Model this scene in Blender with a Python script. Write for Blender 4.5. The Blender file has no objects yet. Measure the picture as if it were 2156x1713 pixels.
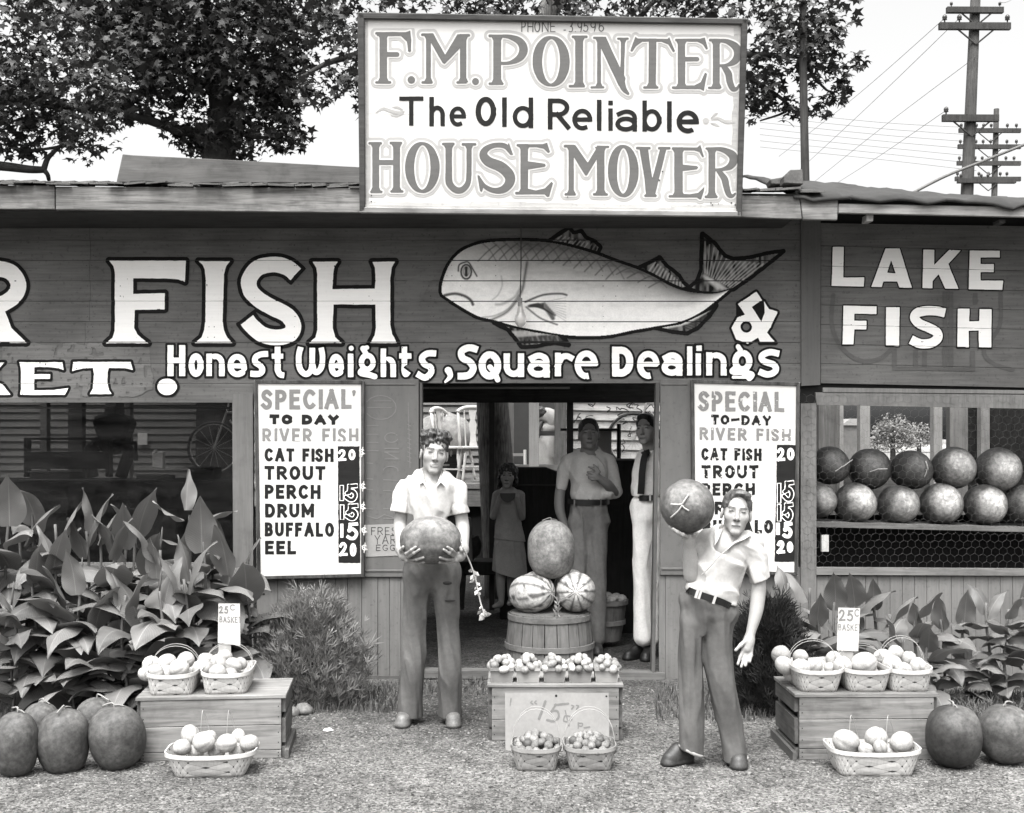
import bpy, math, random
import numpy as np
from mathutils import Vector, Matrix, Euler
R = math.radians
random.seed(7); RNG = np.random.default_rng(7)
SC = bpy.context.scene; COL = SC.collection
# ---------------------------------------------------------------- camera
F = 2500.0; CX = 1078.0; HY = 930.0; CH = 1.65          # focal length, axis and horizon of the photograph (2156 px wide), eye height
cd = bpy.data.cameras.new('camera'); cam = bpy.data.objects.new('camera', cd); COL.objects.link(cam)
cam.location = (0, 0, CH); cam.rotation_euler = (R(90), 0, 0)
cd.sensor_width = 36; cd.lens = F / 2156 * 36; cd.shift_y = (HY - 856.5) / 2156; cd.clip_end = 2000
SC.camera = cam
# ---------------------------------------------------------------- world, sun, exposure
SUN_EL, SUN_AZ = 65, 197          # azimuth clockwise from +Y: high, behind the camera and a little to its left
W = bpy.data.worlds.new('World'); SC.world = W; W.use_nodes = True
nt = W.node_tree; nt.nodes.clear()
wo = nt.nodes.new('ShaderNodeOutputWorld'); bg = nt.nodes.new('ShaderNodeBackground'); sky = nt.nodes.new('ShaderNodeTexSky')
sky.sky_type = 'NISHITA'; sky.sun_disc = False; sky.sun_elevation = R(SUN_EL); sky.sun_rotation = R(SUN_AZ)
sky.air_density = 1.0; sky.dust_density = 8.0; sky.ozone_density = 1.0
bw = nt.nodes.new('ShaderNodeRGBToBW')                       # the photograph is black and white
nt.links.new(sky.outputs[0], bw.inputs[0]); nt.links.new(bw.outputs[0], bg.inputs[0]); nt.links.new(bg.outputs[0], wo.inputs[0])
bg.inputs[1].default_value = 0.15
sd = bpy.data.lights.new('sun', 'SUN'); sd.energy = 0.9; sd.angle = R(36); sd.color = (1, 0.985, 0.955)
sun = bpy.data.objects.new('sun', sd); COL.objects.link(sun)
_az = R(SUN_AZ); _d = Vector((math.sin(_az) * math.cos(R(SUN_EL)), math.cos(_az) * math.cos(R(SUN_EL)), math.sin(R(SUN_EL))))
sun.rotation_euler = _d.to_track_quat('Z', 'Y').to_euler(); sun.location = (0, 0, 20)
SC.view_settings.view_transform = 'Standard'; SC.view_settings.look = 'None'
SC.view_settings.exposure = 1.85; SC.view_settings.gamma = 1
SC.cycles.max_bounces = 6; SC.cycles.diffuse_bounces = 4; SC.cycles.transparent_max_bounces = 12
SC.cycles.use_denoising = True; SC.cycles.sample_clamp_indirect = 4
# ---------------------------------------------------------------- helpers
def P(x, y, D): return Vector(((x - CX) * D / F, D, CH - (y - HY) * D / F))
def Zm(ox, oy, s):
    return lambda x, y: ((ox + x / s) / 1.7296, (oy + y / s) / 1.7296)
def gy(D, z=0.0): return HY + (CH - z) * F / D            # photo row of a ground point at distance D
ORG = {}
def tag(o, label=None, cat=None, group=None, kind=None):
    if label: o['label'] = label
    if cat: o['category'] = cat
    if group: o['group'] = group
    if kind: o['kind'] = kind
    return o
def thing(name, label, cat, loc=(0, 0, 0), group=None, rz=0):
    o = bpy.data.objects.new(name, None); COL.objects.link(o); o.location = loc; o.rotation_euler = (0, 0, rz)
    o.empty_display_size = .1
    ORG[o.name] = Vector(loc)
    return tag(o, label, cat, group)
def link(name, verts, faces, mats, parent=None, smooth=False, mi=None, attr=None, loc=None):
    """One mesh object. verts are world coordinates (or local when the parent sits at the origin)."""
    org = ORG[parent.name] if parent else (Vector(loc) if loc is not None else Vector((0, 0, 0)))
    v = np.asarray(verts, dtype=float).reshape(-1, 3) - np.array(org)
    me = bpy.data.meshes.new(name); me.from_pydata(v.tolist(), [], [tuple(int(i) for i in f) for f in faces] if not isinstance(faces, np.ndarray) else faces.tolist())
    for m in (mats if isinstance(mats, (list, tuple)) else [mats]): me.materials.append(m)
    if mi is not None: me.polygons.foreach_set('material_index', np.asarray(mi, dtype=np.int32))
    if smooth: me.polygons.foreach_set('use_smooth', np.ones(len(me.polygons), dtype=bool))
    if attr is not None:
        a = me.attributes.new('tone', 'FLOAT', 'POINT'); a.data.foreach_set('value', np.asarray(attr, dtype=np.float32))
    me.update()
    o = bpy.data.objects.new(name, me); COL.objects.link(o)
    if parent: o.parent = parent; ORG[o.name] = org
    else: o.location = org; ORG[o.name] = org
    return o
class MB:
    def __init__(s): s.v = []; s.f = []; s.m = []
    def add(s, vs, fs, m=0):
        n = len(s.v); s.v += [tuple(p) for p in vs]; s.f += [tuple(i + n for i in f) for f in fs]; s.m += [m] * len(fs)
    def box(s, c, d, rot=None, m=0, taper=1.0):
        c = Vector(c); vs = []
        for z in (-1, 1):
            t = taper if z > 0 else 1
            for x, y in ((-1, -1), (1, -1), (1, 1), (-1, 1)):
                p = Vector((x * d[0] / 2 * t, y * d[1] / 2 * t, z * d[2] / 2))
                if rot is not None: p = rot @ p
                vs.append(c + p)
        s.add(vs, [(3, 2, 1, 0), (4, 5, 6, 7), (0, 1, 5, 4), (1, 2, 6, 5), (2, 3, 7, 6), (3, 0, 4, 7)], m)
    def slab(s, quad, D, th, m=0):
        """quad: four photo points (clockwise from top left), unprojected at D, th deep behind."""
        a = [P(x, y, d) for (x, y), d in zip(quad, D if isinstance(D, (list, tuple)) else [D] * len(quad))]
        b = [p + Vector((0, th, 0)) for p in a]; n = len(a)
        s.add(a + b, [tuple(range(n - 1, -1, -1)), tuple(range(n, 2 * n))] + [(i, (i + 1) % n, n + (i + 1) % n, n + i) for i in range(n)], m)
    def rect(s, x0, y0, x1, y1, D, th, m=0): s.slab([(x0, y0), (x1, y0), (x1, y1), (x0, y1)], D, th, m)
    def tube(s, pts, r, n=8, m=0, cap=True):
        pts = [Vector(p) for p in pts]; k = len(pts); rs = r if isinstance(r, (list, tuple)) else [r] * k
        up = None; vs = []
        for i, p in enumerate(pts):
            t = (pts[min(i + 1, k - 1)] - pts[max(i - 1, 0)]).normalized()
            if up is None: up = t.orthogonal().normalized()
            else: up = (up - t * up.dot(t)); up = up.normalized() if up.length > 1e-6 else t.orthogonal().normalized()
            w = t.cross(up)
            for j in range(n):
                a = 2 * math.pi * j / n; vs.append(p + (up * math.cos(a) + w * math.sin(a)) * rs[i])
        fs = [(i * n + j, i * n + (j + 1) % n, (i + 1) * n + (j + 1) % n, (i + 1) * n + j) for i in range(k - 1) for j in range(n)]
        if cap: fs += [tuple(range(n - 1, -1, -1)), tuple((k - 1) * n + j for j in range(n))]
        s.add(vs, fs, m)
    def lathe(s, c, prof, n=24, m=0, cap=True):
        c = Vector(c); k = len(prof)
        vs = [c + Vector((r * math.cos(2 * math.pi * j / n), r * math.sin(2 * math.pi * j / n), z)) for r, z in prof for j in range(n)]
        fs = [(i * n + j, i * n + (j + 1) % n, (i + 1) * n + (j + 1) % n, (i + 1) * n + j) for i in range(k - 1) for j in range(n)]
        if cap: fs += [tuple(range(n - 1, -1, -1)), tuple((k - 1) * n + j for j in range(n))]
        s.add(vs, fs, m)
    def build(s, name, mats, parent=None, smooth=False, loc=None):
        return link(name, s.v, s.f, mats, parent, smooth, s.m if isinstance(mats, (list, tuple)) and len(mats) > 1 else None, loc=loc)
def bevel(o, w=0.004, seg=1):
    b = o.modifiers.new('bevel', 'BEVEL'); b.width = w; b.segments = seg; b.limit_method = 'ANGLE'; b.angle_limit = R(50); return o
def copy_tree(o, parent=None):
    c = o.copy(); COL.objects.link(c)
    if parent is not None: c.parent = parent
    ORG[c.name] = ORG.get(o.name, Vector((0, 0, 0)))
    for ch in list(o.children): copy_tree(ch, c)
    return c
def noise3(p, seed=0):
    """Smooth value noise for an (n,3) array, about -1..1."""
    rs = np.random.default_rng(seed); T = rs.uniform(-1, 1, 4096)
    i = np.floor(p).astype(np.int64); f = p - i; f = f * f * (3 - 2 * f)
    def h(a, b, c): return T[(a * 73856093 ^ b * 19349663 ^ c * 83492791) & 4095]
    x, y, z = i[..., 0], i[..., 1], i[..., 2]; u, v, w = f[..., 0], f[..., 1], f[..., 2]
    l = lambda a, b, t: a + (b - a) * t
    return l(l(l(h(x, y, z), h(x + 1, y, z), u), l(h(x, y + 1, z), h(x + 1, y + 1, z), u), v),
             l(l(h(x, y, z + 1), h(x + 1, y, z + 1), u), l(h(x, y + 1, z + 1), h(x + 1, y + 1, z + 1), u), v), w)
# ---------------------------------------------------------------- materials (all grey: a black and white photograph)
def gcol(v): return (v * 1.0, v * 0.982, v * 0.955, 1)
class NT:
    def __init__(s, name):
        s.m = bpy.data.materials.new(name); s.m.use_nodes = True; s.t = s.m.node_tree
        s.b = s.t.nodes['Principled BSDF']; s.out = s.t.nodes['Material Output']
    def n(s, typ, **kw):
        nd = s.t.nodes.new('ShaderNode' + typ)
        for k, v in kw.items(): setattr(nd, k, v)
        return nd
    def l(s, a, b): s.t.links.new(a, b)
    def math(s, op, a, b=None, clamp=False):
        nd = s.n('Math', operation=op); nd.use_clamp = clamp
        for i, v in enumerate((a, b)):
            if v is None: continue
            if isinstance(v, (int, float)): nd.inputs[i].default_value = v
            else: s.l(v, nd.inputs[i])
        return nd.outputs[0]
    def coord(s, scale=(1, 1, 1), rot=(0, 0, 0), out='Object'):
        tc = s.n('TexCoord'); mp = s.n('Mapping'); mp.inputs['Scale'].default_value = scale; mp.inputs['Rotation'].default_value = rot
        s.l(tc.outputs[out], mp.inputs[0]); return mp.outputs[0]
    def noise(s, vec, scale, detail=4, rough=.55, dist=0):
        nd = s.n('TexNoise'); nd.inputs['Scale'].default_value = scale; nd.inputs['Detail'].default_value = detail
        nd.inputs['Roughness'].default_value = rough; nd.inputs['Distortion'].default_value = dist; s.l(vec, nd.inputs['Vector']); return nd.outputs[0]
    def ramp(s, fac, a, b, lo, hi):
        mr = s.n('MapRange'); mr.inputs[1].default_value = lo; mr.inputs[2].default_value = hi; mr.inputs[3].default_value = a; mr.inputs[4].default_value = b
        s.l(fac, mr.inputs[0]); return mr.outputs[0]
    def base(s, val):
        """grey value socket -> warm grey base colour"""
        cb = s.n('CombineColor'); s.l(val, cb.inputs[0]); s.l(s.math('MULTIPLY', val, .982), cb.inputs[1]); s.l(s.math('MULTIPLY', val, .955), cb.inputs[2])
        s.l(cb.outputs[0], s.b.inputs['Base Color'])
    def bump(s, h, strength=.3, dist=.01):
        bp = s.n('Bump'); bp.inputs['Strength'].default_value = strength; bp.inputs['Distance'].default_value = dist
        s.l(h, bp.inputs['Height']); s.l(bp.outputs[0], s.b.inputs['Normal'])
    def rough(s, r, spec=.3): s.b.inputs['Roughness'].default_value = r; s.b.inputs['Specular IOR Level'].default_value = spec
def plain(name, v, r=.7, var=.12, scale=6, bump=.0, spec=.3, fine=60):
    t = NT(name); c = t.coord(); a = t.noise(c, scale, 5); f = t.noise(c, fine, 2)
    k = t.math('ADD', t.ramp(a, 1 - var, 1 + var, .3, .7), t.ramp(f, -var * .4, var * .4, .3, .7))
    t.base(t.math('MULTIPLY', k, v)); t.rough(r, spec)
    if bump: t.bump(f, bump, .004)
    return t.m
def wood(name, v, axis='x', con=.35, r=.8, fine=1.0, dirt=.25, spec=.1, bump=.25):
    """weathered timber: streaks along the axis, blotches, a few dark stains"""
    t = NT(name); sc = {'x': (.9, 14, 14), 'z': (14, 14, .9), 'y': (14, .9, 14)}[axis]
    sc = tuple(q * fine for q in sc)
    c = t.coord(sc); g = t.noise(c, 3.2, 7, .62, .6); c2 = t.coord(); b = t.noise(c2, 1.7, 4); s2 = t.noise(c2, 9, 5, .6)
    k = t.ramp(g, 1 - con, 1 + con, .3, .7)
    k = t.math('MULTIPLY', k, t.ramp(b, 1 - dirt, 1 + dirt * .6, .3, .7))
    k = t.math('MULTIPLY', k, t.ramp(s2, 1 - dirt * .8, 1.08, .28, .5))
    t.base(t.math('MULTIPLY', k, v)); t.rough(r, spec); t.bump(g, bump, .004); return t.m
def paintmat(name, v, var=.07, r=.6, grainaxis=(1.2, 20, 20)):
    t = NT(name); c = t.coord(grainaxis); g = t.noise(c, 2.5, 6, .6); c2 = t.coord(); b = t.noise(c2, 2.2, 4); w = t.noise(c2, 40, 3)
    k = t.math('MULTIPLY', t.ramp(g, 1 - var, 1 + var * .6, .3, .7), t.ramp(b, 1 - var, 1 + var * .6, .3, .7))
    k = t.math('MULTIPLY', k, t.ramp(w, 1 - var * 1.5, 1, .25, .42))
    t.base(t.math('MULTIPLY', k, v)); t.rough(r, .12); return t.m
def tonemat(name, r=.7, mul=1.0, var=.08, scale=18, bump=0, spec=.3, fine=80):
    """grey pigment from the mesh attribute 'tone' (paint or skin colour), broken by a little noise"""
    t = NT(name); at = t.n('Attribute'); at.attribute_name = 'tone'
    c = t.coord(); a = t.noise(c, scale, 5)
    v = t.math('MULTIPLY', at.outputs['Fac'], t.ramp(a, mul * (1 - var), mul * (1 + var), .3, .7)); v = t.math('MULTIPLY', v, t.ramp(t.noise(c, scale * 5, 4, .65), 1 - var, 1 + var, .32, .68))
    t.base(v); t.rough(r, spec)
    if bump: t.bump(t.noise(c, fine, 3), bump, .003)
    return t.m
# ---------------------------------------------------------------- lettering: a signed distance field over photo pixels, cut out as flat paint
def arc(cx, cy, rx, ry, a0, a1, n=14):
    return [(cx + rx * math.cos(R(a0 + (a1 - a0) * i / n)), cy + ry * math.sin(R(a0 + (a1 - a0) * i / n))) for i in range(n + 1)]
def smooth(pts, n=6):
    p = [tuple(q) if len(q) == 3 else (q[0], q[1], 0) for q in pts]; out = []
    for i in range(len(p) - 1):
        a, b, c, d = p[max(i - 1, 0)], p[i], p[i + 1], p[min(i + 2, len(p) - 1)]
        for j in range(n):
            t = j / n
            out.append(tuple(.5 * (2 * b[k] + (c[k] - a[k]) * t + (2 * a[k] - 5 * b[k] + 4 * c[k] - d[k]) * t * t + (3 * b[k] - a[k] - 3 * c[k] + d[k]) * t ** 3) for k in range(3)))
    out.append(p[-1]); return [q if len(pts[0]) == 3 else q[:2] for q in out]
class Paint:
    def __init__(s, x0, y0, x1, y1, step=1.25, margin=14):
        s.x0, s.y0, s.st, s.mg = x0, y0, step, margin
        s.nx = int((x1 - x0) / step) + 1; s.ny = int((y1 - y0) / step) + 1
        s.X = x0 + np.arange(s.nx) * step; s.Y = y0 + np.arange(s.ny) * step
        s.F = np.full((s.ny, s.nx), 99.0)
    def win(s, x0, y0, x1, y1):
        i0 = max(int((x0 - s.mg - s.x0) / s.st), 0); i1 = min(int((x1 + s.mg - s.x0) / s.st) + 2, s.nx)
        j0 = max(int((y0 - s.mg - s.y0) / s.st), 0); j1 = min(int((y1 + s.mg - s.y0) / s.st) + 2, s.ny)
        if i1 <= i0 or j1 <= j0: return None
        X, Y = np.meshgrid(s.X[i0:i1], s.Y[j0:j1]); return (slice(j0, j1), slice(i0, i1)), X, Y
    def put(s, sl, d, cut=False): s.F[sl] = np.maximum(s.F[sl], -d) if cut else np.minimum(s.F[sl], d)
    def stroke(s, pts, w, flat=False, cut=False):
        pts = [(p[0], p[1], p[2] if len(p) > 2 else w) for p in pts]
        mw = max(p[2] for p in pts)
        g = s.win(min(p[0] for p in pts) - mw, min(p[1] for p in pts) - mw, max(p[0] for p in pts) + mw, max(p[1] for p in pts) + mw)
        if g is None: return
        sl, X, Y = g; D = np.full(X.shape, 99.0)
        for (ax, ay, aw), (bx, by, bw_) in zip(pts[:-1], pts[1:]):
            dx, dy = bx - ax, by - ay; L = dx * dx + dy * dy + 1e-9
            t = np.clip(((X - ax) * dx + (Y - ay) * dy) / L, 0, 1)
            D = np.minimum(D, np.hypot(X - ax - t * dx, Y - ay - t * dy) - (aw + (bw_ - aw) * t))
        if len(pts) == 1: D = np.hypot(X - pts[0][0], Y - pts[0][1]) - pts[0][2]
        if flat and len(pts) > 1:
            for (e, q) in ((pts[0], pts[1]), (pts[-1], pts[-2])):
                ux, uy = e[0] - q[0], e[1] - q[1]; L = math.hypot(ux, uy) + 1e-9
                h = ((X - e[0]) * ux + (Y - e[1]) * uy) / L
                near = np.hypot(X - e[0], Y - e[1]) < e[2] * 1.45 + (5 if e[2] > 5 else .9)
                D = np.where(near & (h > -1), np.maximum(D, h), D)
        s.put(sl, D, cut)
    def poly(s, pts, cut=False):
        a = np.array(pts, float); g = s.win(a[:, 0].min(), a[:, 1].min(), a[:, 0].max(), a[:, 1].max())
        if g is None: return
        sl, X, Y = g; D = np.full(X.shape, 99.0); ins = np.zeros(X.shape, bool)
        for i in range(len(a)):
            (ax, ay), (bx, by) = a[i], a[(i + 1) % len(a)]
            dx, dy = bx - ax, by - ay; t = np.clip(((X - ax) * dx + (Y - ay) * dy) / (dx * dx + dy * dy + 1e-9), 0, 1)
            D = np.minimum(D, np.hypot(X - ax - t * dx, Y - ay - t * dy))
            c = (ay > Y) != (by > Y)
            if dy != 0: ins ^= c & (X < dx * (Y - ay) / dy + ax)
        s.put(sl, np.where(ins, -D, D), cut)
    def wobble(s, amp, scale=14, seed=1):
        X, Y = np.meshgrid(s.X, s.Y); q = np.stack([X / scale, Y / scale, np.full(X.shape, .5)], -1)
        s.F = s.F + amp * noise3(q, seed) + amp * .6 * noise3(q * 2.7, seed + 1)
    def chips(s, level, scale=5, seed=3, amt=3.0):
        X, Y = np.meshgrid(s.X, s.Y); n = noise3(np.stack([X / scale, Y / scale, np.full(X.shape, .5)], -1), seed)
        s.F = np.where(n > level, np.maximum(s.F, (n - level) * amt * scale), s.F)
    def cutout(s, level, fn, seams=(), sw=.5):
        """flat mesh of the area where the field is below level; fn maps photo arrays x, y to world points"""
        G = s.F - level
        for se in seams:
            Ys = se(s.X) if callable(se) else np.full(s.nx, se)
            G = np.maximum(G, sw - np.abs(s.Y[:, None] - Ys[None, :]))
        ins = G < 0; a = ins[:-1, :-1]; b = ins[:-1, 1:]; c = ins[1:, 1:]; d = ins[1:, :-1]
        full = a & b & c & d; part = (a | b | c | d) & ~full
        px = []; fs = []; key = {}
        def vid(x, y):
            k = (round(x, 3), round(y, 3)); i = key.get(k)
            if i is None: i = key[k] = len(px); px.append((x, y))
            return i
        for j in range(s.ny - 1):
            r = np.flatnonzero(full[j])
            if len(r) == 0: continue
            br = np.flatnonzero(np.diff(r) > 1); st = np.r_[r[0], r[br + 1]]; en = np.r_[r[br], r[-1]]
            y0, y1 = s.Y[j], s.Y[j + 1]
            for i0, i1 in zip(st, en):
                for q0 in range(i0, i1 + 1, 24):
                    q1 = min(q0 + 23, i1)
                    fs.append((vid(s.X[q0], y1), vid(s.X[q1 + 1], y1), vid(s.X[q1 + 1], y0), vid(s.X[q0], y0)))
        for j, i in zip(*np.nonzero(part)):
            cs = [(s.X[i], s.Y[j], G[j, i]), (s.X[i + 1], s.Y[j], G[j, i + 1]), (s.X[i + 1], s.Y[j + 1], G[j + 1, i + 1]), (s.X[i], s.Y[j + 1], G[j + 1, i])]
            pl = []
            for k in range(4):
                p, q = cs[k], cs[(k + 1) % 4]
                if p[2] < 0: pl.append((p[0], p[1]))
                if (p[2] < 0) != (q[2] < 0):
                    t = p[2] / (p[2] - q[2]); pl.append((p[0] + (q[0] - p[0]) * t, p[1] + (q[1] - p[1]) * t))
            if len(pl) >= 3:
                ids = [vid(*p) for p in pl]; ids = [q for k, q in enumerate(ids) if q != ids[k - 1]]
                if len(ids) >= 3: fs.append(tuple(reversed(ids)))
        if not px: return None, None
        return fn(np.array(px)[:, 0], np.array(px)[:, 1]), fs
def planar(D, lift=0.0):
    d = D - lift
    return lambda x, y: np.stack([(x - CX) * d / F, np.full(np.shape(x), d), CH - (y - HY) * d / F], -1)
def onplane(p0, nrm, lift=0.0):
    """unproject photo points onto the plane through p0 with normal nrm, lifted towards the camera"""
    n = np.array(nrm, float); n /= np.linalg.norm(n)
    if n[1] > 0: n = -n
    k = np.dot(n, np.array(p0) + n * lift - np.array([0, 0, CH]))
    def fn(x, y):
        x = np.asarray(x, float); y = np.asarray(y, float)
        d = np.stack([(x - CX) / F, np.ones_like(x), -(y - HY) / F], -1)
        return np.array([0, 0, CH]) + d * (k / (d @ n))[..., None]
    return fn
# sans alphabet: strokes in a unit box (x right, y down); E marks an ellipse arc
A_ = arc
FONT = {
 'A': [[(0, 1), (.5, 0)], [(.5, 0), (1, 1)], [(.2, .66), (.8, .66)]], 'B': [[(0, 0), (0, 1)], [(0, 0)] + A_(.45, .24, .45, .24, -90, 90) + [(0, .48)], [(0, .48)] + A_(.5, .74, .5, .26, -90, 90) + [(0, 1)]],
 'C': [A_(.55, .5, .55, .5, -50, -310, 20)], 'D': [[(0, 0), (0, 1)], [(0, 0)] + A_(.4, .5, .6, .5, -90, 90) + [(0, 1)]],
 'E': [[(0, 0), (0, 1)], [(0, 0), (1, 0)], [(0, .48), (.85, .48)], [(0, 1), (1, 1)]], 'F': [[(0, 0), (0, 1)], [(0, 0), (1, 0)], [(0, .48), (.8, .48)]],
 'G': [A_(.52, .5, .52, .5, -50, -340, 20) + [(1, .58)], [(.6, .58), (1, .58)]], 'H': [[(0, 0), (0, 1)], [(1, 0), (1, 1)], [(0, .5), (1, .5)]], 'I': [[(.5, 0), (.5, 1)]],
 'K': [[(0, 0), (0, 1)], [(1, 0), (.05, .6)], [(.35, .42), (1, 1)]], 'L': [[(0, 0), (0, 1)], [(0, 1), (1, 1)]],
 'M': [[(0, 1), (0, 0)], [(0, 0), (.5, .75)], [(.5, .75), (1, 0)], [(1, 0), (1, 1)]], 'N': [[(0, 1), (0, 0)], [(0, 0), (1, 1)], [(1, 1), (1, 0)]],
 'O': [A_(.5, .5, .5, .5, 0, 360, 26)], 'P': [[(0, 0), (0, 1)], [(0, 0)] + A_(.45, .27, .55, .27, -90, 90) + [(0, .54)]],
 'Q': [A_(.5, .45, .5, .45, 0, 360, 26), [(.5, .62), (.95, 1)]], 'R': [[(0, 0), (0, 1)], [(0, 0)] + A_(.45, .26, .5, .26, -90, 90) + [(0, .52)], [(.4, .52), (1, 1)]],
 'S': [smooth([(.95, .13), (.7, .01), (.4, 0), (.1, .12), (.06, .3), (.3, .44), (.7, .54), (.95, .7), (.88, .9), (.6, 1), (.3, .99), (.02, .86)], 5)],
 'T': [[(0, 0), (1, 0)], [(.5, 0), (.5, 1)]], 'U': [[(0, 0), (0, .6)] + A_(.5, .6, .5, .4, 180, 0) + [(1, 0)]], 'V': [[(0, 0), (.5, 1)], [(.5, 1), (1, 0)]],
 'W': [[(0, 0), (.25, 1)], [(.25, 1), (.5, .1)], [(.5, .1), (.75, 1)], [(.75, 1), (1, 0)]], 'X': [[(0, 0), (1, 1)], [(1, 0), (0, 1)]], 'Y': [[(0, 0), (.5, .52)], [(1, 0), (.5, .52)], [(.5, .5), (.5, 1)]],
 'h': [[(0, 0), (0, 1)], [(0, .62)] + A_(.5, .62, .5, .27, 180, 360) + [(1, 1)]], 'e': [[(.04, .5), (.96, .5)], A_(.5, .5, .5, .5, 0, -292, 22)], 'l': [[(.5, 0), (.5, 1)]],
 'd': [[(1, 0), (1, 1)], A_(.5, .66, .5, .34, 0, 360, 22)], 'b': [[(0, 0), (0, 1)], A_(.5, .66, .5, .34, 0, 360, 22)], 'i': [[(.5, .32), (.5, 1)], [(.5, .02), (.5, .021)]],
 'a': [[(.08, .14)] + A_(.52, .36, .46, .36, -120, 0) + [(.98, 1)], A_(.48, .7, .48, .3, 0, 360, 20)], 'o': [A_(.5, .5, .5, .5, 0, 360, 24)], 'n': [[(0, 0), (0, 1)], [(0, .42)] + A_(.5, .42, .5, .42, 180, 360) + [(1, 1)]],
 'q': [A_(.5, .45, .5, .45, 0, 360, 26), [(.45, .55), (.95, 1)]], 'u': [[(0, 0), (0, .6)] + A_(.5, .6, .5, .4, 180, 0) + [(1, 0)], [(1, 0), (1, 1)]], 'r': [[(0, 0), (0, 1)], smooth([(0, .55), (.3, .1), (.7, .02), (1, .12)], 5)],
 't': [[(.35, 0), (.35, .8)] + A_(.6, .8, .25, .2, 180, 60), [(0, .26), (1, .26)]], '0': [A_(.5, .5, .5, .5, 0, 360, 24)], '1': [[(.5, 0), (.5, 1)]],
 '2': [smooth([(.05, .22), (.25, .03), (.6, 0), (.85, .2), (.7, .5), (.3, .8), (.0, 1)], 6), [(0, 1), (1, .97)]], '5': [[(.95, 0), (.25, .04)], [(.25, .04), (.15, .45)], smooth([(.15, .45), (.5, .36), (.85, .5), (.95, .72), (.7, .97), (.3, 1), (0, .9)], 6)],
 '3': [smooth([(.05, .05), (.5, 0), (.85, .15), (.7, .4), (.4, .47), (.8, .55), (.95, .75), (.7, 1), (.1, .98)], 6)], '9': [A_(.45, .3, .45, .3, 0, 360, 18), smooth([(.9, .3), (.88, .6), (.7, 1)], 4)],
 '6': [A_(.5, .7, .45, .3, 0, 360, 18), smooth([(.06, .7), (.15, .3), (.5, 0)], 5)], '-': [[(0, .5), (1, .4)]], '.': [[(.5, 1), (.5, 1.001)]], "'": [[(.6, 0, ), (.3, .35)]], 's': None,
}
FONT['s'] = FONT['S']
ADV = dict(I=.22, l=.2, i=.22, M=1.15, W=1.25, L=.75, E=.78, F=.75, S=.82, P=.82, B=.85, R=.9, t=.6, r=.62, T=.85, A=1.0, Y=.9, V=.95)
def glyph(pt, ch, x0, x1, y0, y1, w, flat=True, sl=0.0):
    g = FONT[ch]
    for st in g:
        q = [(x0 + w + a * (x1 - x0 - 2 * w) if x1 - x0 > 2 * w else (x0 + x1) / 2, y0 + w + b * (y1 - y0 - 2 * w) + sl * a * (x1 - x0)) for a, b in [p[:2] for p in st]]
        # butt ends reach the full letter box
        if flat and len(q) > 1:
            for e, f in ((0, 1), (-1, -2)):
                ux, uy = q[e][0] - q[f][0], q[e][1] - q[f][1]; L = math.hypot(ux, uy) + 1e-9
                q[e] = (q[e][0] + ux / L * w, q[e][1] + uy / L * w)
        pt.stroke(q, w, flat and len(q) > 1 and math.dist(q[0], q[-1]) > 2 * w)
def word(pt, txt, x0, x1, y0, y1, w, slope=0.0, gap=.2, flat=True):
    """letters spread over x0..x1; a space is a gap"""
    tot = sum((.45 if c == ' ' else ADV.get(c, .92)) for c in txt) + gap * (len(txt) - 1); u = (x1 - x0) / tot; x = x0
    for c in txt:
        a = (.45 if c == ' ' else ADV.get(c, .92)) * u
        if c != ' ':
            dy = slope * (x - x0); glyph(pt, c, x, x + max(a, 2 * w + .2), y0 + dy, y1 + dy, w, flat, slope)
        x += a + gap * u
# ================================================================ ground
def ground_mat(name, v, con, seed=0):
    t = NT(name); c = t.coord()
    vo = t.n('TexVoronoi'); vo.inputs['Scale'].default_value = 95; t.l(c, vo.inputs['Vector'])
    v2 = t.n('TexVoronoi'); v2.inputs['Scale'].default_value = 40; t.l(c, v2.inputs['Vector'])
    sx = t.n('SeparateColor'); t.l(vo.outputs['Color'], sx.inputs[0]); s2 = t.n('SeparateColor'); t.l(v2.outputs['Color'], s2.inputs[0])
    big = t.noise(c, .8, 5, .6); mid = t.noise(c, 5, 5, .65)
    k = t.math('MULTIPLY', t.ramp(sx.outputs[0], 1 - con, 1 + con, 0, 1), t.ramp(s2.outputs[1], .72, 1.2, 0, 1))
    sy = t.n('SeparateXYZ'); t.l(c, sy.inputs[0]); ey = t.math('ADD', sy.outputs[1], t.math('MULTIPLY', t.math('SUBTRACT', t.noise(c, 1.6, 4), .5), 1.6)); k = t.math('MULTIPLY', k, t.ramp(ey, 1.06, .60, 6.0, 7.5))  # gravel darkens toward the wall: shade and damp put into the colour
    k = t.math('MULTIPLY', k, t.ramp(mid, .72, 1.15, .34, .6)); k = t.math('MULTIPLY', k, t.ramp(big, .66, 1.16, .35, .62))
    t.base(t.math('MULTIPLY', k, v)); t.rough(.9, .15)
    h = t.math('ADD', t.math('MULTIPLY', vo.outputs['Distance'], -1.0), t.math('MULTIPLY', mid, .8)); t.bump(h, .8, .008); return t.m
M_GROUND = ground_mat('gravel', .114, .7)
xs = [-300, -60, -20, -8, -4, 0, 4, 8, 20, 60, 300]; ys = [-200, -20, 0, 3, 5, 7, 8, 10, 15, 40, 120, 1200]
gv = [(x, y, 0) for y in ys for x in xs]; n = len(xs)
gf = [(j * n + i, j * n + i + 1, (j + 1) * n + i + 1, (j + 1) * n + i) for j in range(len(ys) - 1) for i in range(n - 1)]
tag(link('ground', gv, gf, M_GROUND), kind='structure')
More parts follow.
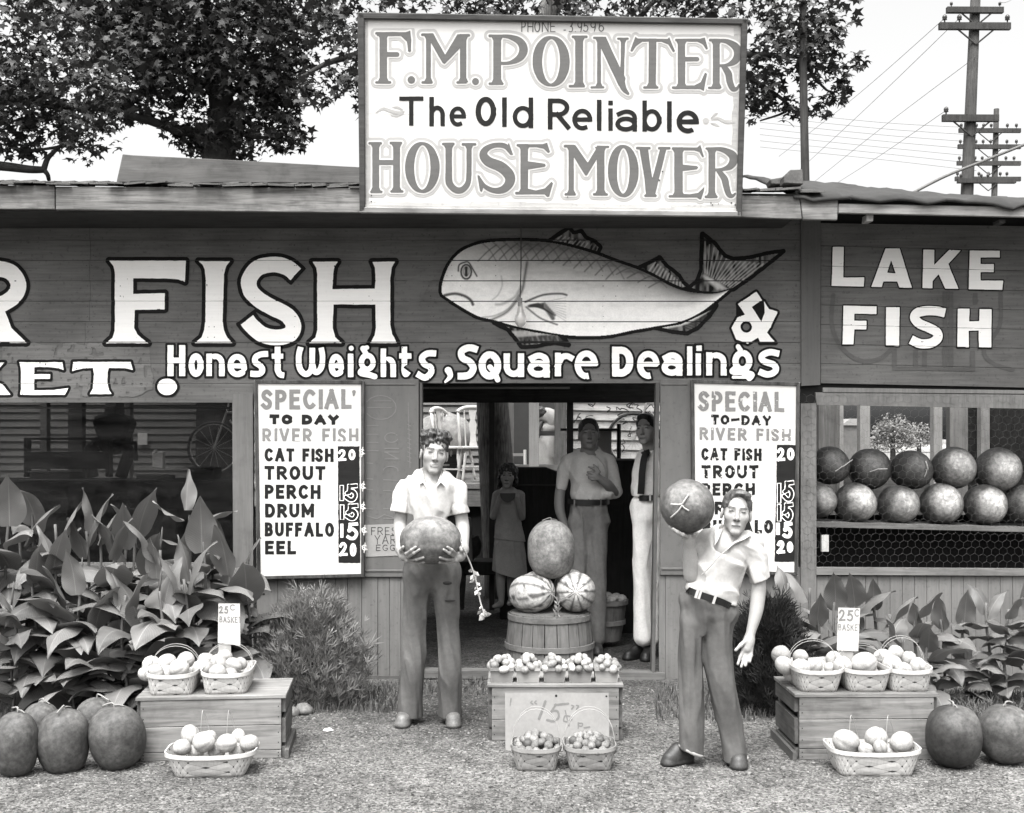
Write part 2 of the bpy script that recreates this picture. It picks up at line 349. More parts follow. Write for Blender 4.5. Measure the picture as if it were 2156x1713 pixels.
# loose stones on the gravel drive
def pebbles():
    vs = []; fs = []; tn = []
    for k in range(17000):
        D = 5.05 + 2.9 * RNG.random() ** 1.5; x = (RNG.random() - .5) * 7.6
        s = RNG.uniform(.0035, .007) * (1.7 if RNG.random() < .06 else 1); rz = RNG.random() * 6.28; sq = RNG.uniform(.5, .9); e = RNG.uniform(.7, 1.5); t = RNG.uniform(.025, .24)
        n = len(vs)
        for a, z, rr in ((0, -.3, 1), (1, -.3, .9), (2, -.3, 1.1), (3, -.3, .95), (.5, .7, .75), (1.5, .8, .6), (2.5, .65, .8), (3.5, .75, .65)):
            q = a * 1.5708 + rz; vs.append((x + math.cos(q) * s * rr * e, D + math.sin(q) * s * rr, s * z * sq + .001))
        tn += [t] * 8
        for i in range(4): fs.append((n + i, n + (i + 1) % 4, n + 4 + (i + 1) % 4, n + 4 + i))
        fs.append((n + 4, n + 5, n + 6, n + 7))
    return vs, fs, tn
_v, _f, _t = pebbles()
tag(link('gravel', _v, _f, tonemat('pebble', .85, 1, .15), attr=_t), kind='stuff')
# ================================================================ the market building
DW = 8.25
M_WALL = paintmat('grey_wall_paint', .125, .24, .8); M_WALLV = paintmat('grey_board_paint', .15, .16, .75, (20, 20, 1.2))
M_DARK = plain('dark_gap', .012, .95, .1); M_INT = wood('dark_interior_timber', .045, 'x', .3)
M_WHITE = paintmat('white_lettering', .86, .045, .55); M_BLACK = paintmat('black_lettering', .011, .3, .8)
M_FASCIA = wood('weathered_fascia', .155, 'x', .55, .85, 1.0, .35); M_SHING = plain('old_shingle', .09, .95, .35, 9, .5)
M_TRIM = wood('trim_board', .14, 'z', .18, .7, 1, .2); M_TAR = plain('tar_paper', .034, .9, .25, 4, .5)
bld = thing('market_building', 'long weathered wooden market shed with FISH lettering painted across its grey board front', 'building', (0, DW, 0))
seamsL = [463, 506, 548.7, 592, 634.7, 677.8, 721.6, 765.5, 807.7, 848]
mb = MB(); rr = random.Random(3)
tops = [420] + seamsL
cutx = {0: 189, 1: 189, 2: 189, 3: 189, 4: 189, 5: 189, 6: 178, 7: 178, 8: 178}
for i in range(len(tops) - 1):
    y0, y1 = tops[i], tops[i + 1]
    ends = [-420, cutx.get(i, 189) + (0 if i % 2 else 1.5), 1686.5]
    if i >= 9: ends = [-420, 176, 535]
    for a, b in zip(ends[:-1], ends[1:]):
        o = rr.uniform(0, .0012)
        mb.slab([(a, y0 + .45), (b - .5, y0 + .45 ), (b - .5, y1 - .4), (a, y1 - .4)], DW + .003 + o, .02)
siding = mb.build('front_siding', M_WALL, bld)
mb = MB()
for y0, y1 in zip(seamsL[:-1], seamsL[1:]):
    for x in [183, 195, 620, 905, 1270, 1675] + [rr.uniform(-300, 1680) for _ in range(5)]:
        for f_ in (.25, .75):
            c_ = P(x + rr.uniform(-2, 2), y0 + (y1 - y0) * f_, DW - .0035); s_ = rr.uniform(.002, .0042); mb.add([c_ + Vector((math.cos(k_ * 1.047) * s_, 0, math.sin(k_ * 1.047) * s_)) for k_ in range(6)], [(5, 4, 3, 2, 1, 0)])
mb.build('nail_heads', plain('rusty_nail', .03, .8), siding)
mb = MB()
sR = [(470, 476), (517.8, 528.5), (560.4, 570.2), (602.5, 612), (642.4, 652.6), (683.8, 693.5), (724.6, 733.6), (766, 775.2), (807.6, 816.3)]
for (a, b), (c, d) in zip(sR[:-1], sR[1:]):
    sl = (b - a) / 405 * 300; s2 = (d - c) / 405 * 300
    mb.slab([(1728, a + .45), (2434, b + .45 + sl), (2434, d - .4 + s2), (1728, c - .4)], DW + .003, .02)
mb.build('front_siding', M_WALL, bld)
mb = MB(); mb.slab([(1686.6, 440), (1728, 440), (1727, 811), (1687.5, 813)], DW - .015, .05)
mb.build('corner_trim', paintmat('trim_grey', .10, .12, .7, (20, 20, 1.2)), bld)
mb = MB(); mb.slab([(1733, 816.5), (2434, 826), (2434, 832), (1733, 826)], DW - .012, .03); mb.slab([(1717, 826.6), (2434, 834.5), (2434, 866), (1720, 853)], DW - .006, .03)
mb.build('window_header', M_TRIM, bld)
# dark backing just behind the boards, so that joints read as joints
mb = MB(); mb.rect(-420, 420, 888, 848, DW + .03, .02); mb.rect(888, 420, 1388, 806, DW + .03, .02); mb.rect(1388, 420, 1720, 848, DW + .03, .02); mb.rect(1720, 420, 2434, 835, DW + .03, .02)
mb.rect(540, 848, 886, 1424, DW + .04, .02); mb.rect(1390, 848, 1717, 1424, DW + .04, .02); mb.rect(1719, 1199, 2434, 1424, DW + .04, .02); mb.rect(-420, 1185, 488, 1424, DW + .04, .02)
mb.build('wall_backing', M_DARK, bld)
# lower vertical boards
def vboards(xs_, y0, y1, D, sl=0):
    mb = MB()
    for a, b in zip(xs_[:-1], xs_[1:]):
        o = rr.uniform(0, .003); mb.slab([(a + .5, y0 + sl * (a - xs_[0])), (b - .5, y0 + sl * (b - xs_[0])), (b - .5 + rr.uniform(-.6, .6), y1), (a + .5, y1)], D + o, .02)
    return mb
vboards([540, 584.7, 626.8, 669.3, 706, 731.8, 761.6, 795.5, 820, 843.7, 888], 1195, 1425, DW + .004).build('lower_boards', M_WALLV, bld)
vboards([1387, 1401, 1447.5, 1500, 1545, 1590, 1635, 1686], 1195, 1432, DW + .004).build('lower_boards', M_WALLV, bld)
vboards([1719] + [1745 + 25.8 * i for i in range(26)], 1214, 1425, DW + .004).build('lower_boards', paintmat('pale_board_paint', .15, .16, .75, (20, 20, 1.2)), bld)
vboards([-420 + 44 * i for i in range(21)] + [490], 1185, 1425, DW + .004).build('lower_boards', M_WALLV, bld)
# upright trims
M_TRIML = wood('pale_trim', .12, 'z', .16, .7, 1, .15)
mb = MB(); mb.slab([(489, 830), (532, 829), (533.5, 1425), (492, 1425)], DW - .018, .04); mb.build('window_post', M_TRIML, bld)
mb = MB(); mb.slab([(1686, 850), (1719, 849), (1719, 1425), (1686, 1425)], DW - .010, .06); mb.build('window_post', wood('wire_post', .12, 'z', .2, .7, 1, .3), bld)
mb = MB(); mb.slab([(1719, 1196), (2434, 1201), (2434, 1214), (1719, 1211)], DW - .02, .07); mb.build('window_sill', wood('sill', .14, 'x', .25, .7, 1, .2), bld)
mb = MB(); mb.rect(-420, 838, 489, 848, DW - .006, .03); mb.build('window_header', M_WALL, bld)
# door frame
mb = MB(); mb.slab([(884, 807), (889, 807), (889, 1424), (884, 1424)], DW - .012, .09); mb.build('door_jamb', wood('door_jamb', .08, 'z', .2), bld)
mb = MB(); mb.slab([(1381, 806), (1389, 806), (1379, 1432), (1372, 1432)], DW - .012, .09)
mb.build('door_jamb', wood('door_jamb', .08, 'z', .2), bld)
mb = MB(); mb.slab([(840, 1412), (1400, 1418), (1400, 1434), (840, 1428)], DW - .03, .12); mb.build('door_sill', wood('sill_board', .1, 'x', .4), bld)
for a_ in ((540, 1424, 850, 1436), (1380, 1432, 2434, 1446)): mb = MB(); mb.rect(*a_, DW, .1); mb.build('foundation_board', wood('base_board', .09, 'x', .3), bld)
# fascia boards, roof edge
DF = 7.60
mb = MB(); mb.slab([(-420, 389), (115, 391), (115, 441), (-420, 441)], DF, .03); bevel(mb.build('fascia_board', M_FASCIA, bld))
mb = MB(); mb.slab([(117, 393), (765, 396), (765, 448), (117, 442)], DF - .004, .03); bevel(mb.build('fascia_board', M_FASCIA, bld))
mb = MB(); mb.slab([(1540, 412), (1683, 414), (1689, 462), (1540, 457)], DF, .03); mb.slab([(1685, 417), (1765, 421), (1763, 464), (1691, 463)], DF + .002, .03); bevel(mb.build('fascia_board', M_FASCIA, bld))
mb = MB(); mb.slab([(765, 396), (1540, 412), (1540, 457), (765, 448)], DF + .01, .03); mb.build('fascia_board', M_FASCIA, bld)
mb = MB(); mb.slab([(1766, 429), (2434, 441), (2434, 464), (1766, 449)], DF + .002, .03); bevel(mb.build('fascia_board', wood('pale_fascia', .2, 'x', .4), bld))
def roof_z(x_px, D, y_edge, slope): return CH - (y_edge - HY) * DF / F + (D - DF) * slope
# shingled roof: one deck plus staggered, curling shingles along the eaves
SLP = math.tan(R(11.7))
mb = MB()
a0, a1 = P(-420, 388, DF + .02), P(1690, 409, DF + .02)
b0 = a0 + Vector((0, 4.6, 4.6 * SLP)); b1 = a1 + Vector((0, 4.6, 4.6 * SLP)); dn = Vector((0, 0, -.03))
mb.add([a0, a1, b1, b0, a0 + dn, a1 + dn, b1 + dn, b0 + dn], [(0, 1, 2, 3), (7, 6, 5, 4), (0, 4, 5, 1), (1, 5, 6, 2), (2, 6, 7, 3), (3, 7, 4, 0)])
mb.build('roof_deck', M_INT, bld)
mb = MB(); rs = random.Random(11)
for row in range(9):
    x = -420 - rs.uniform(0, 30)
    while x < 1700:
        w = rs.uniform(26, 62) ; t = (x + 420) / 2110
        p = P(x, 388 + 21 * t, DF - .035) + Vector((0, row * .13, row * .13 * SLP + .012 + rs.uniform(0, .012)))
        q = Vector((w * DF / F - .006, 0, -.21 * w * DF / F * .05)); d = Vector((0, .2, .2 * SLP + rs.uniform(-.012, .004))); u = Vector((0, 0, .008 + rs.uniform(0, .006))); j = Vector((0, rs.uniform(-.02, .02), 0))
        k = Vector((0, 0, rs.uniform(-.006, .016)))
        mb.add([p + j, p + q + j + k, p + q + d, p + d, p + j + u, p + q + j + u + k, p + q + d + u, p + d + u], [(3, 2, 1, 0), (4, 5, 6, 7), (0, 1, 5, 4), (1, 2, 6, 5), (2, 3, 7, 6), (3, 0, 4, 7)])
        x += w
mb.build('shingles', M_SHING, bld)
# tar paper lean-to roof at the right
vs = []; fs = []; NX, NY = 40, 10
for j in range(NY):
    for i in range(NX):
        xp = 1670 + i * 20; t = (xp - 1690) / 420
        ye = 414 + 14 * max(t, -.1); D = DF - .03 + j * .2
        z = CH - (ye - HY) * DF / F + j * .2 * (.285 - .05 * max(t, 0)) + .022 * noise3(np.array([[xp * .025, j * .9, 0.]]), 5)[0] + .010 * noise3(np.array([[xp * .08, j * 1.3, 0.]]), 6)[0] + .02
        if j == 0: z -= .03
        vs.append((((xp - CX) * DF / F), D, z))
fs = [(j * NX + i, j * NX + i + 1, (j + 1) * NX + i + 1, (j + 1) * NX + i) for j in range(NY - 1) for i in range(NX - 1)]
o = link('tar_paper_roof', vs, fs, M_TAR, bld, True); sm = o.modifiers.new('s', 'SOLIDIFY'); sm.thickness = .02; sm.offset = -1
for x0 in (1826, 2222): mb = MB(); mb.slab([(x0 - 1, 452), (x0 + 13, 452), (x0 + 12, 466), (x0 - 2, 466)], DF + .05, .1); mb.build('rafter_end', wood('rafter', .3, 'y', .2), bld)
mb = MB(); mb.slab([(2104, 463), (2117, 463), (2117, 470), (2104, 470)], DF + .06, .1); mb.build('rafter_end', M_INT, bld)
mb = MB(); mb.slab([(258, 325), (278, 327), (500, 338), (752, 352), (1100, 372), (1100, 400), (752, 386), (245, 384)], 9.4, .25); bevel(mb.build('ridge_box', wood('ridge_boards', .09, 'x', .25, .8), bld))
mb = MB(); mb.slab([(1621, 378), (1656, 372), (1662, 388), (1625, 388)], 7.9, .14); mb.slab([(1650, 371), (1664, 358), (1690, 357), (1692, 388), (1651, 386)], 7.75, .12)
bevel(mb.build('roof_block', wood('end_grain', .09, 'y', .3), bld))
mb = MB(); mb.tube([P(275, 388, 7.72), P(300, 390, 7.7), P(338, 389, 7.7)], [.02, .03, .02], 8); mb.build('felt_roll', M_DARK, bld)
# soffit and interior shell
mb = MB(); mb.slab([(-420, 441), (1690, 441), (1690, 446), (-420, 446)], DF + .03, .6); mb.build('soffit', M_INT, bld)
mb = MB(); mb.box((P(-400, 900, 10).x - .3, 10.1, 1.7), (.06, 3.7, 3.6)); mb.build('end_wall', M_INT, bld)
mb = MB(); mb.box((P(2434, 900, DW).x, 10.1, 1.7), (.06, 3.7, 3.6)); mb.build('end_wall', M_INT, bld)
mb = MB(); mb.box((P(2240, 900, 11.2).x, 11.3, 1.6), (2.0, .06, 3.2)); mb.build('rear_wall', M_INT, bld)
# rear posts and beams, seen through the door and the windows
def vpost(xa, xb, D, mat, y0=700, y1=None, nm='rear_post', th=.1):
    m_ = MB(); m_.slab([(xa, y0), (xb, y0), (xb, y1 or gy(D)), (xa, y1 or gy(D))], D, th); return m_.build(nm, mat, bld)
M_POST = wood('rear_post_timber', .07, 'z', .2); M_POSTL = wood('pale_rear_post', .30, 'z', .2)
vpost(1030, 1041, 11.6, M_POST); vpost(1194, 1207, 11.6, M_POST)
vpost(143, 173, 11.4, M_POST); vpost(84, 98, 11.4, wood('grey_rear_post', .16, 'z', .2))
vpost(260, 274, 11.5, wood('grey_rear_post', .30, 'z', .2))
vpost(1724, 1770, 11.2, wood('board_panel', .13, 'z', .3)); vpost(1768, 1776, 11.1, M_POSTL)
vpost(1811, 1832, 11.0, M_POSTL); vpost(1966, 1984, 11.0, M_POSTL); vpost(2000, 2038, 11.1, wood('grey_rear_post', .2, 'z', .2)); vpost(2066, 2084, 11.0, M_POSTL)
vpost(2085, 2434, 11.3, M_INT)
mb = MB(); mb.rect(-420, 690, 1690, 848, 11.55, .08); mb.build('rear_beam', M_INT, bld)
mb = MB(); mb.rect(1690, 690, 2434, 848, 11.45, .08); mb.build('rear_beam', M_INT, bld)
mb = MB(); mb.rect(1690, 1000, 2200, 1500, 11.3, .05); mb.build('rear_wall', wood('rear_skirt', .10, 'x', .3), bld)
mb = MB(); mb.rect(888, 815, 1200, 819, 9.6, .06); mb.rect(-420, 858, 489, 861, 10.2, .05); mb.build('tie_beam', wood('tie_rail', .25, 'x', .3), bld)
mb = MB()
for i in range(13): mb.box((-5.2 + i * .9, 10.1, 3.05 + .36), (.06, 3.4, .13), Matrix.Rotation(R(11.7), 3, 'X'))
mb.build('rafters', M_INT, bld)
# left window: old glass, dusty, in the opening
def glassmat(name, tint, refl):
    t = NT(name); tr = t.n('BsdfTransparent'); tr.inputs[0].default_value = (tint, tint, tint, 1); gl = t.n('BsdfGlossy'); gl.inputs['Roughness'].default_value = .03
    df = t.n('BsdfDiffuse'); df.inputs[0].default_value = (.5, .49, .48, 1)
    m1 = t.n('MixShader'); m1.inputs[0].default_value = refl; t.l(tr.outputs[0], m1.inputs[1]); t.l(gl.outputs[0], m1.inputs[2])
    m2 = t.n('MixShader'); c = t.coord((1, 1, 4)); t.l(t.ramp(t.noise(c, 3, 5), .0, .018, .3, .7), m2.inputs[0]); t.l(m1.outputs[0], m2.inputs[1]); t.l(df.outputs[0], m2.inputs[2])
    t.l(m2.outputs[0], t.out.inputs[0]); return t.m
mb = MB(); mb.rect(-420, 848, 489, 1186, DW + .035, .004); mb.build('window_pane', glassmat('dusty_glass', .44, .012), bld)
# right window: shelf for the melons, and chicken wire over the opening
mb = MB(); mb.slab([(1719, 1100), (2434, 1118), (2434, 1128), (1719, 1110)], DW + .03, .42); mb.build('shelf', wood('shelf_edge', .11, 'x', .3), bld)
mb = MB(); mb.rect(1730, 1127, 1745, 1162, DW + .05, .03); mb.build('shelf_bracket', wood('bracket', .4, 'z', .2), bld)
mb = MB(); mb.rect(1690, 1085, 2434, 1200, DW + .5, .03); mb.build('under_shelf_dark', M_DARK, bld)  # near-black sheet added to keep the space below the shelf dark
mb = MB(); Rw = .0006; hx = .032; seg = set(); rw = random.Random(5)
x0w, x1w = P(1690, 0, DW).x, P(2230, 0, DW).x; z1w, z0w = P(0, 822, DW).z, P(0, 1200, DW).z
def wob(x, z): return Vector((x + .005 * math.sin(z * 31 + x * 13), DW - .014 + .003 * math.sin(x * 17 + z * 23), z + .005 * math.sin(x * 27 - z * 11)))
r_ = 0; z = z0w
while z < z1w:
    x = x0w + (hx * .866 if r_ % 2 else 0)
    while x < x1w:
        a = wob(x, z); b = wob(x + hx * .866, z + hx * .5); c = wob(x - hx * .866, z + hx * .5); d = wob(x, z - hx)
        for q in (b, c, d):
            t_ = (q - a).normalized(); u = t_.cross(Vector((0, 1, 0))).normalized()
            m3 = [Vector((0, -1, 0)) * Rw, (Vector((0, 1, 0)) * .5 + u * .87) * Rw, (Vector((0, 1, 0)) * .5 - u * .87) * Rw]
            mb.add([a + k for k in m3] + [q + k for k in m3], [(0, 1, 4, 3), (1, 2, 5, 4), (2, 0, 3, 5)])
        x += hx * 1.732
    z += hx * 1.5; r_ += 1
mb.build('chicken_wire', plain('galvanised_wire', .10, .6, .2), bld)
# embossed tin panels beside the door
M_TIN = paintmat('painted_tin', .115, .12, .5, (6, 6, 1.5))
def tin(x0, y0, x1, y1, name='tin_panel'):
    m_ = MB(); m_.slab([(x0, y0), (x1, y0), (x1, y1), (x0, y1)], DW - .012, .02)
    for (a, b, c, d) in ((x0 + 2, y0 + 8, x1 - 8, y0 + 13), (x0 + 2, y1 - 16, x1 - 2, y1 - 11)): m_.rect(a, b, c, d, DW - .018, .008)
    return bevel(m_.build(name, M_TIN, bld), .004)
tp = tin(766, 799, 882, 1216); tin(1390, 799, 1456, 1212)
pt = Paint(765, 830, 880, 1200, 1.0)          # raised lettering of the old sign, upside down and mirrored, under the grey paint
q = Zm(1320, 1380, 2.2826)
def zs(pts): return [q(*p) for p in pts]
pt.stroke(zs(arc(150, 240, 130, 100, -150, 150)), 1.1); pt.stroke(zs([(40, 240), (240, 240)]), 1.0); pt.stroke(zs([(95, 185), (240, 185)]), .9)
for y in (390, 462, 530, 600): pt.stroke(zs([(35, y), (130, y)]), 1.0)
pt.stroke(zs(arc(240, 490, 55, 40, 20, 330)), 1.1)
for y in (580, 610, 668): pt.stroke(zs([(185, y), (300, y)]), 1.1)
pt.stroke(zs([(190, 610), (300, 668)]), 1.1); pt.stroke(zs(arc(235, 760, 60, 30, 180, 360) + [(295, 770)]), 1.1)
for y in (840, 930, 1080, 1160): pt.stroke(zs([(175, y), (290, y + 6)]), 1.0)
for y in (700, 830, 920, 1080): pt.stroke(zs([(35, y), (85, y + 5)]), 1.0)
pt.stroke(zs([(35, 1140), (120, 1165), (180, 1130), (280, 1160)]), 1.0); pt.stroke(zs([(380, 200), (395, 740)]), .8)
for k in range(9): pt.stroke(zs([(375, 380 + k * 38), (405, 395 + k * 38)]), .8)
v_, f_ = pt.cutout(0, planar(DW - .012, .002)); o = link('embossed_lettering', v_, f_, paintmat('rubbed_tin', .155, .1, .5), tp)
# ================================================================ painted lettering on the market front
def lettering(name, pt, parent, infl, mats, seams, mapf, seamw=.5, lifts=(.001, .0025)):
    """outlined letters: dark paint spread by infl under pale paint; one object"""
    v1, f1 = pt.cutout(infl, mapf(lifts[0]), seams, seamw); v2, f2 = pt.cutout(0, mapf(lifts[1]), seams, seamw)
    n = len(v1); fs = f1 + [tuple(i + n for i in f) for f in f2]
    return link(name, np.concatenate([v1, v2]), fs, list(mats), parent, mi=[0] * len(f1) + [1] * len(f2))
wallmap = lambda l: planar(DW, l)
seams = seamsL + [720.5]
WB = (M_BLACK, M_WHITE)
# FISH and the R before it
q = Zm(0, 750, 1.4373); zs = lambda pts: [q(p[0], p[1]) + tuple(p[2:]) for p in pts]
pt = Paint(-60, 520, 870, 740, 1.1)
pt.poly(zs([(572, 288), (973, 288), (968, 400), (935, 387), (870, 381), (697, 380), (697, 462), (862, 458), (862, 543), (705, 545), (703, 640), (718, 672), (742, 695), (775, 720), (555, 720), (588, 692), (600, 655), (602, 350), (594, 316)]))
pt.poly(zs([(1040, 290), (1205, 290), (1184, 318), (1172, 360), (1165, 600), (1172, 650), (1190, 690), (1217, 719), (1020, 719), (1055, 690), (1069, 650), (1075, 600), (1077, 380), (1072, 335), (1060, 310)]))
pt.stroke(zs(smooth([(1548, 360), (1500, 322), (1430, 308), (1350, 326), (1305, 385), (1312, 445), (1360, 495), (1430, 535), (1500, 572), (1535, 622), (1518, 672), (1450, 690), (1375, 675), (1318, 630), (1292, 598)], 6)), 25 / 1.7296 * 1.0 + 1.8 + .3, True)
pt.poly(zs([(1635, 293), (1768, 293), (1750, 320), (1743, 360), (1740, 437), (1962, 434), (1965, 360), (1962, 325), (1948, 293), (2068, 293), (2050, 325), (2043, 380), (2043, 620), (2052, 670), (2077, 719), (1936, 720), (1960, 680), (1967, 640), (1965, 518), (1745, 517), (1742, 640), (1755, 688), (1787, 719), (1618, 719), (1650, 690), (1660, 650), (1660, 360), (1655, 325)]))
pt.stroke(zs(smooth([(-150, 325), (-20, 328), (58, 350), (96, 410), (75, 472), (10, 515), (-60, 530)], 6)), 16.5)
pt.poly(zs([(-50, 500), (22, 545), (60, 640), (140, 718), (-70, 718)]))
pt.wobble(.55, 16, 4); pt.chips(.80, 4, 5)
lettering('fish_lettering', pt, siding, 8, WB, seams, wallmap)
# KET. with its full stop
q = Zm(0, 1250, 2.635); pt = Paint(-60, 745, 385, 842, 1.1)
pt.poly(zs([(183, 185), (600, 185), (612, 262), (560, 243), (470, 232), (328, 232), (328, 300), (482, 300), (480, 345), (328, 345), (328, 455), (500, 452), (655, 432), (622, 498), (190, 498), (200, 440), (202, 280), (198, 230)]))
pt.poly(zs([(700, 182), (1255, 182), (1275, 260), (1200, 243), (1045, 240), (1035, 280), (1030, 380), (1045, 450), (1072, 489), (862, 490), (890, 440), (900, 300), (893, 240), (800, 242), (692, 270)]))
pt.poly(zs([(-150, 330), (22, 395), (106, 498), (-150, 498)])); pt.poly(zs([(-150, 185), (46, 187), (-30, 262), (-150, 300)]))
q2 = Zm(0, 750, 1.4373); c = q2(875, 948); pt.poly(arc(c[0], c[1], 20.5, 17.5, 0, 350, 22))
pt.wobble(.6, 14, 9); pt.chips(.74, 4, 8); lettering('market_lettering', pt, siding, 5.6, WB, seams, wallmap)
# Honest Weights, Square Dealings
pt = Paint(335, 722, 1660, 812, 1.0); q = Zm(560, 1220, 1.8912)
def L(ch, x0, x1, y0, y1, w, qq=None):
    (a, b), (c, d) = (qq or q)(x0, y0), (qq or q)(x1, y1); glyph(pt, ch, a, c, b, d, w)
L('H', 94, 217, 72, 285, 6.4); L('o', 240, 342, 128, 290, 6.2); L('n', 362, 488, 130, 285, 5.9)
L('e', 508, 640, 132, 292, 5.9)
pt.stroke(zs(smooth([(788, 132), (740, 135), (702, 155), (700, 190), (735, 215), (748, 245), (725, 270), (665, 268)], 5)), 6.2, True)
pt.stroke(zs([(853, 82), (853, 240)] + smooth([(853, 240), (868, 272), (898, 280)], 4)), 6.2, True); pt.stroke(zs([(812, 148), (892, 148)]), 5.3, True)
pt.stroke(zs(smooth([(1012, 85), (998, 150), (1004, 225), (1035, 268), (1068, 262), (1088, 220), (1092, 90)], 5)), 6.0, True)
pt.stroke(zs(smooth([(1092, 200), (1105, 250), (1130, 255), (1155, 220), (1162, 150), (1152, 88)], 5)), 6.0, True)
L('e', 1205, 1308, 132, 290, 5.8); pt.stroke(zs([(1360, 93)]), 5.6); pt.stroke(zs([(1356, 130), (1356, 292)]), 5.8, True)
pt.stroke(zs(arc(1470, 190, 40, 48, 0, 360, 22)), 5.6); pt.stroke(zs([(1470, 145), (1440, 95)]), 5.4); pt.stroke(zs([(1470, 88), (1436, 96)]), 4.2)
pt.stroke(zs(smooth([(1440, 240), (1425, 262), (1480, 275), (1522, 288)], 5)), 6.0)
L('h', 1562, 1668, 95, 292, 5.9); L('t', 1690, 1775, 82, 292, 5.9)
pt.stroke(zs(smooth([(1945, 130), (1885, 130), (1848, 158), (1862, 200), (1905, 225), (1908, 262), (1868, 295), (1812, 268)], 5)), 6.6, True)
pt.stroke(zs(smooth([(2028, 245, 7.2), (2042, 285, 5.2), (2008, 325, 2.2)], 4)), 6)
q = Zm(1600, 1220, 1.6585)
pt.stroke(zs(smooth([(232, 92), (180, 78), (135, 100), (140, 140), (185, 165), (205, 205), (175, 245), (110, 250)], 5)), 7.2, True)
pt.stroke(zs(arc(305, 185, 48, 64, 0, 360, 24)), 7.4); pt.stroke(zs([(305, 195), (335, 230), (352, 272)]), 5.6)
L('u', 388, 512, 112, 255, 6.6); L('a', 532, 668, 108, 258, 6.4); L('r', 698, 812, 108, 250, 6.4)
pt.stroke(zs([(835, 175), (945, 175)]), 5.2); pt.stroke(zs(arc(888, 182, 52, 68, 0, -285, 24)), 6.6, True)
L('D', 1043, 1172, 72, 252, 7.6); pt.stroke(zs([(1215, 178), (1310, 178)]), 5); pt.stroke(zs(arc(1262, 182, 50, 66, 0, -285, 24)), 6.5, True)
L('a', 1342, 1470, 106, 248, 6.5); pt.stroke(zs([(1512, 70), (1512, 246)]), 5.6, True); pt.stroke(zs([(1568, 65), (1568, 98)]), 5.9, True); pt.stroke(zs([(1564, 112), (1564, 246)]), 5.6, True)
L('n', 1612, 1735, 106, 246, 6.2)
pt.stroke(zs(arc(1830, 160, 42, 50, 0, 360, 22)), 6.6); pt.stroke(zs([(1830, 112), (1805, 72)]), 5.2)
pt.stroke(zs(smooth([(1790, 200), (1770, 222), (1830, 228), (1885, 240), (1872, 262)], 5)), 6.2); pt.stroke(zs([(1775, 256), (1880, 258)]), 3.2)
pt.stroke(zs(smooth([(2052, 115), (1995, 105), (1948, 128), (1960, 160), (2020, 182), (2030, 218), (1985, 240), (1930, 222)], 5)), 6.6, True)
pt.wobble(.45, 11, 14); pt.chips(.80, 3.5, 6); lettering('motto_lettering', pt, siding, 4.6, WB, seams, wallmap)
# the ampersand
q = Zm(1450, 750, 1.4373); pt = Paint(1530, 600, 1660, 735, 1.0)
pt.poly(zs([(1778, 515), (1875, 450), (1905, 495), (1850, 530), (1880, 575), (1905, 612), (1950, 545), (1985, 560), (1945, 640), (1930, 665), (1975, 718), (1895, 718), (1885, 690), (1830, 722), (1770, 700), (1745, 640), (1775, 585), (1815, 570)]))
pt.poly(zs([(1915, 500), (1940, 540), (1985, 555), (1948, 640), (1900, 610), (1918, 560)]))
pt.poly(zs(arc(1822, 635, 30, 30, 0, 350, 20)), cut=True)
pt.wobble(.5, 12, 2); lettering('ampersand_lettering', pt, siding, 5.0, WB, seams, wallmap)
pt = Paint(1550, 600, 1640, 680, 1.0); pt.poly(zs([(1775, 500), (1830, 560), (1760, 610), (1745, 570)])); pt.poly(zs([(1850, 530), (1908, 494), (1925, 540), (1900, 600)]))
v_, f_ = pt.cutout(0, planar(DW, .0008), seams); link('ampersand_lettering', v_, f_, M_BLACK, siding)
# LAKE FISH on the right hand section
q = Zm(2800, 800, 2.3208); pt = Paint(1735, 505, 2160, 750, 1.0)
seamR = [(lambda X, a=a, b=b: a + (b - a) * (X - 1729) / 405) for a, b in sR[1:-1]]
pt.poly(zs([(540, 232), (633, 232), (628, 492), (805, 490), (803, 568), (530, 562)]))
pt.poly(zs([(985, 245), (1105, 245), (1210, 580), (1105, 578), (1085, 525), (968, 525), (955, 572), (865, 570)])); pt.poly(zs([(1033, 345), (1000, 450), (1070, 455)]), cut=True)
pt.poly(zs([(1305, 255), (1398, 257), (1397, 385), (1525, 258), (1622, 262), (1517, 375), (1602, 588), (1490, 586), (1435, 462), (1383, 520), (1382, 583), (1298, 580)]))
pt.poly(zs([(1697, 262), (1952, 265), (1952, 322), (1788, 322), (1788, 378), (1900, 378), (1900, 445), (1788, 445), (1788, 517), (1980, 518), (1972, 598), (1688, 592)]))
pt.poly(zs([(630, 728), (910, 730), (908, 800), (722, 797), (722, 855), (825, 857), (823, 930), (722, 930), (715, 1058), (622, 1060)]))
pt.poly(zs([(990, 742), (1105, 742), (1100, 1070), (988, 1068)]))
pt.stroke(zs(smooth([(1490, 790), (1420, 775), (1330, 772), (1255, 790), (1232, 830), (1270, 880), (1350, 915), (1420, 955), (1425, 1005), (1370, 1045), (1280, 1050), (1200, 1015)], 6)), 9.8, True)
pt.poly(zs([(1597, 755), (1695, 755), (1692, 862), (1778, 860), (1780, 755), (1882, 756), (1880, 1085), (1775, 1085), (1772, 940), (1688, 940), (1690, 1082), (1592, 1082)]))
pt.wobble(.4, 14, 21); pt.chips(.80, 4, 7); sidR = [o for o in bld.children if o.name.startswith('front_siding')][1]
lettering('lake_fish_lettering', pt, sidR, 2.6, WB, seamR, wallmap)
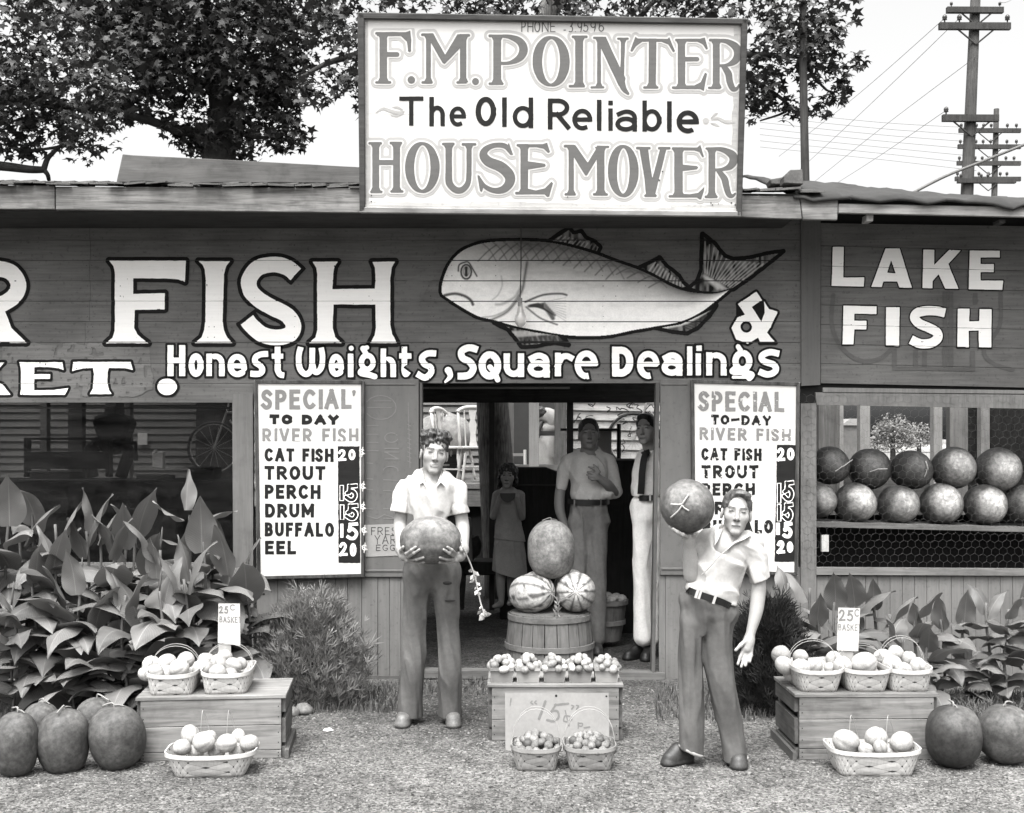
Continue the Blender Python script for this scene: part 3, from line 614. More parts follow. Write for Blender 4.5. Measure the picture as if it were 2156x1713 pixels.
# ghost of earlier letters under the grey paint
pt = Paint(1735, 590, 2160, 785, 1.2)
pt.stroke(zs(smooth([(545, 640), (530, 850), (570, 1010), (660, 1130), (800, 1200), (950, 1170), (1040, 1090)], 5)), 4.5)
for a in ((1060, 1090, 1060, 1270), (1240, 1100, 1240, 1270), (1315, 1110, 1315, 1270), (1490, 610, 1490, 1270), (1540, 610, 1540, 1270), (1722, 1110, 1722, 1280), (1745, 620, 1745, 720)): pt.stroke(zs([a[:2], a[2:]]), 5.0, True)
pt.stroke(zs([(1040, 1260), (1745, 1270)]), 3.4, True); pt.stroke(zs(smooth([(1960, 620), (1950, 900), (1820, 1110), (1900, 1220), (2060, 1270)], 5)), 4.2)
pt.wobble(.6, 9, 3); v_, f_ = pt.cutout(0, planar(DW, .0006), seamR); link('ghost_lettering', v_, f_, paintmat('ghost_paint', .09, .2), sidR)
pt = Paint(800, 560, 960, 660, 1.2); pt.poly([(858, 590), (905, 565), (930, 560), (905, 600), (880, 645), (862, 640), (845, 610)]); pt.wobble(3, 12, 5)
v_, f_ = pt.cutout(0, planar(DW, .0006), seams); link('paint_patch', v_, f_, paintmat('rubbed_patch', .125, .2), siding)
pt = Paint(5, 720, 330, 845, 1.3); pt.poly([(-10, 722), (315, 728), (322, 820), (290, 838), (-10, 842)]); pt.wobble(7, 30, 8); pt.chips(.35, 9, 31, .5)
v_, f_ = pt.cutout(0, planar(DW, .0005), seams); link('paint_patch', v_, f_, paintmat('scrubbed_paint', .155, .3), siding)
# ---------------------------------------------------------------- the painted fish
q = Zm(1550, 800, 1.597)
top = smooth([(88, 420), (95, 360), (130, 270), (180, 205), (250, 160), (360, 130), (520, 122), (700, 128), (840, 155), (980, 195), (1100, 240), (1230, 285), (1330, 330), (1420, 380), (1500, 410), (1590, 425), (1690, 425), (1780, 400)], 5)
bot = smooth([(1770, 412), (1700, 470), (1600, 545), (1480, 600), (1330, 628), (1200, 650), (1080, 675), (950, 683), (800, 675), (640, 648), (520, 625), (400, 590), (300, 565), (200, 510), (130, 465), (95, 440)], 5)
fb = Paint(900, 470, 1670, 750, 1.0, 16)
body = zs(top) + zs(bot); fb.poly(body)
fb.F = np.where(fb.F < 50, fb.F, 50); bodyF = fb.F.copy()
fins = [[(715, 130), (780, 85), (835, 50), (860, 80), (905, 70), (930, 105), (985, 130), (1015, 160), (1000, 195), (900, 165), (800, 140)],
        [(1235, 285), (1300, 255), (1360, 222), (1400, 270), (1440, 300), (1475, 330), (1500, 370), (1530, 395), (1490, 405), (1400, 365), (1310, 315)],
        [(1530, 400), (1580, 360), (1605, 290), (1608, 180), (1610, 85), (1680, 140), (1740, 215), (1790, 232), (1880, 225), (1980, 200), (2080, 185), (2000, 250), (1900, 330), (1790, 405), (1700, 430), (1600, 425)],
        [(400, 600), (480, 640), (530, 700), (560, 740), (650, 735), (740, 715), (830, 728), (800, 690), (770, 668), (640, 650), (520, 625)],
        [(1330, 628), (1430, 650), (1520, 660), (1580, 630), (1650, 560), (1690, 500), (1600, 548), (1480, 603)]]
for f_ in fins: fb.poly(zs(f_))
fb.wobble(.8, 10, 6)
v1, f1 = fb.cutout(5.2, planar(DW, .0012), seams)
fm = Paint(900, 470, 1670, 750, 1.0, 16); fm.F = np.minimum(bodyF, 50)
ff = Paint(900, 470, 1670, 750, 1.0, 16)
for f_ in fins: ff.poly(zs(f_))
fm.F = np.minimum(fm.F, ff.F + 1.5)
X, Y = np.meshgrid(fm.X, fm.Y)
tx = np.interp(X, [p[0] for p in zs(top)], [p[1] for p in zs(top)])
bx = np.interp(X, [p[0] for p in zs(bot)][::-1], [p[1] for p in zs(bot)][::-1])
u = np.clip((Y - tx) / np.maximum(bx - tx, 8), 0, 1)
ns = noise3(np.stack([X / 34, Y / 7, X * 0 + .5], -1), 41) + .6 * noise3(np.stack([X / 9, Y / 3, X * 0 + 1.5], -1), 42)
back = np.clip(1 - (u + .07 * ns) / .62, 0, 1); xh = np.clip((X - 960) / 140, 0, 1)
tone = .90 - back * (.78 * (.42 + .58 * xh)) - .07 * np.clip(ns, 0, 1)  # grey back paint, deepened by eave shade put into the tone
infin = (ff.F < 2) & (bodyF > -1.5)
tone = np.where(infin,   .10 + .16 * noise3(np.stack([X / 5, Y / 16, X * 0], -1), 4), tone)
def line(pts, w, t, soft=1.2, al=1.0):
    """brush line of pigment t across the fish"""
    global tone
    g = Paint(900, 470, 1670, 750, 1.0, 12); g.F[:] = 99; g.stroke(zs(pts), w); a = np.clip((soft - g.F) / (2 * soft), 0, 1) * al; tone = tone * (1 - a) + t * a
for s_ in range(17):                           # scale hatching on the back
    x0 = 350 + s_ * 62; t0 = np.interp(x0, [p[0] for p in top], [p[1] for p in top])
    ln = 110 if s_ < 13 else 60
    line(smooth([(x0 + 60, t0 + 18), (x0 + 10, t0 + ln * .5), (x0 - 45, t0 + ln)], 3), 1.3, .08, 1.3, .8)
    line(smooth([(x0 - 20, t0 + 8), (x0 + 25, t0 + ln * .45), (x0 + 60, t0 + ln)], 3), 1.1, .1, 1.3, .7)
line(smooth([(110, 442), (170, 432), (225, 445), (262, 470), (275, 495)], 4), 3.0, .06, 1.5, .95)
line(smooth([(190, 300), (195, 265), (225, 250), (250, 250), (275, 290), (298, 330)], 4), 1.6, .05)
line(arc(236, 305, 30, 42, 0, 360), 2.0, .05); line(arc(236, 302, 17, 26, 0, 360), 1.6, .3); line([(236, 282), (236, 325)], 3.2, .04)
line(smooth([(590, 250), (575, 340), (565, 400), (530, 470), (470, 540), (380, 585)], 5), 2.3, .05, 2.5, .9)
line(smooth([(555, 390), (520, 450), (450, 490), (410, 495)], 5), 2.0, .12, 3, .7); line(smooth([(540, 440), (480, 520), (400, 560), (330, 570)], 5), 1.2, .15, 2, .8)
line(smooth([(440, 330), (445, 385), (420, 440), (390, 465)], 4), .9, .25, 2, .7)
line(smooth([(580, 480), (680, 440), (780, 432), (820, 440)], 4), 2.2, .07, 1.5, .95); line(smooth([(585, 510), (660, 570), (730, 600), (765, 612)], 4), 1.8, .08, 1.5, .9)
for k in range(7): line([(600 + k * 9, 505 - k * 2), (690 + k * 10, 490 + k * 11)], 3.0, .05, 1.5, .85)
line([(690, 500), (740, 575)], 4.5, .05, 2, .9)
for k in range(9): line([(690, 480 + k * 4), (815, 455 + k * 17)], .8, .3, 1.2, .55)
line(smooth([(400, 595), (520, 630), (640, 655), (760, 668)], 4), 1.2, .2, 1.5, .7)
for k in range(9): line([(545 + k * 29, 672 + k * 2), (560 + k * 29, 715)], 3.0, .05, 1.5, .95)
for k in range(4): line([(500 + k * 12, 655 + k * 8), (600 + k * 50, 650 + k * 4)], 2.0, .7, 2, .5)
for k in range(11):                              # spines of the fins
    line([(745 + k * 24, 135 + k * 6), (790 + k * 22, 95 + k * 6)], .9, .5 if k < 8 else .25, 1.2, .8)
    line([(1300 + k * 20, 300 + k * 10), (1335 + k * 16, 250 + k * 13)], 1.2, .62, 1.6, .8)
for k in range(15): line([(1625 + k * 12, 310 + k * 7), (1625 + k * 26, 130 + min(k, 6) * 18 + max(k - 6, 0) * 3)], .9, .55, 1.4, .8)
for k in range(3): line([(1620 + k * 20, 330 + k * 10), (1700 + k * 24, 400 + k * 3)], 2.5, .7, 3, .6)
for k in range(8): line([(1500 + k * 16, 625 - k * 9), (1540 + k * 15, 640 - k * 11)], 2.4, .04, 1.5, .9)
line(smooth([(1380, 630), (1480, 612), (1560, 580), (1640, 530)], 4), 2.6, .7, 2, .8)
line(smooth([(1530, 405), (1600, 425), (1690, 428), (1780, 402)], 4), 1.4, .12, 1.5, .8)
tone = np.clip(tone, .012, .90)
v2, f2 = fm.cutout(-1.2, planar(DW, .0026), seams)
px = v2[:, 0] * F / (DW - .0026) + CX; py = HY - (v2[:, 2] - CH) * F / (DW - .0026)
ti = np.clip(((px - 900)).round().astype(int), 0, fm.nx - 1); tj = np.clip(((py - 470)).round().astype(int), 0, fm.ny - 1)
# full cells were merged in runs: use single cells instead so that every pigment sample is kept
def cells(pt, level, fn, seams, sw=.5):
    G = pt.F - level
    for se in seams: G = np.maximum(G, sw - np.abs(pt.Y[:, None] - se))
    ins = G < 0; k = ins[:-1, :-1] & ins[:-1, 1:] & ins[1:, 1:] & ins[1:, :-1]
    jj, ii = np.nonzero(k); idx = np.full(G.shape, -1); use = np.zeros(G.shape, bool)
    for a, b in ((0, 0), (0, 1), (1, 0), (1, 1)): use[jj + a, ii + b] = True
    idx[use] = np.arange(use.sum()); J, I = np.nonzero(use)
    return fn(pt.X[I], pt.Y[J]), np.stack([idx[jj + 1, ii], idx[jj + 1, ii + 1], idx[jj, ii + 1], idx[jj, ii]], -1), tone[J, I]
v2, f2, t2 = cells(fm, -1.0, planar(DW, .0026), seams)
fo = link('painted_fish', v1, f1, M_BLACK, siding)
link('fish_body', v2, f2, tonemat('fish_pigment', .8, 1.0, .06, 18, 0, .1), fo, attr=t2) if False else link('painted_fish', v2, f2, tonemat('fish_pigment', .8, 1.0, .06, 18, 0, .1), siding, attr=t2)
# ================================================================ the boards that hang on the front
# --- big roof sign, leaning a little forward at the top
SB, ST = 7.56, 7.40
p0 = np.array(P(1160, 452, SB)); pT = np.array(P(1160, 34, ST)); tdir = (pT - p0) / np.linalg.norm(pT - p0); rdir = np.array([1.0, 0, -.0125]); rdir /= np.linalg.norm(rdir)
SN = np.cross(tdir, rdir); SN = SN if SN[1] < 0 else -SN
smap = lambda l: onplane(p0, SN, l)
def spt(x, y, l=0): return Vector(smap(l)(np.array([x]), np.array([y]))[0])
sign = thing('sign_board', 'huge white house mover sign with dark frame, mounted above the door on the roof edge', 'sign', spt(1160, 450))
def onslab(mb, quad, l0, l1, mapf, m=0):
    a = [Vector(p) for p in mapf(l1)(np.array([p[0] for p in quad], float), np.array([p[1] for p in quad], float))]
    n = np.array(mapf(l1)(np.array([1000.]), np.array([300.]))[0] - mapf(l0)(np.array([1000.]), np.array([300.]))[0])
    nn = mapf.normal if hasattr(mapf, 'normal') else None
    k = len(quad); b = [p - Vector(nn) * (l1 - l0) for p in a]
    mb.add(a + b, [tuple(range(k - 1, -1, -1)), tuple(range(k, 2 * k))] + [(i, (i + 1) % k, k + (i + 1) % k, k + i) for i in range(k)], m)
smap.normal = tuple(SN)
M_SIGN = paintmat('white_sign_paint', .57, .035, .5, (1, 1, 1)); M_FRAME = wood('sign_frame_dark', .055, 'x', .3, .5)
mb = MB(); onslab(mb, [(754, 30), (1572, 42), (1561, 454), (758, 445)], -.03, 0, smap); mb.build('sign_panel', M_SIGN, sign)
for q4, m_ in (([(752, 26), (1575, 39), (1573, 52), (756, 40)], M_FRAME), ([(752, 26), (767, 27), (769, 445), (757, 448)], M_FRAME), ([(1562, 39), (1575, 39), (1562, 457), (1551, 456)], M_FRAME)):
    mb = MB(); onslab(mb, q4, -.035, .028, smap); bevel(mb.build('sign_frame', m_, sign), .006)
mb = MB(); onslab(mb, [(757, 436), (1562, 445), (1562, 457), (757, 449)], -.035, .028, smap); bevel(mb.build('sign_frame', wood('sign_frame_pale', .22, 'x', .3, .5), sign), .006)
mb = MB(); onslab(mb, [(768, 432), (1552, 441), (1552, 446), (768, 437)], .0, .012, smap); mb.build('sign_moulding', wood('sign_moulding_pale', .4, 'x', .2, .5), sign)
M_SEDGE = paintmat('sign_grey_border', .40, .1)
for q4 in ([(768, 40), (775, 40), (777, 432), (769, 432)], [(768, 40), (1562, 52), (1562, 55), (775, 45)], [(1557, 52), (1562, 52), (1552, 441), (1547, 441)]):
    mb = MB(); onslab(mb, q4, -.001, .0012, smap); mb.build('sign_border', M_SEDGE, sign)
for x in (800, 1160, 1530): mb = MB(); mb.tube([spt(x, 300, -.04), spt(x, 300, -.04) + Vector((0, .9, -.45))], .025, 6); mb.build('sign_brace', M_INT, sign)
GREY = paintmat('sign_letter_grey', .125, .09, .5); LGREY = paintmat('sign_outline_grey', .37, .07, .5); SBLK = paintmat('sign_black', .018, .2, .5)
def serif(pt, qf, x0, x1, y, h=13, s=1, fl=None):
    """slab serif with rounded ends; the stem flares into it (s: stem lies below +1 or above -1)"""
    a, b = qf(x0 + h, y), qf(x1 - h, y); pt.stroke([a, b], (qf(h, 0)[0] - qf(0, 0)[0]))
    if fl: pt.poly([qf(fl[0], y + s * 45), qf(fl[1], y + s * 45), qf(fl[1] + 22, y), qf(fl[0] - 22, y)])
def box(pt, qf, x0, y0, x1, y1, sk=0): pt.poly([qf(x0, y0), qf(x1, y0), qf(x1 + sk, y1), qf(x0 + sk, y1)])
def vs_(pt, qf, pts, k): pt.stroke([qf(p[0], p[1]) + (p[2] * k,) for p in smooth(pts, 6)], 5)
def stem(pt, qf, x0, x1, y0, y1, top=None, bot=None, h=13):
    box(pt, qf, x0, y0, x1, y1)
    if top: serif(pt, qf, top[0], top[1], y0 + h, h, 1, (x0, x1))
    if bot: serif(pt, qf, bot[0], bot[1], y1 - h, h, -1, (x0, x1))
pt = Paint(770, 60, 1562, 225, 1.0, 18)
q = Zm(1250, 60, 2.695); k = 1 / 2.695 / 1.7296
# F . M . P O
stem(pt, q, 356, 430, 155, 662, (312, 470), (312, 472)); box(pt, q, 330, 155, 640, 195); pt.poly([q(600, 160), q(658, 140), q(668, 230), q(665, 335), q(635, 330), q(625, 250), q(560, 190)]); pt.stroke([q(650, 335)], 17 * k)
pt.stroke([q(430, 375), q(528, 375)], 23 * k); pt.stroke([q(668, 625)], 37 * k)
stem(pt, q, 812, 860, 168, 662, (762, 860), (765, 880)); stem(pt, q, 1145, 1208, 175, 662, (1140, 1245), (1108, 1215)); pt.poly([q(800, 168), q(882, 168), q(1000, 375), q(1120, 178), q(1190, 178), q(1160, 300), q(995, 470), q(975, 460), q(860, 260)])
pt.stroke([q(1298, 640)], 34 * k)
stem(pt, q, 1472, 1550, 180, 675, (1425, 1560), (1425, 1575))
vs_(pt, q, [(1500, 198, 14), (1620, 200, 20), (1730, 245, 36), (1770, 325, 42), (1735, 405, 36), (1640, 455, 18), (1530, 462, 16)], k)
cx_, cy_ = 2040, 442
for a0 in range(0, 360, 6):
    w = 14 + 34 * abs(math.cos(R(a0))) ** 1.3; pt.stroke([q(cx_ + 135 * math.cos(R(a0 + d_)), cy_ + 232 * math.sin(R(a0 + d_))) + (w * k,) for d_ in (0, 6)], 5)
# I N T E R
q = Zm(2000, 60, 2.8368); k = 1 / 2.8368 / 1.7296
stem(pt, q, 268, 350, 200, 735, (232, 398), (200, 372)); stem(pt, q, 495, 535, 212, 745, (452, 585), (425, 570), 11); pt.poly([q(480, 212), q(585, 212), q(735, 540), q(790, 640), q(770, 740), q(720, 720), q(520, 300)])
vs_(pt, q, [(735, 640, 40), (770, 745, 30), (815, 800, 14)], k); pt.poly([q(742, 225), q(785, 225), q(770, 700), q(735, 560)]); serif(pt, q, 700, 822, 232, 11, 1, (745, 783))
box(pt, q, 1030, 230, 1108, 745, -6); serif(pt, q, 970, 1130, 735, 13, -1, (1022, 1098)); pt.poly([q(890, 210), q(915, 230), q(1225, 235), q(1240, 215), q(1300, 362), q(1280, 372), q(1230, 290), q(1160, 262), q(960, 262), q(895, 310), q(855, 368), q(838, 355)])
stem(pt, q, 1328, 1405, 232, 750, (1298, 1400), (1265, 1400)); box(pt, q, 1310, 232, 1600, 262); pt.poly([q(1540, 235), q(1608, 220), q(1640, 335), q(1622, 345), q(1590, 295), q(1530, 262)]); pt.stroke([q(1400, 443), q(1528, 443)], 23 * k)
pt.poly([q(1380, 715), q(1500, 715), q(1565, 680), q(1610, 580), q(1630, 595), q(1598, 772), q(1560, 752), q(1290, 752)])
stem(pt, q, 1690, 1762, 232, 752, (1650, 1770), (1638, 1775)); vs_(pt, q, [(1720, 250, 15), (1840, 262, 24), (1930, 320, 40), (1950, 395, 42), (1915, 465, 34), (1830, 505, 16), (1730, 510, 14)], k)
vs_(pt, q, [(1800, 520, 24), (1850, 590, 36), (1865, 670, 34), (1895, 745, 30), (1935, 750, 18), (1962, 710, 10)], k)
pt.wobble(.35, 18, 3)
def sgn(name, pt, levels):
    vs = []; fs = []; mi = []; n = 0
    for (lv, lift, m_) in levels:
        v_, f_ = pt.cutout(lv, smap(lift)); vs.append(v_); fs += [tuple(i + n for i in f) for f in f_]; mi += [m_] * len(f_); n += len(v_)
    return link(name, np.concatenate(vs), fs, [LGREY, M_SIGN, GREY, SBLK], sign, mi=mi)
LV = [(9.2, .0014, 0), (3.2, .0028, 1), (0, .0042, 2)]
sgn('sign_lettering', pt, LV)
# HOUSE MOVER
pt = Paint(770, 285, 1562, 430, 1.0, 18); q = Zm(1280, 440, 2.8); k = 1 / 2.8 / 1.7296
stem(pt, q, 212, 282, 218, 740, (170, 312), (190, 318)); stem(pt, q, 425, 495, 215, 735, (388, 518), (395, 532)); box(pt, q, 270, 402, 440, 452)
cx_, cy_ = 722, 478
for a0 in range(0, 360, 6):
    w = 15 + 32 * abs(math.cos(R(a0))) ** 1.3; pt.stroke([q(cx_ + 130 * math.cos(R(a0 + d_)), cy_ + 243 * math.sin(R(a0 + d_))) + (w * k,) for d_ in (0, 6)], 5)
box(pt, q, 958, 225, 1025, 560); serif(pt, q, 922, 1052, 238, 13, 1, (958, 1025)); box(pt, q, 1172, 228, 1225, 560); serif(pt, q, 1122, 1275, 242, 14, 1, (1172, 1225))
vs_(pt, q, [(991, 545, 34), (1000, 640, 36), (1060, 705, 34), (1130, 705, 32), (1185, 640, 28), (1198, 545, 27)], k)
vs_(pt, q, [(1628, 335, 16), (1570, 262, 26), (1470, 250, 24), (1380, 285, 32), (1345, 350, 42), (1400, 420, 50), (1520, 470, 54), (1605, 550, 54), (1612, 630, 48), (1550, 700, 38), (1450, 712, 28), (1360, 670, 22), (1300, 580, 12)], k)
pt.poly([q(1590, 255), q(1605, 222), q(1650, 350), q(1630, 352), q(1570, 280)]); pt.poly([q(1282, 555), q(1305, 560), q(1350, 660), q(1335, 715), q(1325, 732), q(1310, 715)])
stem(pt, q, 1722, 1800, 238, 752, (1682, 1800), (1668, 1800)); box(pt, q, 1700, 240, 1960, 272); pt.poly([q(1930, 245), q(1995, 225), q(2025, 320), q(2005, 330), q(1960, 288), q(1880, 270)]); pt.poly([q(1790, 412), q(1970, 440), q(1982, 455), q(1970, 470), q(1790, 498)])
pt.poly([q(1780, 690), q(1880, 712), q(1970, 690), q(2040, 622), q(2055, 640), q(2015, 775), q(1995, 778), q(1970, 752), q(1700, 752)])
q = Zm(2000, 440, 2.8368); k = 1 / 2.8368 / 1.7296
stem(pt, q, 200, 255, 250, 775, (150, 260), (158, 278)); stem(pt, q, 492, 572, 258, 775, (500, 622), (450, 608)); pt.poly([q(190, 250), q(270, 252), q(398, 435), q(505, 258), q(580, 262), q(560, 320), q(500, 385), q(390, 568), q(372, 568), q(250, 370)])
cx_, cy_ = 765, 520
for a0 in range(0, 360, 6):
    w = 16 + 31 * abs(math.cos(R(a0))) ** 1.3; pt.stroke([q(cx_ + 112 * math.cos(R(a0 + d_)), cy_ + 252 * math.sin(R(a0 + d_))) + (w * k,) for d_ in (0, 6)], 5)
pt.poly([q(930, 280), q(1020, 280), q(1065, 600), q(1150, 280), q(1215, 280), q(1090, 780), q(1000, 780), q(985, 600)]); serif(pt, q, 895, 1050, 284, 13); serif(pt, q, 1122, 1255, 285, 13); serif(pt, q, 980, 1112, 776, 14, -1, (1010, 1085))
stem(pt, q, 1292, 1380, 275, 795, (1265, 1380), (1232, 1370)); box(pt, q, 1290, 277, 1555, 308); pt.poly([q(1520, 285), q(1562, 248), q(1600, 375), q(1582, 380), q(1550, 325), q(1500, 308)]); pt.poly([q(1370, 455), q(1525, 468), q(1540, 485), q(1525, 502), q(1370, 522)])
pt.poly([q(1350, 755), q(1450, 760), q(1540, 745), q(1605, 680), q(1600, 720), q(1570, 812), q(1555, 815), q(1525, 795), q(1260, 795)])
stem(pt, q, 1645, 1715, 275, 800, (1612, 1720), (1605, 1740)); vs_(pt, q, [(1680, 290, 15), (1790, 300, 25), (1885, 350, 42), (1905, 410, 44), (1865, 475, 34), (1780, 505, 16), (1700, 510, 14)], k)
vs_(pt, q, [(1755, 525, 24), (1810, 600, 34), (1830, 680, 34), (1855, 760, 28), (1890, 780, 18), (1922, 755, 10)], k)
pt.wobble(.35, 18, 5); sgn('sign_lettering', pt, LV)
# The Old Reliable, phone number, flourishes
pt = Paint(785, 190, 1560, 285, .9); q = Zm(1250, 0, 1.391)
for ch, x0, x1, y0, y1, w in (('T', 283, 406, 490, 638, 4.6), ('h', 436, 515, 492, 641, 4.8), ('e', 538, 622, 540, 642, 4.4), ('O', 670, 774, 491, 641, 5.6), ('l', 803, 830, 494, 645, 5), ('d', 858, 962, 495, 650, 4.8), ('R', 1036, 1150, 500, 657, 5.0),
    ('e', 1160, 1262, 552, 662, 4.7), ('l', 1283, 1310, 506, 664, 5), ('i', 1340, 1368, 508, 664, 4.8), ('a', 1378, 1490, 555, 668, 4.8), ('b', 1515, 1612, 510, 668, 4.8), ('l', 1638, 1666, 514, 671, 5), ('e', 1688, 1802, 560, 677, 5.2)):
    a, b = q(x0, y0), q(x1, y1); glyph(pt, ch, a[0], b[0], a[1], b[1], w)
pt.wobble(.3, 14, 7); sgn('sign_lettering', pt, [(0, .002, 3)])
pt = Paint(1085, 38, 1285, 75, .7)
for ch, x0, x1 in (('P', 902, 925), ('H', 933, 963), ('O', 968, 998), ('N', 1006, 1040), ('E', 1048, 1075), ('-', 1116, 1128), ('3', 1140, 1165), ('.', 1172, 1180), ('9', 1186, 1212), ('5', 1215, 1243), ('9', 1252, 1282), ('6', 1292, 1322)):
    y0, y1 = (108, 164) if x0 < 1190 else (110, 162)
    if ch == '-': y0, y1 = 150, 158
    a, b = q(x0, y0), q(x1, y1); glyph(pt, ch, a[0], b[0], a[1], b[1], 1.0)
pt.wobble(.2, 6, 9); v_, f_ = pt.cutout(0, smap(.002)); link('phone_number', v_, f_, paintmat('pencil_grey', .1, .2), sign)
pt = Paint(785, 215, 1560, 275, .9)
for s_ in ([(165, 572, 1), (200, 552, 2.6), (235, 562, 3.2), (275, 572, 3), (310, 565, 1)], [(248, 545, .8), (275, 545, 2.4), (300, 558, 1.5)], [(240, 585, .8), (270, 588, 2.4), (305, 575, 1)], [(1870, 605, 2), (1900, 602, 2.8), (1940, 620, 3.2), (1985, 622, 1)], [(1862, 600, .8), (1885, 580, 2.4), (1897, 576, .8)], [(1860, 625, .8), (1885, 632, 2.4), (1905, 642, .8)]):
    pt.stroke([q(p[0], p[1]) + (p[2],) for p in smooth(s_, 5)], 2)
pt.stroke([q(1837, 614)], 6.5); v_, f_ = pt.cutout(0, smap(.002)); link('sign_flourish', v_, f_, paintmat('flourish_grey', .36, .1), sign)
mb = MB(); onslab(mb, [(768, 239.5), (1558, 254), (1558, 254.6), (768, 240.1)], -.001, .0006, smap); mb.build('sign_seam', paintmat('seam_grey', .4, .1), sign)
pt = Paint(768, 50, 1560, 440, 1.2)
for x, y in ((1548, 432), (1540, 428), (1500, 432), (1512, 430), (1497, 428), (782, 425), (782, 412), (1558, 405), (1195, 415), (1395, 362), (1388, 380)): pt.stroke([(x, y)], 1.6)
pt.wobble(.8, 5, 6); v_, f_ = pt.cutout(0, smap(.0052)); link('rust_marks', v_, f_, plain('rust_mark', .06, .9), sign)
pt = Paint(768, 50, 1560, 440, 1.6); pt.poly([(770, 424), (900, 428), (1100, 426), (1300, 432), (1556, 431), (1556, 441), (770, 432)]); pt.poly([(1545, 60), (1556, 60), (1548, 430), (1540, 420)]); pt.wobble(2.2, 20, 3); v_, f_ = pt.cutout(0, smap(.0009)); link('grime', v_, f_, paintmat('grime', .44, .2), sign)
# --- the two price boards
def nails(o, pts, mapf): pass
def board(label, xy, frame, DD):
    """xy: outer corners clockwise from the top left"""
    t = thing('menu_board', label, 'sign', P(sum(p[0] for p in xy) / 4, xy[2][1], DD))
    mb = MB(); mb.slab(xy, DD, .02); mb.build('board_panel', M_SIGN, t)
    fm = wood('board_frame', .06, 'z', .5, .7, 1, .6)
    def ins(p, c, k): return (p[0] + (c[0] - p[0]), p[1])
    (a, b, c, d) = xy; w = frame
    for q4 in ([a, b, (b[0] - w, b[1] + w), (a[0] + w, a[1] + w)], [b, c, (c[0] - w, c[1] - w), (b[0] - w, b[1] + w)], [c, d, (d[0] + w, d[1] - w), (c[0] - w, c[1] - w)], [d, a, (a[0] + w, a[1] + w), (d[0] + w, d[1] - w)]):
        mb = MB(); mb.slab(q4, DD - .012, .035); bevel(mb.build('board_frame', fm, t), .003)
    return t
DB = DW - .045
MGREY = paintmat('menu_grey', .2, .12, .6); MBLK = paintmat('menu_black', .016, .25, .6); MWHITE = M_WHITE
bl = board("white river fish price board beside the boy with the long melon", [(535, 801), (767, 802), (767, 1216), (541, 1221)], 7, DB)
q = Zm(850, 1350, 2.0157)
def W_(pt, txt, x0, x1, y0, y1, w, sl=0, gap=.2):
    a, b = q(x0, y0), q(x1, y1); word(pt, txt, a[0], b[0], a[1], b[1], w, sl, gap)
def paper(name, pt, par, m_, lift=.0018, lv=0): v_, f_ = pt.cutout(lv, planar(DB, lift)); return link(name, v_, f_, m_, par)
pt = Paint(543, 812, 762, 930, .8); W_(pt, 'SPECIAL', 202, 868, 142, 288, 4.4, -.008); a = q(885, 158); pt.stroke([a + (4.2,), (a[0] - .5, a[1] + 7, 2.2)], 3)
W_(pt, 'RIVER FISH', 212, 918, 425, 537, 3.1, .0, .26); pt.wobble(.35, 8, 2); paper('board_lettering', pt, bl, MGREY)
pt = Paint(543, 870, 762, 1185, .8)
for txt, x0, x1, y0, y1, w, sl in (('TO DAY', 265, 772, 322, 395, 3.9, .01), ('CAT FISH', 228, 735, 570, 668, 3.4, .008), ('TROUT', 228, 675, 700, 802, 3.5, .005), ('PERCH', 230, 640, 838, 942, 3.6, .005), ('DRUM', 232, 592, 978, 1080, 3.6, .0), ('BUFFALO', 230, 738, 1115, 1218, 3.4, .006), ('EEL', 232, 460, 1250, 1350, 3.5, .0)):
    W_(pt, txt, x0, x1, y0, y1, w, sl)
pt.wobble(.35, 8, 5); paper('board_lettering', pt, bl, MBLK)
def price_strip(par, quad, digits, qf, m1):
    pt = Paint(min(p[0] for p in quad) - 4, quad[0][1] - 4, max(p[0] for p in quad) + 20, quad[2][1] + 4, .8); pt.poly(quad); pt.wobble(.7, 7, 3); paper('price_strip', pt, par, m1, .0014)
    pt = Paint(min(p[0] for p in quad) - 6, quad[0][1] - 4, max(p[0] for p in quad) + 26, quad[2][1] + 4, .7)
    for ch, x0, x1, y0, y1, w, hollow in digits:
        a, b = qf(x0, y0), qf(x1, y1)
        glyph(pt, ch, a[0], b[0], a[1], b[1], w)
        if hollow:
            g = Paint(a[0] - 4, a[1] - 4, b[0] + 4, b[1] + 4, .7); g.x0, g.y0 = a[0] - 4, a[1] - 4; glyph(g, ch, a[0], b[0], a[1], b[1], w)
            i0 = int(round((g.x0 - pt.x0) / .7)); j0 = int(round((g.y0 - pt.y0) / .7))
            h, w_ = min(g.ny, pt.ny - j0), min(g.nx, pt.nx - i0)
            pt.F[j0:j0 + h, i0:i0 + w_] = np.maximum(pt.F[j0:j0 + h, i0:i0 + w_], -(g.F[:h, :w_] + 1.7))
    pt.wobble(.3, 6, 8); paper('price_lettering', pt, par, MWHITE, .0028)
price_strip(bl, [q(766, 556), q(925, 558), q(932, 1415), q(772, 1412)], [('2', 768, 828, 580, 664, 2.6, 0), ('0', 845, 895, 580, 658, 2.6, 0), ('1', 772, 818, 842, 958, 4.6, 1), ('5', 822, 915, 830, 968, 5.0, 1), ('1', 776, 820, 985, 1095, 4.6, 1), ('5', 828, 920, 975, 1105, 5.0, 1),
    ('1', 780, 812, 1125, 1228, 3.2, 0), ('5', 830, 918, 1115, 1245, 3.4, 0), ('2', 775, 838, 1262, 1362, 2.8, 0), ('0', 855, 902, 1268, 1365, 2.8, 0)], q, MBLK)
pt = Paint(755, 940, 778, 1190, .7)
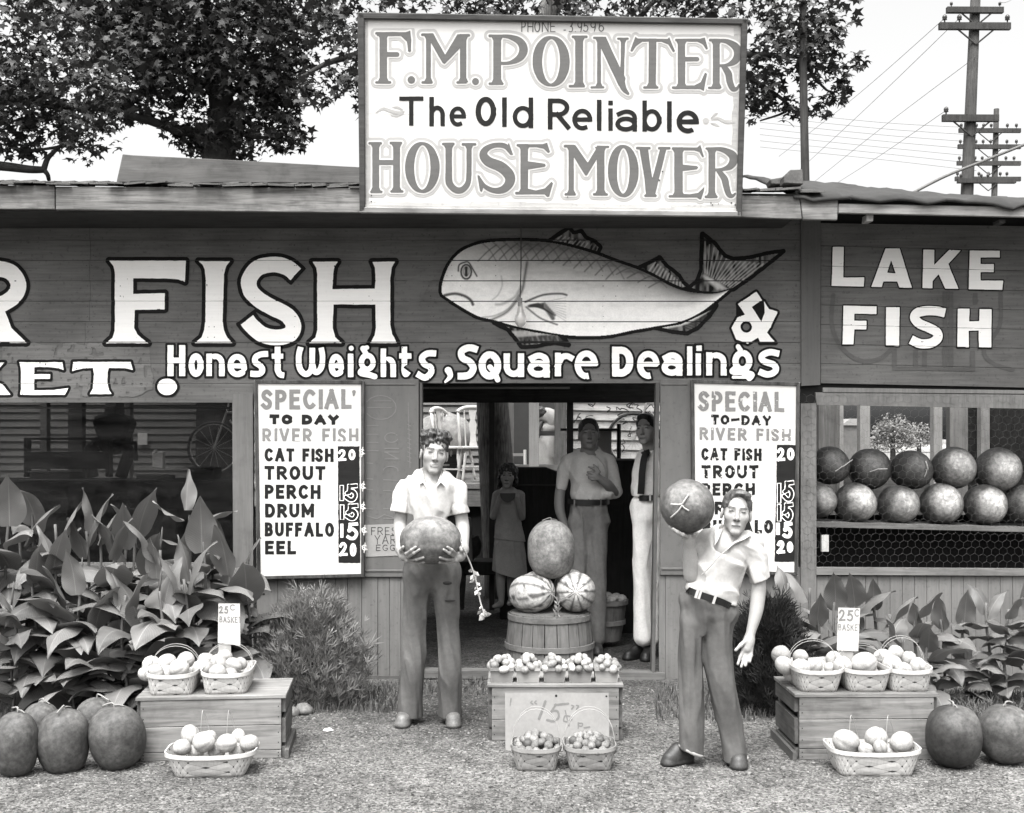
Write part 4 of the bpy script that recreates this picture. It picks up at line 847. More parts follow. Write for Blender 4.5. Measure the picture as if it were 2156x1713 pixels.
for cx_, cy_ in ((945, 598), (952, 850), (952, 1000), (960, 1172), (962, 1300)):
    pt.stroke([q(*p) for p in arc(cx_, cy_, 16, 18, -40, -320)], 1.0); pt.stroke([q(cx_ + 5, cy_ - 34), q(cx_ - 3, cy_ + 36)], .9); pt.stroke([q(cx_ - 20, cy_ - 10), q(cx_ + 20, cy_ + 14)], .8)
v_, f_ = pt.cutout(0, planar(DB - .012, .0015)); link('price_lettering', v_, f_, plain('chalk', .55, .9), bl)
br = board("white river fish price board behind the boy holding up a round melon", [(1455, 800), (1684, 806), (1680, 1213), (1458, 1206)], 7, DB)
q = Zm(2380, 1360, 2.2246)
pt = Paint(1465, 815, 1680, 930, .8); W_(pt, 'SPECIAL', 362, 1060, 145, 308, 4.3, .01); W_(pt, 'RIVER FISH', 372, 1112, 438, 540, 3.0, .022, .26); pt.wobble(.4, 7, 6); pt.chips(.48, 4, 7); paper('board_lettering', pt, br, MGREY)
pt = Paint(1465, 870, 1650, 1140, .8); pt.stroke([q(1075, 125)], 5.5); a = q(1082, 150); pt.stroke([a], 3)
for txt, x0, x1, y0, y1, w, sl in (('TO-DAY', 466, 952, 335, 415, 2.9, .02), ('CAT FISH', 386, 876, 605, 705, 3.1, .012), ('TROUT', 388, 850, 745, 852, 3.3, .0), ('PERCH', 392, 822, 890, 992, 3.3, .0), ('DRUM', 395, 800, 1040, 1145, 3.4, 0), ('BUFFALO', 398, 968, 1190, 1300, 3.7, -.004)):
    W_(pt, txt, x0, x1, y0, y1, w, sl)
pt.wobble(.4, 7, 9); pt.chips(.5, 4, 17); paper('board_lettering', pt, br, MBLK)
price_strip(br, [q(1000, 580), q(1152, 580), q(1158, 1528), q(980, 1528)], [('2', 998, 1065, 605, 712, 3.0, 0), ('0', 1080, 1140, 605, 705, 3.0, 0), ('1', 992, 1042, 890, 1055, 4.6, 1), ('5', 1050, 1142, 868, 1042, 5.0, 1), ('1', 992, 1042, 1062, 1200, 4.6, 1), ('5', 1048, 1135, 1045, 1205, 5.0, 1),
    ('1', 990, 1025, 1212, 1310, 4.0, 0), ('5', 1045, 1128, 1205, 1338, 3.8, 0), ('2', 998, 1065, 1355, 1462, 3.4, 0), ('0', 1080, 1130, 1365, 1455, 3.2, 0)], q, MBLK)
# --- egg placard pinned to the tin panel
eg = thing('paper_placard', 'hand lettered fresh yard eggs paper pinned on the tin panel behind the boy', 'placard', P(805, 1170, DW - .016))
mb = MB(); mb.slab([(768, 1106), (848, 1103), (848, 1170), (770, 1173)], DW - .016, .003); mb.build('paper_sheet', plain('egg_paper', .26, .9, .12), eg)
q = Zm(1320, 1380, 2.2826); pt = Paint(770, 1105, 850, 1170, .6)
for txt, x0, x1, y0, y1 in (('FRESH', 72, 345, 1234, 1300), ('YARD', 100, 345, 1300, 1375), ('EGGS', 112, 330, 1380, 1432)):
    a, b = q(x0, y0), q(x1, y1); word(pt, txt, a[0], b[0], a[1], b[1], .85, 0, .3)
pt.wobble(.3, 6, 4); v_, f_ = pt.cutout(0, planar(DW - .016, .0012)); link('placard_lettering', v_, f_, plain('crayon', .05, .9), eg)
# --- bare bulb hanging in front of the fish
lb = thing('light_bulb', 'bare glass bulb hanging by its cord in front of the painted fish', 'light bulb', P(1094, 660, DW - .1))
mb = MB(); mb.tube([P(1097, 450, DW - .12), P(1097, 560, DW - .1), P(1095, 632, DW - .1)], .004, 6); mb.build('cord', plain('cord', .05, .8), lb)
mb = MB(); mb.tube([P(1095, 628, DW - .1), P(1095, 645, DW - .1)], .016, 10); mb.build('socket', plain('socket', .22, .5), lb)
mb = MB(); c = P(1096, 666, DW - .1); mb.lathe(c, [(.014, .085), (.016, .06), (.026, .03), (.037, .0), (.041, -.022), (.036, -.05), (.021, -.07), (.004, -.078)], 16)
gm = NT('bulb_glass'); gm.b.inputs['Base Color'].default_value = gcol(.75); gm.b.inputs['Roughness'].default_value = .08; gm.b.inputs['Transmission Weight'].default_value = .55
mb.build('glass_bulb', gm.m, lb, True)
# ================================================================ trees, poles and wires behind the market
M_BARK = plain('bark', .035, .95, .35, 9, .8, .1, 30)
def leafmat(name, v, r=.55):
    t = NT(name); oi = t.n('Attribute'); oi.attribute_name = 'tone'; t.base(t.math('MULTIPLY', oi.outputs['Fac'], v)); t.rough(r, .4)
    bs = t.n('BsdfTranslucent'); bs.inputs[0].default_value = gcol(v * .8); ms = t.n('MixShader'); ms.inputs[0].default_value = .22
    t.l(t.b.outputs[0], ms.inputs[1]); t.l(bs.outputs[0], ms.inputs[2]); t.l(ms.outputs[0], t.out.inputs[0]); return t.m
M_LEAF = leafmat('tree_leaf', .031)
def star_leaves(cs, size, lay=.55):
    """five pointed leaves at the given points"""
    n = len(cs); N = RNG.normal(0, 1, (n, 3)); N[:, 2] = np.abs(N[:, 2]) * 1.0 + lay; N[:, 1] -= .35; N /= np.linalg.norm(N, axis=1)[:, None]
    U = np.cross(N, RNG.normal(0, 1, (n, 3))); U /= np.linalg.norm(U, axis=1)[:, None]; V = np.cross(N, U)
    sz = size * RNG.uniform(.6, 1.25, n); vs = []
    for k in range(10):
        a = 2 * math.pi * k / 10; r = (1.0 if k % 2 == 0 else .42) * (.75 if k in (4, 6) else 1)
        vs.append(cs + (U * math.cos(a) + V * math.sin(a)) * (sz * r)[:, None] - N * (sz * .18 * (k % 2 == 0))[:, None])
    vs = np.stack(vs, 1).reshape(-1, 3); fs = np.arange(n * 10).reshape(n, 10)
    return vs, fs, np.repeat(RNG.uniform(.5, 1.25, n), 10)
def blob_points(blobs, dens, hang=.25):
    out = []
    for (x, y, rx, ry, D, dd) in blobs:
        c = np.array(P(x, y, D)); k = D / F; r = np.array([rx * k, dd, ry * k]); n = int(dens * r[0] * r[2] * 4)
        p = RNG.normal(0, 1, (n, 3)); p /= np.linalg.norm(p, axis=1)[:, None]; p *= (RNG.random(n) ** .45)[:, None]
        p = p * r; w = noise3(p * 2.6 + np.array([x * .1, y * .1, 0]), 8); p = p[w > -.38]
        out.append(c + p)
    return np.concatenate(out)
def limb(mb, pts, r0, r1, n=8):
    pts = smooth([tuple(p) for p in pts], 5); k = len(pts); mb.tube(pts, [r0 + (r1 - r0) * i / (k - 1) for i in range(k)], n)
def tree(label, blobs, dens, leaf, trunk, limbs, name='shade_tree', group=None, mat=None, bark=None):
    base = Vector(trunk[0][0]); t = thing(name, label, 'tree', (base.x, base.y, 0), group)
    mb = MB(); limb(mb, trunk[0], trunk[1], trunk[2], 12); mb.build('trunk', bark or M_BARK, t, True)
    if limbs:
        mb = MB()
        for p_, a, b in limbs: limb(mb, p_, a, b)
        mb.build('limbs', M_BARK, t, True)
    cs = blob_points(blobs, dens); v_, f_, tn = star_leaves(cs, leaf); link('crown', v_, f_, mat or M_LEAF, t, attr=tn)
    return t
D1 = 16.0
tree('big leafy tree with a dark trunk rising behind the roof at the left',
     [(430, 110, 230, 130, D1, 1.6), (300, 150, 150, 90, D1 - .5, 1.3), (520, 190, 110, 90, D1, 1.2), (500, 285, 100, 55, D1, .8), (600, 280, 60, 40, D1, .6), (590, 110, 85, 80, D1, 1.0), (380, 280, 40, 32, D1, .6), (420, 310, 50, 20, D1, .5), (350, 20, 260, 70, D1, 1.6), (600, 20, 110, 60, D1, 1.2), (230, 60, 140, 90, D1, 1.2), (440, -60, 260, 80, D1, 1.6), (250, 225, 60, 40, D1, .6), (690, 45, 60, 40, D1, .7), (585, 210, 50, 40, D1, .7)],
     560, .078, ([P(458, gy(D1), D1), P(458, 600, D1), P(462, 320, D1), P(470, 250, D1), P(455, 120, D1 + .1), P(470, 10, D1)], .30, .10),
     [([P(460, 285, D1), P(380, 275, D1 - .2), P(300, 250, D1 - .5), P(225, 232, D1 - .7), P(150, 215, D1 - .8)], .085, .03), ([P(468, 250, D1), P(520, 200, D1 - .3), P(580, 150, D1 - .4)], .07, .02), ([P(455, 190, D1), P(400, 160, D1 - .3), P(330, 130, D1 - .6), P(300, 90, D1)], .08, .02), ([P(470, 270, D1), P(540, 290, D1 - .2), P(600, 285, D1 - .2)], .045, .012), ([P(520, 200, D1), P(600, 165, D1), P(640, 145, D1)], .03, .01)])
D2 = 13.0
tree('dark overhanging tree at the left edge of the photo with a bent bare branch',
     [(60, 120, 110, 130, D2, 1.3), (120, 210, 120, 70, D2, 1.1), (60, 260, 90, 60, D2, .9), (190, 270, 60, 55, D2, .7), (165, 320, 30, 25, D2, .4), (30, 310, 45, 28, D2, .5), (230, 190, 60, 50, D2, .7), (-60, 200, 120, 130, D2, 1.2), (40, 0, 150, 60, D2, 1.2)],
     460, .072, ([P(-160, gy(D2), D2), P(-150, 600, D2), P(-120, 330, D2), P(-90, 150, D2), P(-40, 30, D2)], .28, .08),
     [([P(-120, 340, D2), P(0, 350, D2 - .1), P(60, 357, D2 - .1), P(92, 358, D2)], .06, .035), ([P(92, 358, D2), P(100, 335, D2), P(112, 322, D2), P(125, 308, D2)], .035, .02), ([P(92, 358, D2), P(100, 368, D2), P(103, 380, D2 + .1)], .03, .02), ([P(125, 310, D2), P(90, 315, D2), P(50, 320, D2)], .02, .01), ([P(-100, 200, D2), P(60, 215, D2), P(190, 230, D2)], .07, .02)])
D3 = 12.6
def trunk3(y, off=0): return P(1040 + off + (y - 900) * .06, y, D3)
tree('star leaved tree whose rough trunk shows through the doorway and crown around the big sign',
     [(700, 60, 75, 45, D3, .7), (745, 120, 50, 60, D3, .6), (660, 195, 50, 30, D3 - .4, .4), (720, 170, 55, 28, D3 - .3, .5), (640, 165, 28, 22, D3 - .4, .3), (765, 210, 30, 40, D3, .4), (900, 10, 220, 60, D3, .9), (1200, 0, 260, 60, D3, .9), (1450, 10, 180, 70, D3, .9), (1640, 60, 100, 60, D3, .8), (1620, 130, 60, 60, D3, .7), (1690, 130, 60, 60, D3, .7), (1740, 90, 75, 65, D3, .7), (1760, 150, 55, 30, D3, .5), (1800, 135, 28, 22, D3, .3), (1600, 190, 45, 40, D3, .5), (1660, 190, 55, 40, D3, .5), (1625, 215, 50, 22, D3, .4), (1770, 195, 30, 28, D3, .3), (1735, 225, 28, 26, D3, .3), (1680, 235, 40, 24, D3, .3), (1700, 262, 26, 18, D3, .3), (1755, 40, 55, 45, D3, .6), (1585, 240, 14, 22, D3, .3)],
     520, .066, ([trunk3(gy(D3)), trunk3(1000), trunk3(850), trunk3(600), P(1060, 300, D3), P(1120, 100, D3), P(1200, -60, D3)], .21, .10),
     [([P(1060, 300, D3), P(1250, 180, D3), P(1500, 120, D3), P(1690, 120, D3)], .09, .02), ([P(1090, 180, D3), P(950, 120, D3), P(800, 110, D3), P(700, 130, D3), P(640, 160, D3 - .3)], .08, .015), ([P(1500, 120, D3), P(1620, 190, D3), P(1660, 230, D3), P(1600, 255, D3)], .03, .008), ([P(1690, 130, D3), P(1740, 190, D3), P(1770, 190, D3)], .02, .006), ([P(1300, 160, D3), P(1330, 60, D3), P(1400, -20, D3)], .05, .02)], bark=wood('rough_bark', .17, 'z', .75, .95, 1.6, .4, .1, 1.0))
# poles
M_POLE = wood('pole_timber', .045, 'z', .3, .9)
t = thing('thin_pole', 'tall thin bare pole standing just behind the roof at the right of the big sign', 'pole', P(1696, gy(12.2), 12.2))
mb = MB(); mb.tube([P(1700, gy(12.2), 12.2), P(1696, 400, 12.2), P(1691, 150, 12.2), P(1690, -60, 12.2)], [.045, .044, .040, .034], 10); mb.build('pole_shaft', M_POLE, t, True)
def upole(label, xb, xt, D, w0, w1, ytop, arms, name='utility_pole'):
    t = thing(name, label, 'utility pole', P(xb, gy(D), D)); k = D / F
    mb = MB(); mb.tube([P(xb, gy(D), D), P((xb + xt) / 2, (gy(D) + ytop) / 2, D), P(xt, ytop, D)], [w0 * k / 2, (w0 + w1) * k / 4, w1 * k / 2], 12); mb.build('pole_shaft', M_POLE, t, True)
    for (xa, xe, y, th, ins, br) in arms:
        mb = MB(); mb.slab([(xa, y), (xe, y + .5), (xe, y + th + .5), (xa, y + th)], D - w1 * k / 2 - .08, .1)
        a = mb.build('crossarm', M_POLE, t)
        for xi in ins:
            mb = MB(); c = P(xi, y, D - w1 * k / 2 - .03); r = 5.2 * k * (1 if th > 12 else .62)
            mb.lathe(c, [(r * .3, 0), (r * .3, r * .8), (r, r * .9), (r * .8, r * 1.5), (r * 1.05, r * 1.7), (r * .85, r * 2.5), (r * .3, r * 3)], 8); mb.build('insulator', plain('insulator_glass', .06, .3), a, True)
        if br:
            xm = (xa + xe) / 2 if br is True else br
            for s in (-1, 1):
                mb = MB(); mb.tube([P(xm + s * 46 * (th / 16), y + th, D - w1 * k / 2 - .05), P(xm, y + th + 38 * (th / 16), D - w1 * k / 2 - .01)], .018, 5); mb.build('arm_brace', M_POLE, t)
    return t
ud = upole('tall dark utility pole with three crossarms standing nearer behind the right roof', 2006, 2055, 24, 35, 20, -30,
      [(1995, 2114, 14, 12, (2003, 2105), 2056), (1979, 2129, 47, 14, (1989, 2020, 2121), 2055), (1986, 2104, 241, 14, (1992,), 2046), (2018, 2140, 376, 9, (2023, 2066, 2080), 0)])
ue = upole('shorter pale utility pole with four crossarms full of insulators behind the taller one', 2078, 2098, 40, 17, 11, 230,
      [(2020, 2150, 270, 9, (2024, 2056, 2071, 2087, 2121, 2140), True), (2018, 2150, 304, 9, (2022, 2055, 2070, 2086, 2120, 2140), True), (2016, 2150, 339, 9, (2020, 2053, 2068, 2083, 2118, 2135), True), (2012, 2150, 372, 9, (2016, 2061, 2081, 2106, 2120), True)])
M_WIRE = plain('wire', .10, .6)
def wire(label, pts, r, group):
    o = MB(); o.tube(smooth([tuple(p) for p in pts], 6), r, 5); tag(o.build('overhead_wire', M_WIRE, None, True, loc=pts[0]), label, 'wire', group)
for i, (xa, ya, xb, yb, xc, yc) in enumerate([(1989, 47, 1800, 205, 1640, 330), (2020, 47, 1820, 232, 1660, 380), (2055, 128, 1850, 275, 1700, 395), (1992, 241, 1850, 330, 1740, 400), (2105, 14, 2130, 0, 2190, -40)]):
    wire('thin overhead wire running down from the tall utility pole crossarms', [P(xa, ya - 8, 23.8), P(xb, yb, 30), P(xc, yc, 38)], .006, 'overhead wires')
for i in range(7):
    wire('faint overhead wire stretching left from the shorter utility pole', [P(2056, 270 + i * 15, 40), P(1850, 258 + i * 13, 41), P(1600, 232 + i * 13, 43)], .007, 'faint overhead wires')
wire('heavy cable sloping down from the right edge to the roof', [P(2200, 288, 17), P(2070, 340, 17), P(1990, 372, 17), P(1920, 408, 17)], .022, None)
# distant trees and field beyond the yard, seen through the right hand window
M_FAR = leafmat('far_leaf', .2)  # pale leaf tone has the haze of distance put into it
for i, (x, y, rx, ry, D) in enumerate([(1880, 900, 40, 32, 60), (1935, 908, 26, 20, 70), (1790, 925, 26, 16, 75), (2070, 905, 30, 34, 65)]):
    tree(['leafy far tree seen through the wire window between the pale posts', 'small round far tree just right of the leafy one in the wire window', 'low far bush at the left in the wire window', 'far tree at the right in the wire window'][i],
         [(x, y, rx, ry, D, .8), (x - rx * .5, y + ry * .4, rx * .7, ry * .7, D, .6), (x + rx * .5, y + ry * .5, rx * .7, ry * .6, D, .6), (x, y + ry, rx * 1.2, ry * .7, D, .6), (x - rx, y + ry * 1.1, rx * .8, ry * .5, D, .5), (x + rx, y + ry * 1.1, rx * .8, ry * .5, D, .5)], 330, .075, ([P(x, gy(D), D), P(x, y + 5, D), P(x, y - ry * .4, D)], .16, .05), [], 'far_tree', None, M_FAR)
mb = MB()
vs = []; fs = []
for j in range(4):
    for i in range(61):
        x = -300 + i * 10; vs.append((x, 190 + j * 12, 0 if j in (0, 3) else 1.6 + .7 * noise3(np.array([[x * .06, j, 0.]]), 4)[0] + .5 * noise3(np.array([[x * .3, j, 0.]]), 5)[0]))
fs = [(j * 61 + i, j * 61 + i + 1, (j + 1) * 61 + i + 1, (j + 1) * 61 + i) for j in range(3) for i in range(60)]
tag(link('far_treeline', vs, fs, plain('far_foliage', .2, .9, .4, .3), None, True), kind='stuff')
t = thing('barn', 'grey barn in the distance seen through the left of the wire window', 'barn', P(1795, gy(45), 45))
mb = MB(); mb.rect(1775, 895, 1808, gy(45), 45, 4); mb.build('wall', wood('barn_wall', .10, 'z', .2), t); mb = MB(); mb.slab([(1772, 896), (1790, 882), (1812, 882), (1812, 896)], 44.9, 4.2); mb.build('roof', plain('barn_roof', .2, .8), t)
# grass field behind
tag(link('field', [(-60, 24, .004), (120, 24, .004), (120, 170, .004), (-60, 170, .004)], [(0, 1, 2, 3)], plain('dry_field', .17, .95, .4, 1.5)), kind='structure')
# ================================================================ the house across the yard
hs = thing('porch_house', 'clapboard house with a raised porch behind the market, seen through the door', 'house', P(900, gy(17), 17))
def claps(x0, x1, y0, y1, D, n, mat, bow=0):
    m_ = MB(); h = (y1 - y0) / n
    for i in range(n):
        a = [P(x0, y0 + i * h, D + .02), P(x1, y0 + i * h + bow, D + .02), P(x1, y0 + (i + 1) * h + bow, D - .012), P(x0, y0 + (i + 1) * h, D - .012)]
        b = [p + Vector((0, .05, 0)) for p in a]; m_.add(a + b, [(3, 2, 1, 0), (4, 5, 6, 7), (0, 1, 5, 4), (3, 7, 6, 2), (0, 4, 7, 3), (1, 2, 6, 5)])
    return m_.build('wall', mat, hs)
M_CLAP = paintmat('grey_clapboard', .14, .2, .8); M_CLAPL = paintmat('white_clapboard', .5, .2, .8)
claps(-420, 1062, 700, 1006, 17, 20, M_CLAP); claps(1172, 1500, 700, 1006, 15.2, 15, M_CLAPL, 6)
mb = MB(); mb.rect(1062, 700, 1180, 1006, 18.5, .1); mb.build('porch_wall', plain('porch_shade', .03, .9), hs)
mb = MB(); mb.rect(-420, 600, 1500, 700, 14.4, .1); mb.build('eaves', M_INT, hs)
pz = 1.13
mb = MB(); mb.box((P(480, 0, 15.9).x - 1, 15.9, pz - .03), (12.5, 2.6, .06)); mb.build('porch_floor', wood('porch_boards', .17, 'y', .3), hs)
mb = MB(); mb.box((P(480, 0, 15.9).x - 1, 14.64, pz - .17), (12.5, .05, .22)); mb.build('porch_skirt', wood('porch_skirt_board', .16, 'x', .3), hs)
def hpost(x0, x1, y0, y1, D, mat, nm='porch_post'): m_ = MB(); m_.slab([(x0, y0), (x1, y0), (x1, y1), (x0, y1)], D, .12); m_.build(nm, mat, hs)
hpost(1114, 1135, 700, 1012, 14.9, paintmat('white_post', .36, .15, .6, (20, 20, 1))); hpost(1062, 1082, 700, 990, 15.4, wood('grey_post', .12, 'z', .3)); hpost(1168, 1192, 700, 1012, 14.95, wood('grey_post', .13, 'z', .3)); pass
hpost(1130, 1176, 908, 918, 15.0, wood('rail', .07, 'x', .3), 'porch_rail'); hpost(1080, 1176, 979, 1008, 14.92, wood('rail_board', .15, 'x', .3), 'porch_rail')
mb = MB(); mb.box((P(300, 0, 15).x - .6, 15.8, .55), (11.5, 2.2, 1.0)); mb.build('under_porch_shade', M_DARK, hs)  # near-black block standing in for the shade beneath the porch floor
# vines on the pale clapboards
mb = MB(); rv = random.Random(4)
for k in range(26):
    x, y = rv.uniform(1205, 1390), rv.uniform(850, 930); p_ = [P(x, y, 15.15)]
    for s in range(6): x += rv.uniform(-10, 10); y += rv.uniform(-8, 8); p_.append(P(x, y, 15.14))
    mb.tube(smooth([tuple(v) for v in p_], 3), .007, 4)
mb.build('dry_vine', plain('vine_stem', .04, .9), hs)
# ---- chairs on the porch
M_CHAIR = paintmat('cream_chair_paint', .55, .1, .5, (1, 1, 1))
def chair(label, x, D, rz, group='chairs on the porch'):
    t = thing('spindle_chair', label, 'chair', (0, 0, 0), group)
    mb = MB(); mb.box((0, 0, .44), (.42, .40, .035)); bevel(mb.build('seat', M_CHAIR, t), .01)
    for sx in (-1, 1):
        for sy in (-1, 1):
            mb = MB(); a, b = Vector((sx * .15, sy * .14, .43)), Vector((sx * .21, sy * .20, 0)); mb.tube([a, a.lerp(b, .3), a.lerp(b, .5), a.lerp(b, .56), a.lerp(b, .62), a.lerp(b, .85), b], [.014, .022, .016, .023, .016, .02, .012], 8); mb.build('leg', M_CHAIR, t, True)
    for z, ax in ((.2, 0), (.15, 1)):
        for s in (-1, 1):
            mb = MB(); e = .19; mb.tube([(-e, s * .17, z), (e, s * .17, z)] if ax == 0 else [(s * .185, -.175, z), (s * .185, .175, z)], .010, 6); mb.build('stretcher', M_CHAIR, t)
    top = smooth([(-.20, .25, .90), (-.12, .27, .95), (0, .275, .965), (.12, .27, .95), (.20, .25, .90)], 4)
    mb = MB(); mb.tube(top, .028, 8); mb.build('crest_rail', M_CHAIR, t, True)
    for s in (-1, 1):
        mb = MB(); mb.tube([(s * .18, .18, .45), (s * .18, .2, .55), (s * .185, .22, .7), (s * .19, .25, .91)], [.016, .022, .015, .017], 8); mb.build('back_post', M_CHAIR, t, True)
        mb = MB(); mb.tube([(s * .10, .18, .45), (s * .11, .26, .94)], .009, 6); mb.build('spindle', M_CHAIR, t)
    mb = MB(); pr = [(.055, .45), (.04, .53), (.035, .62), (.052, .74), (.03, .80), (.045, .88), (.05, .94)]
    vs = [(sx * w, .18 + (z - .45) * .17 + dy, z) for dy in (0, .012) for sx in (-1, 1) for w, z in pr]; n = len(pr)
    fs = [(i, i + 1, n + i + 1, n + i) for i in range(n - 1)] + [(2 * n + i + 1, 2 * n + i, 3 * n + i, 3 * n + i + 1) for i in range(n - 1)]
    mb.add(vs, fs); mb.build('back_splat', M_CHAIR, t)
    t.location = Vector((P(x, 0, D).x, D, pz)); t.rotation_euler = (0, 0, rz); return t
chair('cream spindle back chair on the porch nearest the dark rear post', 1002, 15.2, R(12)); c2 = chair('cream spindle back chair turned sideways on the porch beside the boy', 957, 15.9, R(62))
t = thing('ladder_chair', 'dark slat back chair on the porch behind the girl', 'chair', P(1085, 1010, 15.3))
for x in (1066, 1105):
    mb = MB(); mb.tube([P(x, 948, 15.3), P(x + 1, 1012, 15.2)], .02, 6); mb.build('back_post', M_CHAIR, t)
for y in (955, 984): mb = MB(); mb.rect(1066, y, 1106, y + 6, 15.28, .02); mb.build('slat', wood('slat', .3, 'x', .2), t)
# burlap bundle on the porch
vs = []; fs = []
for j in range(13):
    for i in range(24):
        a = 2 * math.pi * i / 24; b = math.pi * j / 12 - math.pi / 2; n_ = 1 + .14 * noise3(np.array([[math.cos(a) * 2, math.sin(a) * 2, b * 1.5]]), 6)[0]
        vs.append((P(930, 0, 16.3).x + .42 * math.cos(a) * math.cos(b) * n_, 16.3 + .3 * math.sin(a) * math.cos(b), pz + .58 + .33 * math.sin(b) * n_))
fs = [(j * 24 + i, j * 24 + (i + 1) % 24, (j + 1) * 24 + (i + 1) % 24, (j + 1) * 24 + i) for j in range(12) for i in range(24)]
t = thing('covered_bundle', 'pale cloth covered bundle on a stand behind the boy and the porch chairs', 'bundle', P(930, 1005, 16.3)); link('cloth_cover', vs, fs, plain('burlap', .2, .95, .3, 14, .4), t, True)
mb = MB(); mb.box((P(930, 0, 16.3).x, 16.3, pz + .17), (.6, .4, .34)); mb.build('stand', M_INT, t)
# ================================================================ inside the market
def cabinet(name, label, quad, D, th, mat, cat, lines=()):
    t = thing(name, label, cat, P(sum(p[0] for p in quad) / len(quad), gy(D), D + th / 2))
    m_ = MB(); m_.slab(quad, D, th); bevel(m_.build('case', mat, t), .01)
    for (a, b, c, d, mt) in lines: m_ = MB(); m_.rect(a, b, c, d, D - .02, .02); m_.build('panel_trim', mt, t)
    return t
M_ICE = wood('ice_box_wood', .022, 'z', .25, .6); M_LED = wood('pale_ledge', .2, 'x', .2)
cabinet('ice_box', 'dark sloping topped ice box behind the girl and the man', [(1052, 985), (1150, 985), (1196, 1003), (1196, gy(11)), (1052, gy(11))], 11.0, .45, M_ICE, 'ice box', ((1060, 1020, 1190, 1024, M_INT),))
cabinet('ice_box', 'tall dark ice box with a pale top ledge between the two men', [(1238, 968), (1392, 968), (1392, gy(10.2)), (1238, gy(10.2))], 10.2, .55, M_ICE, 'ice box', ((1236, 966, 1392, 970, M_LED), (1246, 985, 1248, 1260, M_INT)))
cabinet('counter', 'dark sales counter behind the left window', [(-420, 1012), (489, 1012), (489, gy(9.9)), (-420, gy(9.9))], 9.9, .7, M_ICE, 'counter', ((40, 1009, 330, 1012, M_LED),))
cabinet('pale_panel', 'pale square panel standing behind the left window glass above the cannas', [(254, 1070), (372, 1072), (372, 1240), (254, 1240)], 8.75, .04, wood('pale_panel_board', .13, 'x', .15), 'panel')
cabinet('low_bench', 'low dark bench across the rear of the market below the porch', [(888, 1184), (1060, 1184), (1060, 1212), (888, 1212)], 11.2, .4, M_ICE, 'bench')
cabinet('board', 'rough upright board leaning beside the boy inside the doorway', [(966, 1088), (992, 1090), (995, 1184), (966, 1184)], 10.9, .05, wood('rough_board', .15, 'z', .3), 'board')
M_BOX = wood('dark_crate', .07, 'x', .3)
for lab, x0, x1, y0, D in (('low open box of dark goods on the counter at the left window', 60, 150, 994, 10.05), ('flat tray on the counter under the hanging pan scale', 285, 350, 1001, 10.05), ('small jar crate on the counter near the canna tips', 395, 450, 985, 10.1)):
    t = thing('counter_box', lab, 'box', P((x0 + x1) / 2, 1012, D)); mb = MB(); mb.slab([(x0, y0), (x1, y0 + 1), (x1 - 2, 1012), (x0 + 2, 1012)], D, .3); bevel(mb.build('box_case', M_BOX, t), .01); mb = MB(); mb.rect(x0 - 2, y0 - 2, x1 + 2, y0 + 1, D - .01, .02); mb.build('box_lip', M_LED, t)
# scale, rack and papers behind the left window
t = thing('hanging_scale', 'dark silhouette of a big pan scale on curved legs behind the left window', 'scale', P(230 * 1 + 2, 1010, 10.3))
q = Zm(0, 1250, 2.635); M_IRON = plain('scale_iron', .012, .5, .2)
hoop = [q(*p) for p in [(870, 720), (940, 688), (1020, 672), (1100, 674), (1190, 700), (1255, 742), (1225, 830), (1185, 940), (1180, 1000), (1150, 1060), (1060, 1075), (960, 1060), (940, 1000), (930, 930), (895, 820)]]
mb = MB(); mb.slab(hoop, 10.3, .22); bevel(mb.build('hopper', M_IRON, t), .03)
for pts in ([(930, 985), (860, 1040), (870, 1180), (890, 1290)], [(1180, 985), (1235, 1050), (1195, 1180), (1160, 1290)]):
    mb = MB(); mb.tube(smooth([tuple(P(*q(*p), 10.35)) for p in pts], 4), .055, 8); mb.build('leg', M_IRON, t, True)
mb = MB(); mb.tube([P(*q(1120, 965), 10.3), P(*q(1300, 960), 10.3), P(*q(1305, 1130), 10.3)], .02, 6); mb.build('beam_arm', M_IRON, t)
mb = MB(); mb.tube([P(*q(900, 960), 10.3), P(*q(960, 930), 10.3)], .04, 8); mb.build('weight', M_IRON, t)
mb = MB(); mb.tube([P(*q(1050, 640), 10.6), P(*q(1150, 640), 10.6)], .13, 14); tag(mb.build('tin_drum', plain('tin_can', .2, .4), loc=P(*q(1100, 660), 10.6)), 'pale round tin on top of the scale behind the left window', 'tin')
t = thing('glass_rack', 'dark framed rack standing on the counter at the far left window', 'rack', P(100, 1010, 10.1))
for (a, b, c, d) in ((55, 922, 235, 927), (55, 952, 225, 988), (222, 922, 230, 1005), (50, 922, 56, 1005)): mb = MB(); mb.rect(a, b, c, d, 10.1, .1); mb.build('rack_bar', M_IRON, t)
t = thing('notice_paper', 'white notice tacked on the clapboards seen through the left window, higher one', 'notice', P(299, 935, 16.9)); mb = MB(); mb.slab([(290, 912), (310, 912), (310, 937), (290, 937)], 16.93, .01); mb.build('sheet', plain('notice', .5, .9), t)
t = thing('oil_can', 'pale square can standing on the porch seen through the left window', 'can', P(331, 1000, 15.6)); mb = MB(); mb.slab([(320, 952), (343, 951), (343, 988), (320, 985)], 15.6, .12); bevel(mb.build('can_body', plain('can_tin', .36, .5, .2), t), .01); mb = MB(); mb.tube([P(328, 952, 15.6), P(328, 947, 15.6)], .02, 8); mb.build('spout', plain('can_tin', .36, .5, .2), t)
